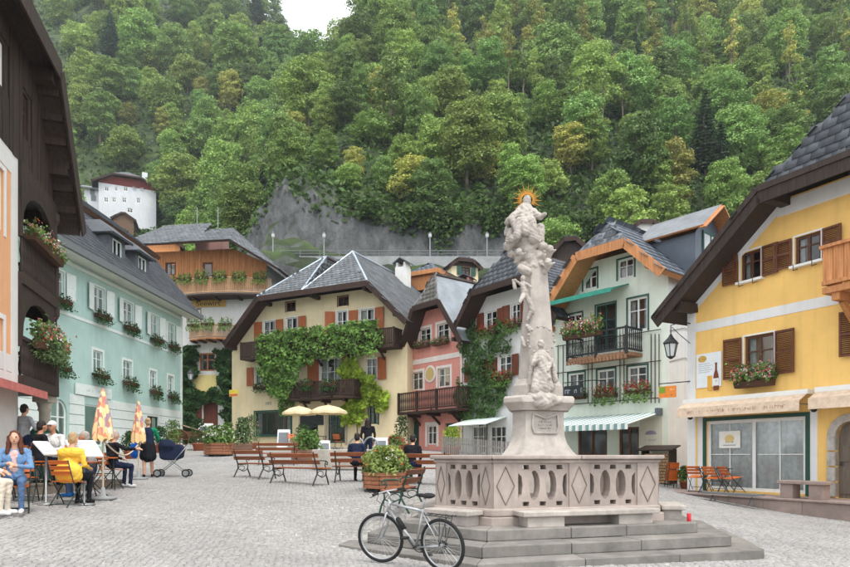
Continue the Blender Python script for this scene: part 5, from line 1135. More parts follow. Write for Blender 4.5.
# ================================================================ FAR THINGS: upper road, chalets, white house on the hill
ASPH = mat('upper_road_asphalt', (.09, .09, .092), rough=.9, var=.2, bump=.2); CONC = mat('grey_concrete', srgb(150, 152, 152), rough=.9, var=.2, scale=1, bump=.3, dirt=.4)
xs = np.linspace(-13, 22, 80)
rd = MB(); rd.add([(x, y, RZ + .12) for x in xs for y in (57.9, 60.9)], [(2 * i, 2 * i + 2, 2 * i + 3, 2 * i + 1) for i in range(79)]); o = rd.obj('upper_road', ASPH); o['kind'] = 'structure'
pw = thing('parapet_wall', 'low grey concrete parapet along the road below the cliff', 'wall', (0, 57.6, 0))
m = MB()
for i in range(79): a, b = xs[i], xs[i + 1]; za, zb = RZ, RZ; m.add([(a, -.15, za - 1.4), (b, -.15, zb - 1.4), (b, -.15, zb + .7), (a, -.15, za + .7), (a, .15, za - 1.4), (b, .15, zb - 1.4), (b, .15, zb + .7), (a, .15, za + .7)], [(0, 1, 2, 3), (3, 2, 6, 7), (7, 6, 5, 4)])
m.obj('wall_body', CONC, pw)
gr = MB()
gr.tube([(x, -.1, RZ + 1.2) for x in xs], .035, 5); gr.tube([(x, -.1, RZ + .95) for x in xs], .025, 5)
for x in xs[::4]: gr.tube([(x, -.1, RZ + .6), (x, -.1, RZ + 1.2)], .035, 5)
gr.obj('guard_rail', GREY, pw)
LG = mat('lamp_globe', srgb(190, 192, 190), rough=.3, var=.02, bump=0)
for px_, near in ((273, 'beside the bare rock face'), (324, 'above the twin slate roof'), (430, 'above the orange timber roof'), (487, 'behind the white shuttered house'), (516, 'behind the column')):
    Y = 58.3; x = (px_ - CX) / F * Y; z = RZ; t = thing('street_lamp', 'small pale street lamp on the upper road ' + near, 'street lamp', (x, Y, z)); MB().lathe([(.09, 0), (.06, .3), (.045, 2.6)], 8).obj('pole', GALV, t); MB().lathe([(.05, 2.6), (.14, 2.7), (.17, 2.95), (.08, 3.05)], 10).obj('lamp_head', LG, t); MB().lathe([(.2, 3.03), (.05, 3.14)], 10).obj('lamp_cap', GALV, t)
def chalet(name, label, px0, px1, pytop, pyeave, pybase, Y, depth, wm, rm, gm=None, face=0.0, win=(), hip=.35, fas=None):
    A = at(px0, pybase, Y); B = at(px1, pybase, Y); h = House(name, label, (A.x, Y), (B.x, Y + face)); h.z0 = A.z; h.o.location.z = A.z
    W = h.W; we = h.P((px0 + px1) / 2, pyeave).z; wt = h.P((px0 + px1) / 2, pytop).z; ov = W * .12
    for b in win: h.window(b, WHITE if len(b) == 4 else DARKW, curtain=.3, fw=.1) if len(b) == 4 else h.window(b[:4], DARKW, curtain=0, fw=.12, shutters='lr', sm=GREENP)
    eL = (-ov, we - .1); eR = (W + ov, we - .1); t = 1 - hip; kL = (-ov + (W / 2 + ov) * t, we - .1 + (wt - we) * t); kR = (W - kL[0], kL[1])
    h.wall([(0, 0), (W, 0), (W, we), (0, we)] if gm else gable_outline(h, eL, kL, kR, eR), wm)
    if gm: h.holes = []; h.wall([(0, we), (W, we), (W, lineat(kR, eR, W) - .2), (kR[0], kR[1] - .2), (kL[0], kL[1] - .2), (0, lineat(eL, kL, 0) - .2)], gm, name='timber_gable')
    h.shell(wm, depth, we, we); h.roof(eL, kL, kR, eR, ov * .8, depth, .8, rm, (.4, .35), fascia=fas or DARKW); return h
WG = plaster('hill_white', (206, 209, 213), dirt=.1); REDW = wood('red_brown_boards', (120, 52, 46))
hh = chalet('hill_mansion', 'large white house with a red gable standing alone on the wooded slope', 98.5, 147, 169, 186, 250, 118, 16, WG, SLATE, REDW, 4.0, win=((104.5, 186.5, 109, 191), (114.5, 186.5, 118, 191), (123.5, 186.5, 128, 191), (132.5, 186.5, 136.5, 191), (140, 187.5, 143.5, 191.5), (104, 197.5, 108.5, 202), (112, 197.5, 116, 202), (122, 197.5, 126.5, 202.5), (136.5, 198, 140.5, 203), (127, 208, 133, 212.5)), hip=.4)
m = MB(); a = hh.P(84, 188, 1); b = hh.P(99, 188, 1); m.bb(a.x, b.x, 1, 10, 0, a.z); an = m.obj('annex', WG, hh.o); m = MB(); m.slab([(a.x - .6, .2, a.z), (b.x + .5, .2, a.z), (b.x + .5, 6, a.z + 2.4), (a.x - .6, 6, a.z + 2.4)], (0, -.4, 1), .2); m.obj('annex_roof', SLATE, hh.o)
c = hh.P(142, 180, 6); m = MB().bb(c.x, c.x + 1, 6, 7, c.z - 1, c.z + 1.6).obj('chimney', WG, hh.o)
for (u, w_) in ((92.5, 192), (93.5, 198)):
    q = hh.P(u, w_, 1); MB().bb(q.x - .4, q.x + .4, .92, .98, q.z - .5, q.z + .5).obj('annex_window', GREY, hh.o)
chalet('wooden_shed', 'small brown wooden shed in front of the hill mansion', 113, 131, 211, 218.5, 236, 108, 6, wood('shed_boards', (112, 86, 66)), SLATED, None, 1.0, hip=.15)
chalet('grey_roofed_cottage', 'low cottage with a big grey slate roof behind the teal house', 142, 176, 228, 244, 262, 60, 8, LARCH, SLATE, None, 1.0, hip=.6)
# houses peeping over the roofs
chalet('green_shuttered_cottage', 'small cream cottage with green shutters below the upper road', 451, 479, 251.5, 266, 292, 52, 8, CREAM, SLATED, DARKW, .8, win=((461.5, 267, 470.5, 275.5, 1),), hip=.45)
o = chalet('orange_timber_house', 'house with an orange timber gable and dark sheet roof behind the pink house', 408, 442, 259, 275, 292, 48, 9, ORW, METALD, ORW, -1.5, win=(), hip=.7, fas=ORW)
chalet('black_timber_house', 'blackened timber house between the column and the mint house', 545, 592, 231, 262, 300, 44, 9, BLACKW, SLATED, BLACKW, -1, win=((553, 268, 566, 276),), hip=.2)
chalet('grey_gabled_house', 'grey slate roof peak rising behind the mint house', 628, 664, 214, 232, 262, 46, 9, GREY and INW, SLATED, None, 0, hip=.3)
# chimneys beside the cream roof
for (px_, y0, y1, Y, lab, mm) in ((403, 259, 282, 46, 'whitewashed chimney with a small pitched cap beside the cream house', INW), (466, 275, 295, 43, 'pink chimney with two flue openings behind the pink house', PINK)):
    p = at(px_, y1, Y); q = at(px_, y0, Y); hgt = q.z - p.z; t = thing('chimney', lab, 'chimney', (p.x, Y, p.z - 4), R(-25)); MB().bb(-.42, .42, -.42, .42, 0, 4 + hgt * .6).obj('stack', mm, t)
    m = MB()
    for x in (-.38, .22): m.bb(x, x + .16, -.38, .38, 4 + hgt * .6, 4 + hgt * .8)
    m.obj('flue_openings', mm, t); m = MB(); m.slab([(-.6, -.55, 4 + hgt * .78), (0, -.55, 4 + hgt), (0, .55, 4 + hgt), (-.6, .55, 4 + hgt * .78)], (-.3, 0, 1), .06); m.slab([(0, -.55, 4 + hgt), (.6, -.55, 4 + hgt * .78), (.6, .55, 4 + hgt * .78), (0, .55, 4 + hgt)], (.3, 0, 1), .06); m.obj('chimney_roof', SLATED, t)

# ================================================================ TRINITY COLUMN
LIME = mat('pinkish_limestone', srgb(172, 160, 152), rough=.85, var=.14, scale=2.5, bump=.35, bscale=45, dirt=.8, dk=.5, streak=.35, col2=srgb(146, 133, 125), objrand=.06, dist=.01)
LIMEG = mat('grey_limestone', srgb(180, 172, 164), rough=.85, var=.2, scale=3, bump=.4, bscale=40, dirt=.9, dk=.45, streak=.5, dist=.012)
STEPM = mat('worn_granite_step', srgb(134, 130, 124), rough=.85, var=.3, scale=2.2, bump=.5, bscale=60, dirt=.8, dk=.45, objrand=.12, dist=.01)
T = thing('trinity_column', 'carved limestone column with a saint, clouds and a gilded halo above a pierced balustrade', 'monument', (CC.x, CC.y, 0), ANG)
O0 = (0, 0)
def hx(d): return hexa(RA + d, RB + d, O0, 0)
tops = [(.86, .17, -.35), (.45, .335, .17), (0, .5, .335)]
for d, zt_, zb_ in tops:
    outer = hx(d); inner = hx(d - .62)
    for i in range(6):
        p0, p1 = Vector(outer[i]), Vector(outer[(i + 1) % 6]); q0, q1 = Vector(inner[i]), Vector(inner[(i + 1) % 6]); k = 3 if (p1 - p0).length > 3 else 1 if (p1 - p0).length < 1.6 else 2
        cuts = [0] + sorted([(j + rng.uniform(-.18, .18)) / k for j in range(1, k)]) + [1]
        for a, b in zip(cuts[:-1], cuts[1:]):
            g = .004 / (p1 - p0).length; poly = [p0.lerp(p1, a + g), p0.lerp(p1, b - g), q0.lerp(q1, b - g), q0.lerp(q1, a + g)]
            dz = rng.uniform(-.006, .004); bevel(MB().prism([(p.x, p.y) for p in poly], zb_, zt_ + dz).obj('step_block', STEPM, T), .014, 2)
MB().prism(hx(-.6), -.3, .492).obj('platform_floor', STEPM, T)
# balustrade
D0 = -.53
bevel(MB().prism(hx(D0 + .05), .49, .63).obj('base_course', LIME, T), .012); bevel(MB().prism(hx(D0 + .0), .63, .76).obj('base_moulding', LIME, T), .03, 3)
zt0, zt1 = .76, 1.47; th = .2
bo = hx(D0 - .05); ln = [(Vector(bo[(i + 1) % 6]) - Vector(bo[i])).length for i in range(6)]
def ovalp(c, z, rx, rz_, n=14, part='full'): return [(c + rx * math.cos(2 * math.pi * i / n), z + rz_ * math.sin(2 * math.pi * i / n)) for i in range(n)]
for i in range(6):
    p0 = Vector(bo[i]); p1 = Vector(bo[(i + 1) % 6]); L = ln[i]; d = (p1 - p0).normalized(); ang = math.atan2(d.y, d.x)
    e = thing('x', 'y', 'z'); bpy.data.objects.remove(e)
    holes = []; zc = (zt0 + zt1) / 2; hh_ = zt1 - zt0; pe = .42 if L > 2 else .24; mids = [(pe, L / 2 - .2), (L / 2 + .2, L - pe)] if L > 2 else [(pe, L - pe)]
    for (a, b) in mids:
        n = 2; wv = (b - a) / (n + 1)
        for j in range(n): holes.append(ovalp(a + wv * (j + 1), zc, wv * .33, hh_ * .34))
        for j in range(n + 1):
            c = a + wv * (j + .5)
            for sg in (-1, 1): z_ = zc + sg * hh_ * .41; holes.append([(c - .06, z_ - .035 * sg), (c + .06, z_ - .035 * sg), (c + .05, z_ + .035 * sg), (c - .05, z_ + .035 * sg)][::(1 if sg > 0 else -1)])
        for c in (a + .015, b - .015): sgn = 1 if c < (a + b) / 2 else -1; holes.append([(c, zc - hh_ * .28), (c + sgn * wv * .2, zc - hh_ * .2), (c + sgn * wv * .26, zc), (c + sgn * wv * .2, zc + hh_ * .2), (c, zc + hh_ * .28)][::sgn])
    flat, tr = tri_holes([(.0, zt0), (L, zt0), (L, zt1), (0, zt1)], holes); m = MB(); m.add([(p.x, 0, p.y) for p in flat], tr); ins = [(p.x, th, p.y) for p in flat]; m.add(ins, tr)
    for hl in holes:
        k = len(hl)
        for j in range(k): (xa, za), (xb, zb) = hl[j], hl[(j + 1) % k]; m.quad((xa, 0, za), (xb, 0, zb), (xb, th, zb), (xa, th, za))
    pn = m.obj('pierced_panel', LIME, T, loc=(p0.x, p0.y, 0), rz=ang)
    for c in ([pe / 2, L / 2, L - pe / 2] if L > 2 else [pe / 2, L - pe / 2]):
        pr = MB(); wp = pe if abs(c - L / 2) > .1 else .38; pr.bb(c - wp / 2 + .01, c + wp / 2 - .01, -.022, 0, zt0, zt1); pi = pr.obj('pier', LIME, pn)
        dw, dh = wp * .36, hh_ * .42; cs = [(c - dw, zc), (c, zc + dh), (c + dw, zc), (c, zc - dh)]
        if L > 2 or True:
            dm_ = MB()
            for j in range(4): (xa, za), (xb, zb) = cs[j], cs[(j + 1) % 4]; dm_.beam((xa, -.026, za), (xb, -.026, zb), .012, .014, (0, -1, 0))
            dm_.obj('incised_diamond', mat('groove_stone', srgb(120, 106, 98), bump=.2), pi)
    # coping stones
    bc = hx(D0 + .06); bi = hx(D0 - .36); P0, P1, Q0, Q1 = Vector(bc[i]), Vector(bc[(i + 1) % 6]), Vector(bi[i]), Vector(bi[(i + 1) % 6]); k = 2 if L > 2 else 1
    for j in range(k):
        a, b = j / k + .0015, (j + 1) / k - .0015; poly = [P0.lerp(P1, a), P0.lerp(P1, b), Q0.lerp(Q1, b), Q0.lerp(Q1, a)]; bevel(MB().prism([(p.x, p.y) for p in poly], 1.53, 1.6).obj('coping_stone', LIME, T), .02, 3)
        bc2 = hx(D0); 
    p2, p3, q2, q3 = Vector(bc2[i]), Vector(bc2[(i + 1) % 6]), Vector(bi[i]), Vector(bi[(i + 1) % 6]); bevel(MB().prism([tuple(p2), tuple(p3), tuple(q3), tuple(q2)], 1.47, 1.53).obj('coping_moulding', LIME, T), .02, 2)
    # stone bench on each side
    off = .02; bl = L * .8; mid = (p0 + p1) / 2; n_ = Vector((d.y, -d.x))
    b_ = thing('x', 'y', 'z'); bpy.data.objects.remove(b_)
    ctr = mid + n_ * (.21 + .06)
    bs = bevel(MB().bb(-bl / 2, bl / 2, -.21, .19, .68 - .0, .76).obj('bench_slab', STEPM if 0 else LIMEG, T, loc=(ctr.x, ctr.y, -.02), rz=ang), .015)
    for x in ((-bl * .33, bl * .33) if L > 2 else (0,)): bevel(MB().bb(x - bl * .13 if L > 2 else x - bl * .42, x + bl * .13 if L > 2 else x + bl * .42, -.15, .17, .515, .68).obj('bench_support', LIMEG, bs), .01)
# pedestal and shaft: lofted triangular sections
def loft(prof, name, m, k=2.66, ratio=1.33):
    b = MB(); vs = []; rings = []
    for z, wd in prof:
        ra = wd / k; vs += [(x, y, z) for x, y in hexa(ra, ra * ratio, O0, 0)]
    n = len(prof); fs = [(i * 6 + j, i * 6 + (j + 1) % 6, (i + 1) * 6 + (j + 1) % 6, (i + 1) * 6 + j) for i in range(n - 1) for j in range(6)] + [tuple(range(5, -1, -1)), tuple((n - 1) * 6 + j for j in range(6))]
    b.add(vs, fs); o = b.obj(name, m, T); bevel(o, .012, 2); smooth_by_angle(o, 30); return o
loft([(.5, 2.3), (.95, 2.3), (1.0, 2.2), (1.3, 2.05), (1.48, 1.85), (1.56, 1.6), (1.64, 1.42), (1.72, 1.28), (1.82, 1.15), (1.95, 1.07), (2.1, 1.03), (2.4, 1.03)], 'pedestal', LIMEG)
loft([(2.4, 1.2), (2.43, 1.22), (2.5, 1.34), (2.54, 1.42), (2.62, 1.42), (2.66, 1.36)], 'pedestal_cornice', LIMEG)
loft([(2.66, 1.0), (2.86, 1.0), (2.9, .92), (2.98, .86)], 'shaft_base', LIMEG); loft([(2.98, .78), (3.6, .67), (4.4, .54), (5.1, .42), (5.3, .44), (5.36, .46)], 'obelisk_shaft', LIMEG)
pn = MB(); flat, tr = tri_holes([(-.34, 1.78), (.34, 1.78), (.38, 2.0), (.3, 2.3), (0, 2.36), (-.3, 2.3), (-.38, 2.0)], [])
yv = -(1.03 / 2.66) - .002
cart = MB(); cp = [(-.22, 2.0), (.22, 2.0), (.26, 2.12), (.24, 2.34), (0, 2.26), (-.24, 2.34), (-.26, 2.12)]
for j in range(7): (xa, za), (xb, zb) = cp[j], cp[(j + 1) % 7]; cart.beam((xa, yv - .02, za), (xb, yv - .02, zb), .03, .03, (0, -1, 0))
cart.obj('cartouche', LIMEG, T)
for i, z_ in enumerate((2.2, 2.14, 2.08, 2.03)): faded_print(.3 - .03 * i, .03, mat('carved_letter', srgb(140, 128, 120), bump=.1), T, (0, yv - .003, z_), 'worn_inscription', 30 + i)
# ================================================================ SCULPTED BODIES (one continuous surface each)
def caps_mesh(mb, a, b, ra, rb, n=10):
    a = Vector(a); b = Vector(b); d = b - a; L = d.length
    if L < 1e-5: d = V(0, 0, 1); L = 1e-5
    d = d / L; pts = []; rs = []
    for i in range(5): t = math.pi / 2 * i / 4.0; pts.append(a - d * ra * math.cos(t)); rs.append(max(1e-3, ra * math.sin(t)))
    for i in range(5): t = math.pi / 2 * i / 4.0; pts.append(b + d * rb * math.sin(t)); rs.append(max(1e-3, rb * math.cos(t)))
    mb.tube(pts, rs, n)
def sculpt(name, prims, mats, voxel=.014, parent=None, noise=0.0, smooth=3):
    mb = MB()
    for p in prims:
        if p[0] == 'c': caps_mesh(mb, *p[1:5])
        else: mb.ell(p[1], p[2], 14, 9, Matrix.Rotation(p[3], 3, p[5] if len(p) > 5 else 'Y') if p[3] else None)
    me = mb.mesh(name, mats[0]); o = bpy.data.objects.new(name, me); COL.objects.link(o)
    r = o.modifiers.new('r', 'REMESH'); r.mode = 'VOXEL'; r.voxel_size = voxel; r.use_smooth_shade = True
    if smooth: s = o.modifiers.new('s', 'SMOOTH'); s.iterations = smooth; s.factor = .5
    dg = bpy.context.evaluated_depsgraph_get(); dg.update(); m2 = bpy.data.meshes.new_from_object(o.evaluated_get(dg)); bpy.data.objects.remove(o)
    m2.materials.clear()
    for m in mats: m2.materials.append(m)
    nv = len(m2.vertices); co = np.zeros(nv * 3, np.float32); m2.vertices.foreach_get('co', co); co = co.reshape(-1, 3)
    if len(mats) > 1:
        best = np.full(nv, 1e9); idx = np.zeros(nv, int)
        for p in prims:
            if p[0] == 'c':
                a, b = np.array(p[1]), np.array(p[2]); ab = b - a; t = np.clip(((co - a) @ ab) / max(1e-9, ab @ ab), 0, 1); dd_ = np.linalg.norm(co - a - t[:, None] * ab, axis=1) - (p[3] + (p[4] - p[3]) * t); mi = p[5]
            else:
                rr = np.array(p[2]); loc = co - np.array(p[1])
                if p[3]: loc = loc @ np.array(Matrix.Rotation(p[3], 3, p[5] if len(p) > 5 else 'Y'))
                dd_ = (np.linalg.norm(loc / rr, axis=1) - 1) * rr.min(); mi = p[4]
            u = dd_ < best; best[u] = dd_[u]; idx[u] = mi
        lt = np.zeros(len(m2.polygons), np.int32); lv = np.zeros(len(m2.loops), np.int32); m2.loops.foreach_get('vertex_index', lv); m2.polygons.foreach_get('loop_start', lt)
        m2.polygons.foreach_set('material_index', idx[lv[lt]].astype(np.int32))
    if noise:
        msk = np.ones(nv) if len(mats) == 1 else np.where((idx == 0) | (idx == 4) | (idx == 5), 0.0, 1.0)
        nr = np.zeros(nv * 3, np.float32); m2.vertices.foreach_get('normal', nr); nr = nr.reshape(-1, 3); x, y, z = co.T
        f = np.sin(x * 41 + 7 * np.sin(z * 9) + 3 * y) * np.cos(y * 33 + 5 * np.sin(z * 13)) + .5 * np.sin(x * 90 + z * 37 + y * 71)
        m2.vertices.foreach_set('co', (co + nr * (f * noise * msk)[:, None]).astype(np.float32).ravel()); m2.update()
    m2.polygons.foreach_set('use_smooth', np.ones(len(m2.polygons), bool))
    return put(name, m2, parent)
STAT = LIMEG
def lf(px_, py_, dy=0.0):
    """pixel -> local monument coordinates at the column's depth (+dy towards the viewer)"""
    p = at(px_, py_, CC.y - dy); q = Matrix.Rotation(-ANG, 2) @ Vector((p.x - CC.x, p.y - CC.y)); return (q.x, q.y, p.z)
def C(a, b, ra, rb, mi=0): return ('c', a, b, ra, rb, mi)
def rfig(pts, mi=0, k=.82): return [C(lf(*a), lf(*b), ra * k, rb * k, mi) for a, b, ra, rb in pts]
# crowning group: seated figures in robes over a ring of clouds and cherubs
top = rfig([((527, 199, .05), (527, 202, .05), .085, .09), ((526, 206, .05), (526, 212, .05), .1, .17), ((525, 212, .02), (526, 238, .05), .2, .3), ((519, 212, .08), (512, 219, .15), .1, .08), ((512, 219, .15), (516, 228, .25), .08, .07),
            ((533, 212, .08), (540, 217, .12), .09, .07), ((540, 217, .12), (545, 214, .2), .06, .045), ((520, 222, .25), (517, 236, .3), .11, .1), ((531, 222, .28), (533, 238, .3), .12, .11), ((524, 224, .3), (526, 232, .35), .1, .08),
            ((511, 232, .1), (511, 240, .1), .1, .13), ((540, 228, .1), (539, 240, .1), .11, .12), ((508, 224, .0), (506, 234, .0), .05, .05), ((514, 215, .1), (508, 222, .05), .07, .08), ((522, 216, .2), (530, 230, .3), .05, .06), ((529, 216, .22), (521, 232, .3), .05, .06)])
for (x, y, r) in ((509, 246, .13), (516, 243, .14), (525, 245, .17), (534, 244, .15), (542, 247, .13), (512, 254, .1), (519, 256, .14), (529, 258, .16), (538, 256, .13), (545, 257, .09), (523, 266, .13), (532, 267, .14), (541, 264, .1), (527, 250, .2)): top.append(('e', lf(x, y, .1), (r * .85, r * .8, r * .68), 0, 0))
for (x, y) in ((550, 249), (519, 252), (512, 239), (548, 262), (536, 239)):
    top.append(('e', lf(x, y, .28), (.065, .065, .075), 0, 0)); top.append(C(lf(x, y + 4, .22), lf(x - 3, y + 10, .15), .06, .045)); top.append(C(lf(x + 1, y + 4, .24), lf(x + 6, y + 1, .28), .03, .02)); top.append(C(lf(x - 1, y + 4, .24), lf(x - 6, y + 2, .2), .03, .02))
sculpt('cloud_and_figures', top, [STAT], .0125, T, .007, 1)
# gilded rays
gold = mat('gilding', srgb(176, 124, 56), rough=.5, var=.15, bump=.05, metal=.8); hc = Vector(lf(527, 200, -.02)); vx = Vector(lf(537, 200, -.02)) - hc; vx.normalize()
m = MB(); m.lathe([(.12, 0), (.14, .01), (.12, .02)], 20)
rays = MB()
for i in range(24):
    a = R(-35 + 250 * i / 23); L = (.3 if i % 2 else .2) * (1.1 if 60 < math.degrees(a) < 120 else 1); d = vx * math.cos(a) + V(0, 0, 1) * math.sin(a); s_ = vx * -math.sin(a) + V(0, 0, 1) * math.cos(a); n_ = vx.cross(V(0, 0, 1)); p = hc + d * .1; q = hc + d * L
    rays.add([p + s_ * .014 + n_ * .008, p - s_ * .014 + n_ * .008, q, p + s_ * .014 - n_ * .008, p - s_ * .014 - n_ * .008], [(0, 1, 2), (4, 3, 2), (1, 4, 2), (3, 0, 2)])
rays.obj('gilded_halo', gold, T)
# saint standing before the shaft
sn = rfig([((541, 343, .5), (541, 345, .5), .07, .075), ((541, 349, .48), (541, 353, .48), .05, .06), ((541, 355, .46), (542, 366, .46), .13, .15), ((542, 366, .46), (543, 388, .44), .15, .21), ((536, 355, .48), (533, 364, .55), .06, .055), ((533, 364, .55), (539, 360, .64), .05, .035), ((546, 355, .48), (551, 362, .5), .06, .055), ((551, 362, .5), (548, 370, .58), .05, .035),
           ((537, 370, .5), (535, 390, .55), .07, .1), ((546, 368, .5), (550, 388, .5), .06, .09), ((532, 358, .4), (530, 384, .4), .05, .08), ((552, 360, .38), (555, 380, .38), .05, .07), ((538, 362, .56), (548, 378, .56), .04, .06)])
for (x, y, r) in ((534, 397, .13), (541, 398, .16), (549, 399, .15), (556, 401, .11), (545, 403, .17), (538, 403, .12)): sn.append(('e', lf(x, y, .5), (r * 1.1, r * .9, r * .75), 0, 0))
sculpt('saint_figure', sn, [STAT], .0115, T, .006, 1)
m = MB(); c0 = Vector(lf(541, 340, .42))
for i in range(12): a = R(-60 + 300 * i / 11); p = c0 + vx * .24 * math.cos(a) + V(0, 0, .24 * math.sin(a)); m.ell(p, (.028, .028, .028), 6, 4)
m.obj('star_wreath', STAT, T, True); MB().tube([c0 + vx * .24 * math.cos(R(-60 + 300 * i / 30)) + V(0, 0, .24 * math.sin(R(-60 + 300 * i / 30))) for i in range(31)], .008, 5).obj('wreath_ring', STAT, T)
# cherub and drapery on the shaft
ch = rfig([((523, 278, .35), (523, 279, .35), .06, .06), ((523, 284, .34), (525, 292, .34), .07, .09), ((525, 292, .34), (529, 302, .36), .07, .05), ((524, 294, .36), (520, 302, .4), .06, .04), ((520, 284, .36), (515, 280, .42), .035, .028), ((526, 284, .38), (531, 287, .44), .035, .028), ((529, 300, .33), (532, 312, .33), .06, .07), ((531, 312, .33), (527, 320, .35), .06, .03), ((515, 288, .25), (513, 280, .2), .05, .03), ((521, 268, .3), (528, 272, .32), .09, .1), ((527, 326, .38), (530, 330, .38), .05, .06), ((522, 338, .36), (524, 346, .38), .04, .05)])
sculpt('cherub', ch, [STAT], .0115, T, .005, 1)
# ================================================================ BICYCLE
SILV = mat('silver_frame', srgb(176, 178, 180), rough=.35, var=.08, bump=.04, metal=.6); RUB = mat('black_rubber', (.018, .018, .018), rough=.8, var=.2, bump=.2); DKM = mat('dark_metal', (.05, .05, .052), rough=.45, var=.2, bump=.05, metal=.5)
fr_ = gp(378, 563); rr_ = V(.24, 8.2, 0); d = V(fr_.x - rr_.x, fr_.y - rr_.y); rr_.z = G(rr_.x, rr_.y) + .018
BK = thing('bicycle', 'silver bicycle with a rear rack leaning against the monument steps', 'bicycle', rr_, math.atan2(d.y, d.x)); BK.rotation_euler = (R(-6), -math.atan2(G(fr_.x, fr_.y) - G(rr_.x, rr_.y), d.length), math.atan2(d.y, d.x))
WB = 1.06; HR = .345
def wheel(x, ang):
    w_ = put('wheel', None, BK, (x, 0, HR)); w_.rotation_euler = (0, 0, ang)
    n = 40; MB().tube([(.325 * math.cos(2 * math.pi * i / n), 0, .325 * math.sin(2 * math.pi * i / n)) for i in range(n)], .024, 8, closed=True).obj('tyre', RUB, w_, True)
    MB().tube([(.298 * math.cos(2 * math.pi * i / n), 0, .298 * math.sin(2 * math.pi * i / n)) for i in range(n)], .012, 6, closed=True).obj('rim', SILV, w_, True)
    s = MB(); s.tube([(0, -.05, 0), (0, .05, 0)], .02, 8)
    for i in range(28): a = 2 * math.pi * i / 28; b = a + (.35 if i % 2 else -.35); y = .03 if (i // 2) % 2 else -.03; s.tube([(.02 * math.cos(b), y, .02 * math.sin(b)), (.295 * math.cos(a), 0, .295 * math.sin(a))], .0022, 3)
    stuff(s.obj('spokes', SILV, w_))
    return w_
wheel(0, 0); fw_ = wheel(WB, R(16))
f = MB(); bb = (.43, 0, .285); st_ = (.28, 0, .80); ht = (.845, 0, .86); hb_ = (.885, 0, .73)
f.tube([bb, st_], .017, 8); f.tube([(.29, 0, .77), (.855, 0, .835)], .018, 8); f.tube([bb, (.875, 0, .75)], .021, 8); f.tube([ht, hb_], .022, 8)
for y in (-.055, .055): f.tube([(.40, y * .5, .285), (.0, y, HR)], .01, 6); f.tube([(.285, y * .4, .76), (.0, y, HR)], .009, 6)
f.obj('frame', SILV, BK, True)
fk = MB(); fk.tube([(.855, 0, .9), (.89, 0, .71)], .014, 8)
for y in (-.05, .05): fk.tube([(.89, y * .9, .70), (.96, y, .52), (WB, y, HR)], [.014, .013, .009], 6)
fk.tube([(.89, -.05, .70), (.89, .05, .70)], .014, 6); fk.obj('fork', SILV, BK, True)
hbm = MB(); hbm.tube([(.85, 0, .9), (.845, 0, .97), (.90, 0, 1.0)], .014, 8); hbm.tube([(.86, -.3, 1.0), (.9, -.12, .995), (.91, 0, 1.0), (.9, .12, .995), (.86, .3, 1.0)], .012, 8); hd = hbm.obj('handlebar', SILV, BK, True); hd.rotation_euler = (0, 0, 0)
for y in (-1, 1): g = MB(); g.tube([(.87, y * .2, 1.0), (.85, y * .32, 1.0)], .017, 8); g.obj('grip', RUB, hd, True); b = MB(); b.tube([(.9, y * .17, .99), (.95, y * .2, .96), (.95, y * .27, .95)], .006, 5); b.obj('brake_lever', DKM, hd)
c = MB(); c.tube([(.93, -.12, .98), (1.02, -.08, .86), (.97, 0, .72)], .004, 4); c.tube([(.93, .12, .98), (1.03, .06, .88), (.9, .02, .78)], .004, 4); c.obj('brake_cable', DKM, hd)
MB().tube([(.285, 0, .78), (.235, 0, .95)], .013, 8).obj('seat_post', SILV, BK, True)
sd_ = MB(); sd_.ell((.18, 0, .975), (.1, .075, .035), 12, 6); sd_.ell((.29, 0, .975), (.11, .028, .026), 10, 6); sd_.obj('saddle', RUB, BK, True)
rk = MB()
for y in (-.06, .06): rk.tube([(.24, y * .6, .74), (.2, y, .735), (-.2, y, .72)], .006, 5); rk.tube([(-.03, y * 1.1, .73), (0, y * 1.2, HR)], .005, 5); rk.tube([(-.14, y * 1.1, .725), (0, y * 1.2, HR)], .005, 5)
for x in (.15, .05, -.05, -.15, -.2): rk.tube([(x, -.06, .735), (x, .06, .735)], .005, 5)
rk.obj('rack', DKM, BK)
ck = MB(); n = 24
ck.tube([(bb[0] + .085 * math.cos(2 * math.pi * i / n), -.045, bb[2] + .085 * math.sin(2 * math.pi * i / n)) for i in range(n)], .007, 5, closed=True); ck.tube([(bb[0], -.055, bb[2]), (bb[0] - .1, -.06, bb[2] - .13)], .01, 6); ck.tube([(bb[0], .055, bb[2]), (bb[0] + .1, .06, bb[2] + .13)], .01, 6); ck.tube([(bb[0], -.06, bb[2]), (bb[0], .06, bb[2])], .018, 8); ck.obj('crank', DKM, BK)
for s in (-1, 1): MB().box((bb[0] + s * .1, s * .11, bb[2] + s * .13), (.09, .09, .025)).obj('pedal', RUB, BK)
cn = MB(); cn.tube([(bb[0], -.045, bb[2] + .085), (0, -.045, HR + .045)], .006, 4); cn.tube([(bb[0], -.045, bb[2] - .085), (0.02, -.045, HR - .12), (-.01, -.045, HR - .05)], .006, 4); cn.lathe([(.05, -.01), (.06, 0), (.05, .01)], 16, (0, 0, 0)); o = cn.obj('chain', DKM, BK)
o = MB().lathe([(.055, -.02), (.04, .02)], 16).obj('cassette', DKM, BK, loc=(0, -.045, HR)); o.rotation_euler = (R(90), 0, 0)
MB().lathe([(.036, 0), (.036, .16), (.02, .19)], 10).obj('bottle', RUB, BK, True, loc=(.62, 0, .5)).rotation_euler = (0, R(38), 0)

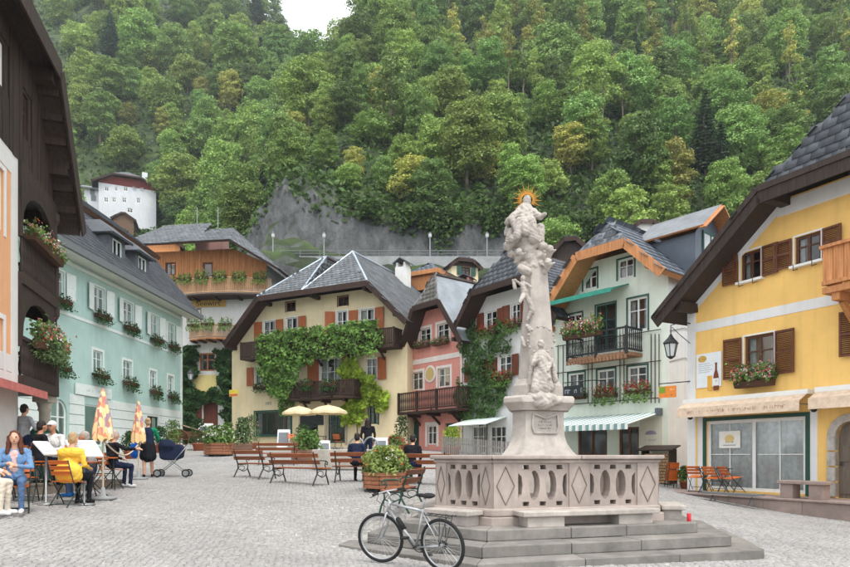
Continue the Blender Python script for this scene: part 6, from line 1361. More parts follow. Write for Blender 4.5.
# ================================================================ BENCHES
BEN = wood('bench_slat_brown', (150, 88, 56), rough=.55, axis='x'); GRI = paint('green_cast_iron', (42, 76, 66)); DGI = paint('dark_cast_iron', (52, 56, 56))
def bench(loc, rz, L, label, iron, group=None, back_only=False):
    t = thing('park_bench', label, 'bench', loc, rz, group)      # faces local -y
    for s in (-1, 1):
        x = s * (L / 2 - .14); m = MB()
        m.tube([(x, -.30, 0), (x, -.27, .12), (x, -.2, .28), (x, -.22, .42), (x, .12, .40)], .02, 6); m.tube([(x, .28, 0), (x, .2, .15), (x, .12, .3), (x, .13, .42), (x, .2, .62), (x, .27, .86)], .02, 6)
        m.tube([(x, .18, .60), (x, 0, .64), (x, -.2, .63), (x, -.27, .58), (x, -.25, .53), (x, -.2, .55)], .016, 6); m.tube([(x, -.22, .42), (x, -.16, .52), (x, -.2, .63)], .014, 6)
        m.tube([(x, -.2, .26), (x, -.05, .2), (x, .12, .28)], .014, 6); m.tube([(x + .0, .1 * math.cos(a), .3 + .07 * math.sin(a)) for a in np.linspace(0, 5, 10)], .01, 5); m.obj('cast_end', iron, t)
    for y, z in ((-.2, .44), (-.09, .435), (.02, .435)): bevel(MB().box((0, y, z), (L, .095, .032)).obj('seat_slat', BEN, t), .005)
    for y, z in ((.175, .60), (.24, .77)): bevel(MB().box((0, y, z), (L, .028, .11), M=Matrix.Rotation(R(-20), 3, 'X')).obj('back_slat', BEN, t), .005)
    return t
bench(onground(298.5, 17.1), R(145), 1.9, 'slatted bench with dark iron legs beside the planter, its back to the paving', DGI)
bench(onground(254, 18.9), R(138), 1.6, 'short slatted bench with curled iron ends in front of the flower tub', DGI)
bench(onground(278, 24.0), R(178), 1.6, 'brown slatted bench by the stone trough', DGI)
bench(onground(417, 17.0), R(165), 1.9, 'slatted bench behind the big planter with a man in black', DGI)
bb_ = bench(V(-.42, 12.7, max(G(-.42, 12.7), .5)), R(77) + math.pi, 1.6, 'slatted bench with green iron ends tight beside the monument', GRI)
bench(onground(352, 17.6), R(172), 1.1, 'slatted bench carrying a person in dark blue beside the planter', DGI)

# ================================================================ PLANTERS AND POTS
PWD = wood('planter_wood', (156, 104, 76), axis='x'); PWD2 = wood('grey_planter_wood', (130, 100, 82), axis='x'); SOIL = mat('soil', (.03, .022, .016), bump=.5)
def octo_planter(loc, rz, r, hgt, label, bushargs, wd=PWD):
    t = thing('wooden_planter', label, 'planter', loc, rz); n = 8; nb = 4
    for k in range(n):
        a0 = 2 * math.pi * (k - .5) / n; a1 = 2 * math.pi * (k + .5) / n; p0 = V(r * math.cos(a0), r * math.sin(a0), 0); p1 = V(r * math.cos(a1), r * math.sin(a1), 0)
        for j in range(nb):
            z = .07 + (hgt - .07) * (j + .5) / nb; bevel(MB().beam(p0 + V(0, 0, z), p1 + V(0, 0, z), .05, (hgt - .07) / nb - .012).obj('plank', wd, t), .008)
    MB().prism([(.94 * r * math.cos(2 * math.pi * (k - .5) / n), .94 * r * math.sin(2 * math.pi * (k - .5) / n)) for k in range(n)], .05, hgt - .05).obj('soil', SOIL, t)
    for x, y in ((.5, .5), (-.5, .5), (.5, -.5), (-.5, -.5)): MB().box((x * r, y * r, .03), (.12, .12, .07)).obj('foot', DKM, t)
    bush('foliage', *bushargs, parent=t) if 0 else bush('foliage', bushargs[0], bushargs[1], bushargs[1], hgt - .05, bushargs[2], bushargs[3], bushargs[4], t, bushargs[5], bushargs[6]); return t
octo_planter(onground(386, 15.6), R(10), .56, .46, 'big octagonal wooden planter overflowing with a yellow green bush', (3000, .6, 1.08, leafm('pale_bush_leaf', (150, 170, 92)), .055, 4, [(ORF, 7), (leafm('yellow_bloom', (220, 200, 80)), 14), (WHITEF, 16)]))
octo_planter(onground(219, 29), R(10), .66, .6, 'octagonal wooden planter with white hydrangeas in front of the inn', (1500, .75, 1.35, LEAF, .09, 6, [(WHITEF, 90)]))
def box_planter(loc, rz, L, W_, hgt, label, bushargs):
    t = thing('box_planter', label, 'planter', loc, rz)
    for s in (-1, 1):
        for j in range(3):
            z = .05 + (hgt - .05) * (j + .5) / 3; hp = (hgt - .05) / 3 - .01; MB().box((0, s * W_ / 2, z), (L, .04, hp)).obj('plank', PWD2, t); MB().box((s * (L / 2 - .021), 0, z), (.04, W_ - .05, hp)).obj('plank', PWD2, t)
    MB().box((0, 0, hgt / 2), (L - .1, W_ - .1, hgt - .1)).obj('soil', SOIL, t); n, h2, lm, sz, sd, fl = bushargs; bush('foliage', n, L * .5, W_ * .7, hgt - .05, h2, lm, sz, t, sd, fl)
box_planter(onground(308, 25.5), R(4), 1.25, .5, .5, 'low wooden box planter with a green shrub by the trough', (1100, 1.25, LEAF, .07, 8, [(WHITEF, 10)]))
box_planter(onground(243, 31), R(10), .9, .5, .5, 'small wooden box planter with pale grasses beside the white hydrangeas', (900, 1.7, LEAFG, .09, 9, [(WHITEF, 20)]))
TERR = mat('terracotta', srgb(176, 104, 74), rough=.9, var=.15, bump=.2)
def pot(loc, r, hgt, bh, label, m, seed, fl=None, n=600, size=.06, bx=1.5):
    t = thing('potted_plant', label, 'potted plant', loc, 0); MB().lathe([(r * .7, 0), (r, hgt * .85), (r * 1.1, hgt * .86), (r * 1.1, hgt), (r * .9, hgt)], 12).obj('pot', TERR, t, True); bush('foliage', n, r * bx, r * bx, hgt, hgt + bh, m, size, t, seed, fl); return t
for i, (px_, Y, r, hg, bh, m, lab, fl) in enumerate(((160, 32, .3, .4, .9, LEAFD, 'leafy pot plant beside the pram', None), (173, 33, .35, .4, 1.2, LEAF, 'bushy pot plant in front of the old cart', None), (199, 34, .35, .4, 1.3, LEAFD, 'tall dark pot plant beside the old cart', None),
    (131, 27, .3, .35, .8, LEAFD, 'dark green pot plant behind the second closed umbrella', None), (252, 36, .3, .35, 1.5, LEAFG, 'feathery pot plant at the corner of the cream house', [(PINKF, 10)]), (229, 38, .3, .4, 1.1, LEAF, 'round green pot plant under the hanging yellow sign', None),
    (402, 33, .32, .45, 1.4, LEAFD, 'clipped cone shaped pot plant beside the arched green door', None), (395, 31, .3, .4, .5, LEAF, 'pot of red flowers beside the arched green door', [(REDF, 40)]), (452, 30, .4, .5, .9, LEAFY, 'yellow green shrub in a pot in front of the pink house', None), (303, 33, .3, .4, 1.0, LEAFD, 'dark shrub between the open cream parasols', None), (686, 22.5, .22, .3, .5, LEAF, 'small pot plant at the corner of the yellow house', None))):
    pot(onground(px_, Y), r, hg, bh, lab, m, i + 20, fl)

# ================================================================ PARASOLS, SIGNS, MENU STANDS
def patt_mat():
    m = bpy.data.materials.new('printed_umbrella'); m.use_nodes = True; N = m.node_tree.nodes; L = m.node_tree.links; b = N['Principled BSDF']; b.inputs['Roughness'].default_value = .85
    tc = N.new('ShaderNodeTexCoord'); mp = N.new('ShaderNodeMapping'); mp.inputs['Scale'].default_value = (13, 13, 8); L.new(tc.outputs['Object'], mp.inputs[0]); v = N.new('ShaderNodeTexVoronoi'); v.feature = 'F1'; v.inputs['Scale'].default_value = 1; L.new(mp.outputs[0], v.inputs[0])
    r = N.new('ShaderNodeValToRGB'); r.color_ramp.interpolation = 'CONSTANT'; e = r.color_ramp.elements; e[0].position = 0; e[0].color = (*srgb(238, 200, 150), 1); e[1].position = .28; e[1].color = (*srgb(214, 146, 108), 1)
    for p, c in ((.45, (192, 128, 116)), (.6, (232, 200, 146)), (.8, (160, 136, 146)), (.92, (238, 218, 192))): x = e.new(p); x.color = (*srgb(*c), 1)
    sp = N.new('ShaderNodeSeparateXYZ'); L.new(v.outputs['Color'], sp.inputs[0]); L.new(sp.outputs[0], r.inputs[0])
    sz = N.new('ShaderNodeSeparateXYZ'); L.new(tc.outputs['Object'], sz.inputs[0]); lt = N.new('ShaderNodeMath'); lt.operation = 'LESS_THAN'; lt.inputs[1].default_value = 1.28; L.new(sz.outputs[2], lt.inputs[0])
    mx = N.new('ShaderNodeMixRGB'); L.new(lt.outputs[0], mx.inputs[0]); L.new(r.outputs[0], mx.inputs[1]); mx.inputs[2].default_value = (*srgb(226, 192, 138), 1); L.new(mx.outputs[0], b.inputs['Base Color']); return m
PATT = patt_mat(); PAULE = wood('pale_pole', (214, 196, 168))
def closed_umbrella(loc, label, hgt=2.3, low=1.05):
    t = thing('closed_umbrella', label, 'umbrella', loc); MB().lathe([(.02, 0), (.02, hgt)], 8).obj('pole', PAULE, t); MB().lathe([(.26, 0), (.26, .05), (.06, .07), (.035, .25)], 16).obj('base', CONC, t, True)
    m = MB(); n = 32; prof = [(.175, low), (.17, low + .2), (.12, low + .55), (.065, hgt - .15), (.022, hgt + .03)]
    vs = []; 
    for r, z in prof:
        for j in range(n): a = 2 * math.pi * j / n; f_ = 1 + .22 * math.cos(8 * a) * (1 if z < hgt - .2 else .3); vs.append((r * f_ * math.cos(a), r * f_ * math.sin(a), z + (.04 * math.cos(8 * a + .6) if z == low else 0)))
    m.add(vs, [(i * n + j, i * n + (j + 1) % n, (i + 1) * n + (j + 1) % n, (i + 1) * n + j) for i in range(len(prof) - 1) for j in range(n)]); m.obj('folded_canopy', PATT, t, True); MB().lathe([(.12, low + .6), (.125, low + .65)], 12).obj('tie_band', PAULE, t) if 0 else None; return t
u1 = onground(103, 13.2); u2 = onground(138.5, 18.2)
closed_umbrella(u1, 'closed orange printed umbrella behind the person in yellow', 2.25, 1.22); closed_umbrella(u2, 'closed orange printed umbrella beside the woman with the pram', 2.2, 1.05)
a = u1 + V(.02, 0, 1.2); b = u2 + V(0, 0, 1.0); rp = MB(); rp.tube([a.lerp(b, i / 14) - V(0, 0, .3 * math.sin(math.pi * i / 14)) for i in range(15)], .018, 6); tag(rp.obj('barrier_rope', PAULE), 'sagging pale rope strung between the two closed umbrellas', 'rope')
CRM = mat('cream_canvas', srgb(238, 220, 180), rough=.9, var=.06, bump=.1, trans=.25)
def parasol(loc, R_, hgt, label, group=None):
    t = thing('parasol', label, 'parasol', loc, 0, group); MB().lathe([(.03, 0), (.025, hgt + .05)], 8).obj('pole', GREENP if 0 else PAULE, t); MB().lathe([(.3, 0), (.3, .08), (.05, .1)], 14).obj('base', CONC, t)
    n = 8; m = MB(); vs = []
    for r, z in ((R_, hgt - .5), (R_ * .97, hgt - .36), (R_ * .55, hgt - .13), (.02, hgt)):
        for j in range(n * 2): a = math.pi * j / n; k = 1 if j % 2 == 0 else .955; vs.append((r * k * math.cos(a), r * k * math.sin(a), z - (0 if j % 2 == 0 else .03)))
    m.add(vs, [(i * 16 + j, i * 16 + (j + 1) % 16, (i + 1) * 16 + (j + 1) % 16, (i + 1) * 16 + j) for i in range(3) for j in range(16)]); m.obj('canopy', CRM, t)
    for j in range(8): a = 2 * math.pi * j / 8; MB().tube([(0, 0, hgt - .06), (R_ * math.cos(a) * .97, R_ * math.sin(a) * .97, hgt - .4)], .01, 4).obj('rib', PAULE, t)
    return t
parasol(onground(299, 37.2), 1.0, 2.45, 'open cream parasol in front of the shop window of the cream house'); parasol(onground(328, 36.4), 1.1, 2.5, 'open cream parasol in front of the entrance of the cream house')
WPLT = paint('menu_white', (226, 228, 228)); PRNT = paint('menu_print', (120, 126, 132))
def menu_stand(px_, Y, hgt, w_, d_, rz, label):
    t = thing('menu_stand', label, 'menu stand', onground(px_, Y), rz); MB().lathe([(.2, 0), (.2, .02), (.05, .035), (.02, .05), (.02, hgt - .06)], 16).obj('pole', GALV, t, True); q = Matrix.Rotation(R(38), 3, 'X'); b = MB().box((0, 0, 0), (w_, d_, .03), M=q).obj('board', WPLT, t, loc=(0, 0, hgt))
    m = MB()
    for i in range(6): m.box(tuple(q @ V(-w_ * .1 * (i % 2), d_ * (.32 - .12 * i), .017)), (w_ * (.7 - .2 * (i % 2)), .016, .002), M=q)
    stuff(m.obj('printed_lines', PRNT, b))
menu_stand(46, 12.0, 1.05, .3, .4, R(68), 'slim menu stand with a tilted board in front of the man in black'); menu_stand(84, 12.3, 1.08, .55, .5, R(50), 'menu stand with a wide white tilted board beside the person in yellow')
def aboard(px_, Y, w_, hgt, label, m, rz=0):
    t = thing('sandwich_board', label, 'sandwich board', onground(px_, Y), rz)
    for s in (-1, 1): q = Matrix.Rotation(s * R(12), 3, 'X'); o = MB().box(tuple(V(0, s * hgt * .11, hgt / 2)), (w_, .025, hgt), M=q).obj('panel', m, t); MB().box(tuple(V(0, s * (hgt * .11 + .017), hgt / 2)), (w_ * .8, .004, hgt * .7), M=q).obj('notice', PRNT if m is WPLT else paint('chalk', (60, 62, 60)), o)
aboard(284, 36, .7, 1.1, 'white sandwich board below the shop window of the cream house', WPLT); aboard(324, 27, .5, .8, 'small white sandwich board against the stone trough', WPLT, R(20)); aboard(206, 40, .9, 1.5, 'tall white notice board at the inn door', WPLT); aboard(381, 28, .6, .9, 'pale sandwich board behind the bush of the big planter', WPLT, R(-10)); aboard(313, 33, .6, 1.0, 'dark chalk board under the open parasols', paint('chalkboard', (40, 44, 44)))
# hanging signs, lanterns
def lantern(t, loc, s=1.0, m=IRON):
    x, y, z = loc; b = MB(); b.lathe([(.03 * s, 0), (.1 * s, .03 * s), (.17 * s, .36 * s), (.19 * s, .38 * s), (.06 * s, .52 * s), (.02 * s, .6 * s)], 6, (x, y, z)); 
    f_ = MB()
    for k in range(6): a = 2 * math.pi * k / 6; f_.tube([(x + .1 * s * math.cos(a), y + .1 * s * math.sin(a), z + .03 * s), (x + .17 * s * math.cos(a), y + .17 * s * math.sin(a), z + .36 * s)], .012 * s, 4)
    f_.lathe([(.2 * s, .36 * s), (.2 * s, .39 * s), (.07 * s, .53 * s), (.02 * s, .62 * s)], 6, (x, y, z)); f_.lathe([(.03 * s, -.03 * s), (.11 * s, .03 * s)], 6, (x, y, z)); f_.obj('lantern_frame', m, t); MB().lathe([(.09 * s, .04 * s), (.155 * s, .35 * s)], 6, (x, y, z)).obj('lantern_glass', mat('frosted_glass', srgb(206, 212, 212), rough=.3, var=.05, bump=0), t)
h = HY; p = h.P(677, 352, -.9); t = thing('wall_lantern', 'six sided iron lantern on a bracket at the corner of the yellow house', 'lantern', h.world(0, 0, 0), h.rz); lz = h.P(677, 358, -.55).z; lu = -.05
lantern(t, (lu, -.75, lz), 1.25); MB().tube([(.1, -.0, lz + 1.15), (.02, -.3, lz + 1.2), (lu, -.75, lz + 1.05), (lu, -.75, lz + .75)], .018, 6).obj('bracket', IRON, t); MB().tube([(.1, 0, lz + .5), (.0, -.35, lz + .75), (lu, -.7, lz + 1.0)], .012, 5).obj('bracket_brace', IRON, t)
su = h.P(666, 393, -.45); t = thing('hanging_sign', 'small orange and green hanging sign between the mint and yellow houses', 'sign', h.world(0, 0, 0), h.rz); z = h.P(666, 393, -.2).z
MB().tube([(.1, -.02, z + .32), (-.95, -.3, z + .32)], .018, 6).obj('bracket', IRON, t); b = MB().bb(-.95, -.35, -.02, .02, z - .18, z + .2).obj('panel', paint('sign_orange', (232, 140, 60)), t, loc=(.12, -.22, 0)); b.rotation_euler = (0, 0, R(14)); MB().bb(-.93, -.72, -.026, .026, z - .02, z + .18).obj('green_patch', paint('sign_green', (120, 160, 50)), b); faded_print(.28, .08, paint('sign_cream', (250, 206, 140)), b, (-.53, -.0215, z + .09), seed=12); faded_print(.42, .06, paint('sign_brown', (176, 92, 50)), b, (-.65, -.0215, z - .1), seed=13)
h = HM; q = h.P(573, 392, -.9); t = thing('iron_name_sign', 'black iron hanging sign with pale lettering on the mint house', 'sign', h.world(0, 0, 0), h.rz); pa = h.P(564, 387, -.9); pb = h.P(583, 393, -.9); MB().bb(pa.x, pb.x, -.92, -.88, pb.z - .12, pa.z + .02).obj('panel', IRON, t); faded_print((pb.x - pa.x) * .85, .2, paint('sign_grey', (160, 168, 180)), t, ((pa.x + pb.x) / 2, -.922, (pa.z + pb.z) / 2 - .04), seed=14); pc = h.P(592, 384, -.3); MB().tube([(pa.x, -.9, pa.z + .18), (pb.x + .3, -.6, pa.z + .2), (pb.x + .5, 0, pa.z + .2)], .02, 5).obj('bracket', IRON, t)
for x in (pa.x + .1, pb.x - .1): MB().tube([(x, -.9, pa.z), (x, -.88, pa.z + .19)], .008, 4).obj('hanger', IRON, t)
h = HC; q = h.P(237, 393, -.6); t = thing('yellow_hanging_sign', 'small yellow hanging sign at the corner of the cream house', 'sign', h.world(0, 0, 0), h.rz); MB().bb(q.x - .65, q.x + .1, -.64, -.6, q.z - .22, q.z + .22).obj('panel', paint('sign_yellow', (226, 206, 70)), t); MB().bb(q.x - .64, q.x + .09, -.645, -.641, q.z - .2, q.z - .04).obj('red_stripe', paint('sign_red', (206, 110, 70)), t); faded_print(.55, .11, paint('sign_darkred', (170, 110, 50)), t, (q.x - .27, -.642, q.z + .1), seed=15); MB().tube([(q.x - .7, -.62, q.z + .28), (.1, -.62, q.z + .28), (.1, 0, q.z + .28)], .02, 5).obj('bracket', IRON, t)
h = HT; t = thing('corner_lantern', 'old lantern on the far corner of the teal house', 'lantern', h.world(0, 0, 0), h.rz); q = h.P(189, 379, -.6); lantern(t, (h.W + .3, -.4, q.z), 1.1); MB().tube([(h.W, 0, q.z + .8), (h.W + .3, -.4, q.z + .8), (h.W + .3, -.4, q.z + .6)], .02, 5).obj('bracket', IRON, t)

# ================================================================ RAISED TERRACE, STONE BENCH, TROUGH, CART
h = HY; PST = mat('terrace_stone', srgb(158, 140, 132), rough=.9, var=.2, scale=2, bump=.4, dirt=.35, objrand=.1)
t = thing('stone_terrace', 'low reddish stone terrace along the yellow house', 'terrace', (h.A.x, h.A.y, 0), h.rz); PL = .46
u = -1.6
while u < 9:
    L = rng.uniform(.9, 1.5); bevel(MB().bb(u, u + L - .008, -1.25, -.9, -.5, PL - .055).obj('kerb_stone', PST, t), .012); bevel(MB().bb(u, u + L - .008, -1.3, -.62, PL - .055, PL + rng.uniform(-.003, .003)).obj('edge_slab', PST, t), .012); u += L
for i in range(12):
    for j in range(1): bevel(MB().bb(-1.6 + i * .88, -1.6 + i * .88 + .872, -.62, .3 if i < 2 else -.005, PL - .3, PL - .002).obj('paving_slab', PST, t), .006)
t2 = thing('stone_bench', 'plain stone bench on the terrace of the yellow house', 'bench', h.world(0, 0, 0), h.rz); q = h.P(805, 497, -.95); x = q.x; z = PL - h.z0; bevel(MB().bb(x - .62, x + .62, -1.2, -.75, z + .38, z + .47).obj('slab', PST, t2), .015)
for s in (-.38, .38): bevel(MB().bb(x + s - .17, x + s + .17, -1.15, -.8, z, z + .38).obj('support', PST, t2), .012)
t3 = thing('low_bench', 'low dark metal bench standing on the cobbles before the terrace', 'bench', h.world(0, 0, 0), h.rz); q = h.P(731, 506, -1.75); g = G(*h.world(q.x, -1.75, 0).xy) - h.z0; MB().bb(q.x - .85, q.x + .85, -1.9, -1.55, g + .28, g + .33).obj('slab', GREY, t3)
for s in (-.6, .6): MB().tube([(q.x + s - .12, -1.72, g), (q.x + s, -1.72, g + .24), (q.x + s + .12, -1.72, g)], .02, 5).obj('leg', GREY, t3)
for i in range(2): MB().bb(9.0 - 3.2 + .0, 9.4, -1.75 - .4 * i, -1.3 - .4 * i, -.3 - h.z0 - .2, -h.z0 + .28 - .17 * i).obj('doorstep', PST, t) if 0 else None
sp_ = gp(348, 469); sp_ = onground(350, 22); t = thing('stone_trough', 'pale stone fountain trough with steel hoops behind the benches', 'fountain', sp_, R(-8)); L = 2.4; tm_ = mat('trough_stone', srgb(176, 170, 160), bump=.4, var=.2, dirt=.4)
for nm, b in (('trough_side', (-L / 2, L / 2, -.5, -.36, 0, .68)), ('trough_side', (-L / 2, L / 2, .36, .5, 0, .68)), ('trough_end', (-L / 2, -L / 2 + .14, -.36, .36, 0, .678)), ('trough_end', (L / 2 - .14, L / 2, -.36, .36, 0, .678))): bevel(MB().bb(*b).obj(nm, tm_, t), .03, 3)
MB().bb(-L / 2 + .14, L / 2 - .14, -.36, .36, .3, .55).obj('water', mat('water', (.03, .05, .05), rough=.05, bump=.05), t)
for x in (.25, .75): MB().tube([(x + .3 * math.cos(a), -.1, .6 + .5 * math.sin(a)) for a in np.linspace(0, math.pi, 14)], .03, 8).obj('hoop', GALV, t, True)
# old cart
t = thing('old_cart', 'old wooden hand cart with spoked wheels beside the teal house', 'cart', onground(190, 35), R(20)); cw = wood('cart_wood', (110, 78, 56), axis='x')
for y in (-.5, .5):
    for x, r in ((-.6, .55), (.7, .45)):
        w_ = put('wheel', None, t, (x, y, r)); MB().tube([(r * math.cos(2 * math.pi * i / 20), 0, r * math.sin(2 * math.pi * i / 20)) for i in range(20)], .04, 6, closed=True).obj('rim', cw, w_, True); m = MB(); m.lathe([(.09, -.08), (.09, .08)], 8)
        for k in range(10): a = math.pi * k / 5; m.tube([(0, 0, 0), (r * math.cos(a), 0, r * math.sin(a))], .025, 4)
        m.obj('spokes', cw, w_)
MB().bb(-1.1, 1.2, -.4, .4, .62, .7).obj('bed', cw, t); MB().bb(-1.1, 1.2, -.42, -.38, .7, 1.0).obj('side_board', cw, t); MB().bb(-1.1, 1.2, .38, .42, .7, 1.0).obj('side_board', cw, t); MB().box((.2, 0, 1.15), (1.3, .9, .05), M=Matrix.Rotation(R(18), 3, 'Y')).obj('lid', wood('pale_lid', (196, 168, 136), axis='x'), t)
# picket fence in front of the white house
t = thing('picket_fence', 'low grey picket fence in front of the white shuttered house', 'fence', (0, 0, 0)); a = onground(442, 27); b = onground(510, 24); pk = MB().bb(-.03, .03, -.01, .01, 0, 1.05).mesh('picket', wood('grey_picket', (150, 146, 142))); n = 34
for i in range(n): p = a.lerp(b, i / (n - 1)); put('picket', pk, t, (p.x, p.y, G(p.x, p.y)), math.atan2(b.y - a.y, b.x - a.x))
for z in (.3, .8): MB().beam((a.x, a.y + .03, G(a.x, a.y) + z), (b.x, b.y + .03, G(b.x, b.y) + z), .02, .06).obj('rail', wood('grey_picket', (150, 146, 142)), t)
# firewood store by the mint house
h = HM; q = h.P(655, 466, -.6); t = thing('firewood_rack', 'lean-to rack of split firewood against the mint house', 'firewood rack', h.world(q.x, -.1, G(*h.world(q.x, 0, 0).xy) - h.z0), h.rz)
m = MB()
for s in (-.6, .56): MB().bb(s, s + .06, -.5, 0, 0, 1.35).obj('post', BLACKW, t)
MB().slab([(-.75, -.6, 1.32), (.75, -.6, 1.32), (.75, .05, 1.5), (-.75, .05, 1.5)], (0, -.2, 1), .05).obj('rack_roof', BLACKW, t); lm = MB().lathe([(.055, 0), (.055, .4)], 7).mesh('log', wood('split_log', (186, 150, 112)))
for i in range(10):
    for j in range(10): o = put('log', lm, t, (-.5 + i * .112 + .05 * (j % 2), -.02, .08 + j * .115)); o.rotation_euler = (R(90), rng.uniform(0, 3), 0)
m = MB().lathe([(.032, 0), (.034, .01), (.034, .125), (.026, .135)], 14); tag(m.obj('drink_can', paint('can_red', (196, 44, 52), .3), None, True), 'small red drink can left standing on the monument step', 'can').location = (at(689, 523, 10.6).x, 10.6, .5)
# ================================================================ CHAIRS AND TABLES
ORC = wood('orange_chair_slat', (214, 112, 52), rough=.5, axis='x'); CHF = paint('dark_chair_frame', (44, 60, 56))
_sl = MB().box((0, 0, 0), (.40, .055, .014)).mesh('slat', ORC); _bsl = MB().box((0, 0, 0), (.40, .012, .075)).mesh('back_slat', ORC)
def chair(loc, rz, label, group=None, tilt=0):
    t = thing('folding_chair', label, 'chair', loc, rz, group); t.rotation_euler = (tilt, 0, rz); m = MB()      # faces local -y
    for s in (-1, 1): x = s * .205; m.tube([(x, -.22, 0), (x, .1, .47), (x, .24, .86)], .011, 6); x = s * .185; m.tube([(x, .24, 0), (x, -.18, .44)], .011, 6)
    m.tube([(-.205, -.16, .09), (.205, -.16, .09)], .008, 5); m.tube([(-.185, .2, .05), (.185, .2, .05)], .008, 5); m.obj('frame', CHF, t, True)
    for k in range(6): put('seat_slat', _sl, t, (0, -.2 + k * .066, .45 + .004 * k))
    for k in range(3): o = put('back_slat', _bsl, t, (0, .155 + k * .036, .62 + k * .1)); o.rotation_euler = (R(-20), 0, 0)
    return t
def table(loc, rz, label, m=ORC, w_=.7, hgt=.73):
    t = thing('cafe_table', label, 'table', loc, rz); q = MB().box((0, 0, 0), (w_, .085, .022)).mesh('table_slat', m); n = int(w_ / .09)
    for k in range(n): put('table_slat', q, t, (0, -w_ / 2 + (k + .5) * w_ / n, hgt))
    f_ = MB()
    for s in (-1, 1): f_.tube([(s * w_ * .42, -w_ * .4, 0), (s * w_ * .42, w_ * .35, hgt - .02)], .013, 6); f_.tube([(s * w_ * .38, w_ * .4, 0), (s * w_ * .38, -w_ * .35, hgt - .02)], .013, 6)
    f_.tube([(-w_ * .42, -.02 * w_, hgt * .5), (w_ * .42, -.02 * w_, hgt * .5)], .01, 5); f_.obj('frame', CHF, t, True); return t

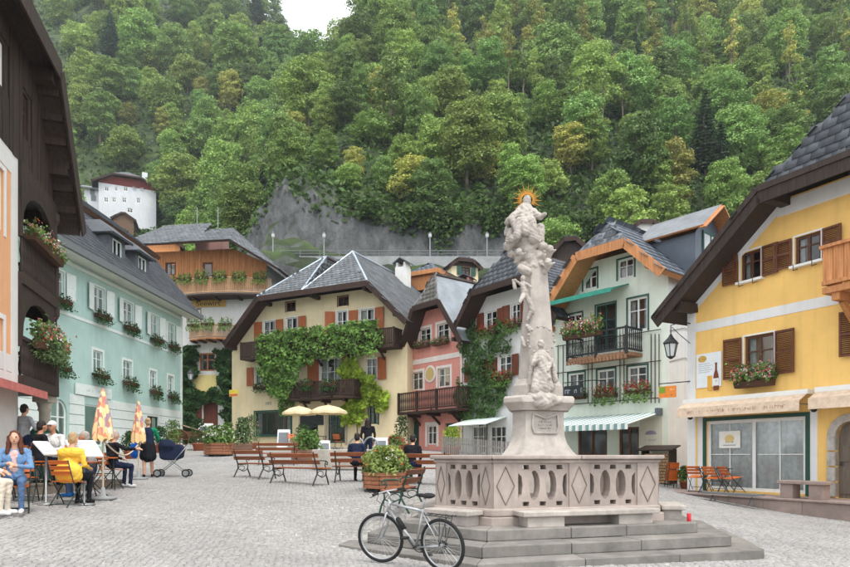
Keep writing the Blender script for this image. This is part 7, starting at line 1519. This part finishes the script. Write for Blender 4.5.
# ================================================================ PEOPLE
SKIN = mat('skin', srgb(206, 158, 132), rough=.6, var=.06, bump=.05); SKT = mat('tanned_skin', srgb(188, 136, 108), rough=.6, var=.06, bump=.05); EYE = mat('dark_eye', (.02, .015, .012), rough=.3, bump=0); LIP = mat('lips', srgb(170, 88, 82), rough=.5, bump=0)
def person(label, loc, rz, pose='sit', top=None, bottom=None, shoe=None, skin=SKIN, hair=None, hstyle='short', lean=0.0, arms=None, legs=None, seat=.46, scale=1.0, bulk=1.0, extra=(), sleeves=True, shorts=False, head_turn=(0, 0), xmats=()):
    """faces local -y; x is the figure's left when positive seen from behind"""
    mats = [skin, top, bottom, shoe, EYE, LIP] + list(xmats); P = []
    sit = pose == 'sit'; pz = seat + .1 if sit else .93
    def tor(x, y, z):                                # torso point at height z above the pelvis, leaning forward
        return (x, -math.sin(lean) * z + y * math.cos(lean), pz + math.cos(lean) * z)
    e = bulk
    P += [('e', tor(0, 0, .02), (.165 * e, .125 * e, .13), 0, 2), C(tor(0, 0, .05), tor(0, .01, .22), .135 * e, .13 * e, 1), ('e', tor(0, -.005, .33), (.17 * e, .115 * e, .17), 0, 1), ('e', tor(0, .02, .44), (.165 * e, .09 * e, .09), 0, 1), C(tor(-.14, .02, .47), tor(.14, .02, .47), .062, .062, 1)]
    nk = tor(0, .01, .55); hd = (nk[0] + head_turn[0] * .04, nk[1] - .035, nk[2] + .15); P += [C(tor(0, .015, .48), (hd[0], hd[1] + .02, hd[2] - .08), .055, .05, 0), ('e', hd, (.074, .094, .112), 0, 0), ('e', (hd[0], hd[1] - .03, hd[2] - .06), (.054, .06, .055), 0, 0)]
    ht = head_turn[0]; fx = lambda a, y, z: (hd[0] + math.sin(ht) * -y * -1 * -1 + a * math.cos(ht), hd[1] + y * math.cos(ht) + a * math.sin(ht) * -1, hd[2] + z)
    P += [C(fx(0, -.092, .0), fx(0, -.108, -.03), .011, .015, 0)] + [('e', fx(s * .031, -.083, .012), (.016, .014, .010), 0, 4) for s in (-1, 1)] + [('e', fx(0, -.086, -.062), (.024, .012, .008), 0, 5)] + [('e', fx(s * .076, .005, -.01), (.012, .022, .032), 0, 0) for s in (-1, 1)]
    A = arms or ([((.0, .0), None)] * 2)
    for i, s in enumerate((-1, 1)):
        sh = tor(s * .185 * (e * .5 + .5), .02, .46)
        if arms and arms[i]: el, wr = arms[i]
        elif sit: el = (s * .25, tor(0, 0, .2)[1] - .06, pz + .2); wr = (s * .15, -.32 - math.sin(lean) * .2, pz + .14)
        else: el = (s * .25, .03, pz + .2); wr = (s * .23, -.08, pz - .04)
        P += [C(sh, el, .057 * e, .047, 1), C(el, wr, .046, .034, 1 if sleeves else 0)]
        w_ = Vector(wr); d = (w_ - Vector(el)).normalized(); pl = w_ + d * .075; P += [C(tuple(w_ + d * .01), tuple(pl), .03, .034, 0)]
        sd_ = d.cross(V(0, 0, 1)); sd_ = sd_.normalized() if sd_.length > .1 else V(1, 0, 0); dn = V(0, 0, -1)
        for k, (o_, L) in enumerate(((-.03, .065), (-.01, .075), (.011, .072), (.031, .055))): b0 = pl + sd_ * o_ + d * .015; b1 = b0 + d * L * .55 + dn * .012; b2 = b1 + d * L * .4 + dn * .028; P += [C(tuple(b0), tuple(b1), .0105, .010, 0), C(tuple(b1), tuple(b2), .010, .0085, 0)]
        t0 = w_ + d * .03 - sd_ * s * .03; P += [C(tuple(t0), tuple(t0 + d * .05 - sd_ * s * .03 + dn * .01), .013, .010, 0)]
        hip = (s * .09, 0, pz)
        if legs: kn, an = legs[i]
        elif sit: kn = (s * .12, -.43, seat + .06); an = (s * .12, -.4, .09)
        else: kn = (s * .095, -.03, .5); an = (s * .1, .02, .09)
        P += [C(hip, kn, .09 * e, .062, 2), C(kn, an, .058 if shorts is False else .05, .042, 0 if shorts else 2), C(tuple(Vector(an) + V(0, .03, -.035)), tuple(Vector(an) + V(0, -.13, -.05)), .042, .036, 3)]
    P += [p for p in extra]
    o = sculpt('person', P, mats, .0135, None, .0045, 2); o.location = loc; o.rotation_euler = (0, 0, rz); o.scale = (scale,) * 3; tag(o, label, 'person')
    H_ = []
    if hstyle == 'cap': H_ = [('e', (hd[0], hd[1] + .008, hd[2] + .045), (.083, .102, .082), 0, 0), ('e', (hd[0], hd[1] - .1, hd[2] + .035), (.06, .07, .012), 0, 0)]
    else:
        H_ = [('e', (hd[0], hd[1] + .018, hd[2] + .032), (.083, .096, .096), 0, 0), ('e', (hd[0], hd[1] + .05, hd[2] - .02), (.078, .066, .085), 0, 0)]
        if hstyle == 'long': H_ += [C((hd[0] - .075, hd[1] + .02, hd[2]), (hd[0] - .1, hd[1] - .01, hd[2] - .26), .04, .035), C((hd[0] + .075, hd[1] + .02, hd[2]), (hd[0] + .1, hd[1] - .01, hd[2] - .26), .04, .035), C((hd[0], hd[1] + .07, hd[2]), (hd[0], hd[1] + .1, hd[2] - .26), .075, .07)]
        if hstyle == 'bun': H_ += [('e', (hd[0], hd[1] + .09, hd[2] + .06), (.045, .045, .045), 0, 0)]
    sculpt('cap' if hstyle == 'cap' else 'hair', H_, [hair], .011, o, .003 if hstyle != 'cap' else 0, 1)
    return o
DENIM = cloth('denim', (84, 108, 142)); DENL = cloth('light_denim', (110, 144, 182)); BLK = cloth('black_cloth', (32, 33, 38)); NAVY = cloth('navy_cloth', (36, 44, 66)); WHT = cloth('white_cloth', (226, 226, 224)); GRY = cloth('grey_cloth', (158, 162, 166)); YLW = mat('yellow_jacket', srgb(238, 192, 70), rough=.6, var=.1, scale=6, bump=.4, bscale=18, dist=.02); BEI = cloth('beige_cloth', (214, 202, 184)); GRN = cloth('green_cloth', (28, 128, 90)); BLU = cloth('blue_cloth', (30, 96, 186)); PNKC = cloth('pink_top', (214, 176, 172))
HBR = mat('chestnut_hair', srgb(96, 52, 36), rough=.5, var=.3, scale=20, bump=.4, stretch=(3, 3, .5)); HDK = mat('dark_hair', srgb(38, 30, 28), rough=.5, var=.3, scale=20, bump=.4); HGR = mat('grey_hair', srgb(176, 170, 160), rough=.6, var=.2, scale=20, bump=.4); HBL = mat('fair_hair', srgb(176, 146, 108), rough=.6, var=.2, scale=20, bump=.4)
SHW = cloth('white_shoe', (222, 222, 220)); SHB = cloth('blue_shoe', (36, 120, 196)); SHD = cloth('dark_shoe', (40, 38, 38))
def pg(px_, Y, dz=0): p = onground(px_, Y); return p + V(0, 0, dz + .015)
def sitter(px_, Y, rz, label, ch=None, **k):
    p = pg(px_, Y, k.pop('dz', 0)); person(label, p, rz, 'sit', **k)
    if ch: f_ = V(0, .1, 0); q = Matrix.Rotation(rz, 3, 'Z') @ V(0, .06, 0); chair(p + q - V(0, 0, .015), rz, ch)
    return p
# wooden deck under the cafe
dk = thing('wooden_deck', 'low grey wooden deck under the cafe chairs', 'deck', onground(14, 14.2), R(-14)); DKW = wood('grey_deck', (140, 128, 116), axis='x')
for i in range(18): bevel(MB().bb(-2.6, 1.35, -.85 + i * .15, -.85 + i * .15 + .14, .12, .16).obj('deck_board', DKW, dk), .004)
MB().bb(-2.6, 1.34, -.83, 1.8, -.25, .118).obj('deck_frame', DKW, dk)
sitter(15, 10.8, R(28), 'seated young woman with long chestnut hair in a denim jacket', 'orange slatted folding chair under the young woman in denim', top=DENL, bottom=DENIM, shoe=SHW, hair=HBR, hstyle='long', lean=.1, xmats=[PNKC], extra=[C((0, -.08, .72), (0, -.09, .98), .075, .07, 6)], arms=[((-.25, -.1, .78), (-.08, -.34, .82)), ((.24, -.14, .76), (.06, -.36, .78))])
sitter(-24, 10.2, R(100), 'seated person in beige trousers at the edge of the cafe', 'folding chair under the person in beige trousers', top=WHT, bottom=BEI, shoe=SHW, hair=HBL)
sitter(37, 13.4, R(150), 'seated man in a black t-shirt turned towards the man in the white cap', 'orange folding chair under the man in black', top=BLK, bottom=BLK, shoe=SHD, hair=HDK, skin=SKT, dz=.16, lean=.15, sleeves=False, bulk=1.05)
sitter(55, 14.2, R(-8), 'seated man in a white cap and white shirt facing the square', 'folding chair under the man in the white cap', top=WHT, bottom=GRY, shoe=SHD, hair=WHT, hstyle='cap', skin=SKT, dz=.16, lean=.12, bulk=1.1)
person('standing person in a grey hooded top with hands raised to the chest, seen from behind', pg(24, 15.4, .16), R(170), 'stand', top=GRY, bottom=NAVY, shoe=SHD, hair=HDK, arms=[((-.3, -.02, 1.15), (-.14, -.2, 1.25)), ((.3, -.02, 1.15), (.14, -.2, 1.25))])
sitter(69, 12.0, R(172), 'seated person in a bulky yellow jacket, seen from behind', 'orange folding chair under the person in the yellow jacket', top=YLW, bottom=BLK, shoe=SHD, hair=HBL, lean=.18, bulk=1.14, extra=[C((-.09, .02, .64), (.09, .02, .64), .165, .165, 1), C((-.1, .0, .56), (.1, .0, .56), .15, .15, 1), C((-.12, 0, .98), (.12, 0, .98), .1, .1, 1)])
sitter(91, 13.4, R(-75), 'seated grey haired man in jeans and bright blue shoes', 'folding chair under the man in blue shoes', top=GRY, bottom=DENIM, shoe=SHB, hair=HGR, lean=.2, skin=SKT)
sitter(112, 15.2, R(150), 'seated person in a dark jacket holding out one arm to the rope', 'folding chair under the person in the dark jacket', top=BLK, bottom=NAVY, shoe=SHW, hair=HGR, lean=.1, arms=[((-.38, -.1, .92), (-.62, -.2, .93)), None])
table(pg(28, 12.4), R(20), 'orange slatted cafe table between the young woman and the man in black'); table(pg(78, 13.1), R(10), 'orange slatted cafe table in front of the person in yellow'); table(pg(100, 14.8), R(30), 'orange slatted cafe table beside the person in the dark jacket')
for px_, Y, rz, lab in ((30, 15.2, 20, 'empty orange folding chair behind the man in black'), (24, 12.0, 200, 'empty orange folding chair beside the young woman in denim')): chair(pg(px_, Y, .15 if Y > 13 else 0), R(rz), lab)
# round green board behind the cafe
t = thing('green_sign_board', 'round topped dark green board behind the man in the white cap', 'sign', pg(44, 15.8), R(10)); pts = arch_pts(-.36, .36, 0, 1.45, 12); flat, tr = tri_holes(pts, []); m = MB(); m.add([(p.x, 0, p.y) for p in flat] + [(p.x, .05, p.y) for p in flat], list(tr) + [tuple(i + len(flat) for i in f_) for f_ in tr]); k = len(pts)
for i in range(k): (xa, za), (xb, zb) = pts[i], pts[(i + 1) % k]; m.quad((xa, 0, za), (xb, 0, zb), (xb, .05, zb), (xa, .05, za))
m.obj('board', GREENP, t)
for z in (.9, 1.05, 1.2): MB().bb(-.2, .2, -.006, 0, z, z + .03).obj('painted_line', paint('sign_pale_green', (110, 150, 130)), t)
# woman with pram
wp = pg(148, 18.9); wz = R(205)
person('standing woman in a dark waistcoat and skirt with a bright blue bag, pushing a pram', wp, wz, 'stand', top=GRN, bottom=SKIN, shoe=SHD, hair=HBL, hstyle='bun', bulk=1.12, xmats=[NAVY, BLK], extra=[C((0, .0, 1.0), (0, .0, 1.32), .17, .165, 6), C((-.09, .01, .62), (-.05, 0, .95), .15, .15, 7), C((.09, .01, .62), (.05, 0, .95), .15, .15, 7), C((0, -.02, .62), (0, -.02, .95), .17, .16, 7), C((0, .05, .6), (0, .03, .95), .16, .16, 7)], arms=[((-.3, -.05, 1.12), (-.28, -.3, 1.05)), ((.3, -.08, 1.12), (.25, -.32, 1.02))], legs=[((-.1, -.06, .5), (-.12, -.12, .09)), ((.1, .04, .5), (.11, .14, .09))])
q = Matrix.Rotation(wz, 3, 'Z'); t = thing('shoulder_bag', 'bright blue cloth bag slung from the shoulder of the woman with the pram', 'bag', wp, wz); b = sculpt('bag_body', [('e', (.36, .1, .84), (.12, .17, .2), 0, 0), ('e', (.36, .1, .7), (.12, .17, .14), 0, 0)], [BLU], .016, t, .006, 2); MB().tube([(.31, -.06, .95), (.2, -.02, 1.38), (.14, .1, 1.42), (.27, .16, .98)], .018, 5).obj('strap', BLU, t, True)
pp = pg(172.5, 19.2); t = thing('baby_pram', 'dark navy pram with grey wheels beside the walking woman', 'pram', pp, R(-80)); bd = MB(); pts = [(-.33, .55), (-.36, .8), (-.3, .95), (.25, .98), (.33, .85), (.3, .58), (.1, .5), (-.2, .5)]; n = len(pts)
bd.add([(-.21, y, z) for y, z in pts] + [(.21, y, z) for y, z in pts], [tuple(range(n)), tuple(range(2 * n - 1, n - 1, -1))] + [(i, n + i, n + (i + 1) % n, (i + 1) % n) for i in range(n)]); bevel(bd.obj('carrycot', NAVY, t), .05, 3)
hm = MB(); hm.lathe([(.22, -.21), (.23, 0), (.22, .21)], 20); o = hm.obj('hood', NAVY, t, True, loc=(0, -.15, .9)); o.rotation_euler = (0, R(90), 0)
c_ = MB()
for x in (-.2, .2): c_.tube([(x, .42, .1), (x, -.1, .5)], .013, 6); c_.tube([(x, -.38, .1), (x, .1, .5), (x, .5, .98)], .013, 6)
c_.tube([(-.2, .5, .98), (.2, .5, .98)], .016, 6); c_.obj('chassis', GALV, t, True)
for x in (-.24, .24):
    for y in (.42, -.38): w_ = put('wheel', None, t, (x, y, .115)); MB().tube([(0, .1 * math.cos(2 * math.pi * i / 18), .1 * math.sin(2 * math.pi * i / 18)) for i in range(18)], .02, 6, closed=True).obj('tyre', RUB, w_, True); o = MB().lathe([(.075, -.012), (.075, .012)], 12).obj('rim', GALV, w_); o.rotation_euler = (0, R(90), 0)
# people round the big planter
person('seated person in dark blue on the bench beside the planter, seen from behind', onground(356, 17.5) + V(0, 0, .0), R(172), 'sit', top=NAVY, bottom=BLK, shoe=SHD, hair=HDK, lean=.25)
person('seated man in black on the bench behind the big planter', onground(411, 16.9) + V(0, 0, .0), R(165), 'sit', top=BLK, bottom=NAVY, shoe=SHD, hair=HDK, lean=.35)
person('standing person with dark hair and a dark jacket behind the stone trough', pg(368, 23.6), R(190), 'stand', top=BLK, bottom=NAVY, shoe=SHD, hair=HDK, hstyle='long', bulk=1.1)
# folding chairs and table before the yellow house, folded stack
h = HY; z = .46
def hy(px_, v): q = h.P(px_, 486, v); p = h.world(q.x, v, 0); p.z = z; return p
table(hy(714, -.75), h.rz, 'dark metal cafe table among the tilted orange chairs', paint('dark_table', (50, 60, 60)), .75)
for px_, rz, v, lab in ((697, 20, -.7, 'orange folding chair tipped against the cafe table beside the corner of the yellow house'), (716, 5, -1.0, 'orange folding chair tipped against the middle of the cafe table'), (734, -15, -.75, 'orange folding chair tipped against the cafe table below the shop window')): chair(hy(px_, v) + V(0, 0, .02), h.rz + R(rz) + R(180), lab, 'tipped chairs of the yellow house', R(-13))
t = thing('folded_chairs', 'upright bundle of folded orange chairs at the corner of the mint house', 'chair stack', onground(670, 22.6), R(20)); 
for k in range(4):
    e_ = put('folded_chair', None, t, (.05 * (k % 2), -.1 + k * .07, 0)); e_.rotation_euler = (R(8), 0, 0); m = MB()
    m.tube([(-.2, 0, 0), (-.2, 0, .88), (.2, 0, .88), (.2, 0, 0)], .011, 5)
    m.obj('frame', CHF, e_)
    for j in range(8): put('slat', _bsl, e_, (0, -.012, .3 + j * .075 + (.04 if j > 4 else 0)))
# cafe furniture under the parasols
for i, (px_, Y, rz, lab) in enumerate(((292, 35.5, 30, 'dark cafe chair under the open parasol by the shop window'), (310, 36.5, -40, 'dark cafe chair between the open parasols'), (338, 35, 160, 'dark cafe chair beside the entrance of the cream house'))):
    c_ = chair(onground(px_, Y), R(rz), lab)
table(onground(318, 35), 0, 'dark green cafe table under the open parasols', GREENP, .9)
# ================================================================ HAZE (damp air between the square and the mountain)
hz = MB(); hz.bb(-325, 325, -325, 335, -4, 260)
o = hz.obj('haze', mat('unused', (1, 1, 1))); o['kind'] = 'stuff'; o['label'] = 'thin damp haze hanging between the square and the mountain'; o['category'] = 'haze'
m = bpy.data.materials.new('haze_air'); m.use_nodes = True; N = m.node_tree.nodes; N.remove(N['Principled BSDF']); pv = N.new('ShaderNodeVolumePrincipled'); pv.inputs['Color'].default_value = (.88, .94, 1, 1); pv.inputs['Density'].default_value = .00032; m.node_tree.links.new(pv.outputs[0], N['Material Output'].inputs['Volume'])
o.data.materials.clear(); o.data.materials.append(m)
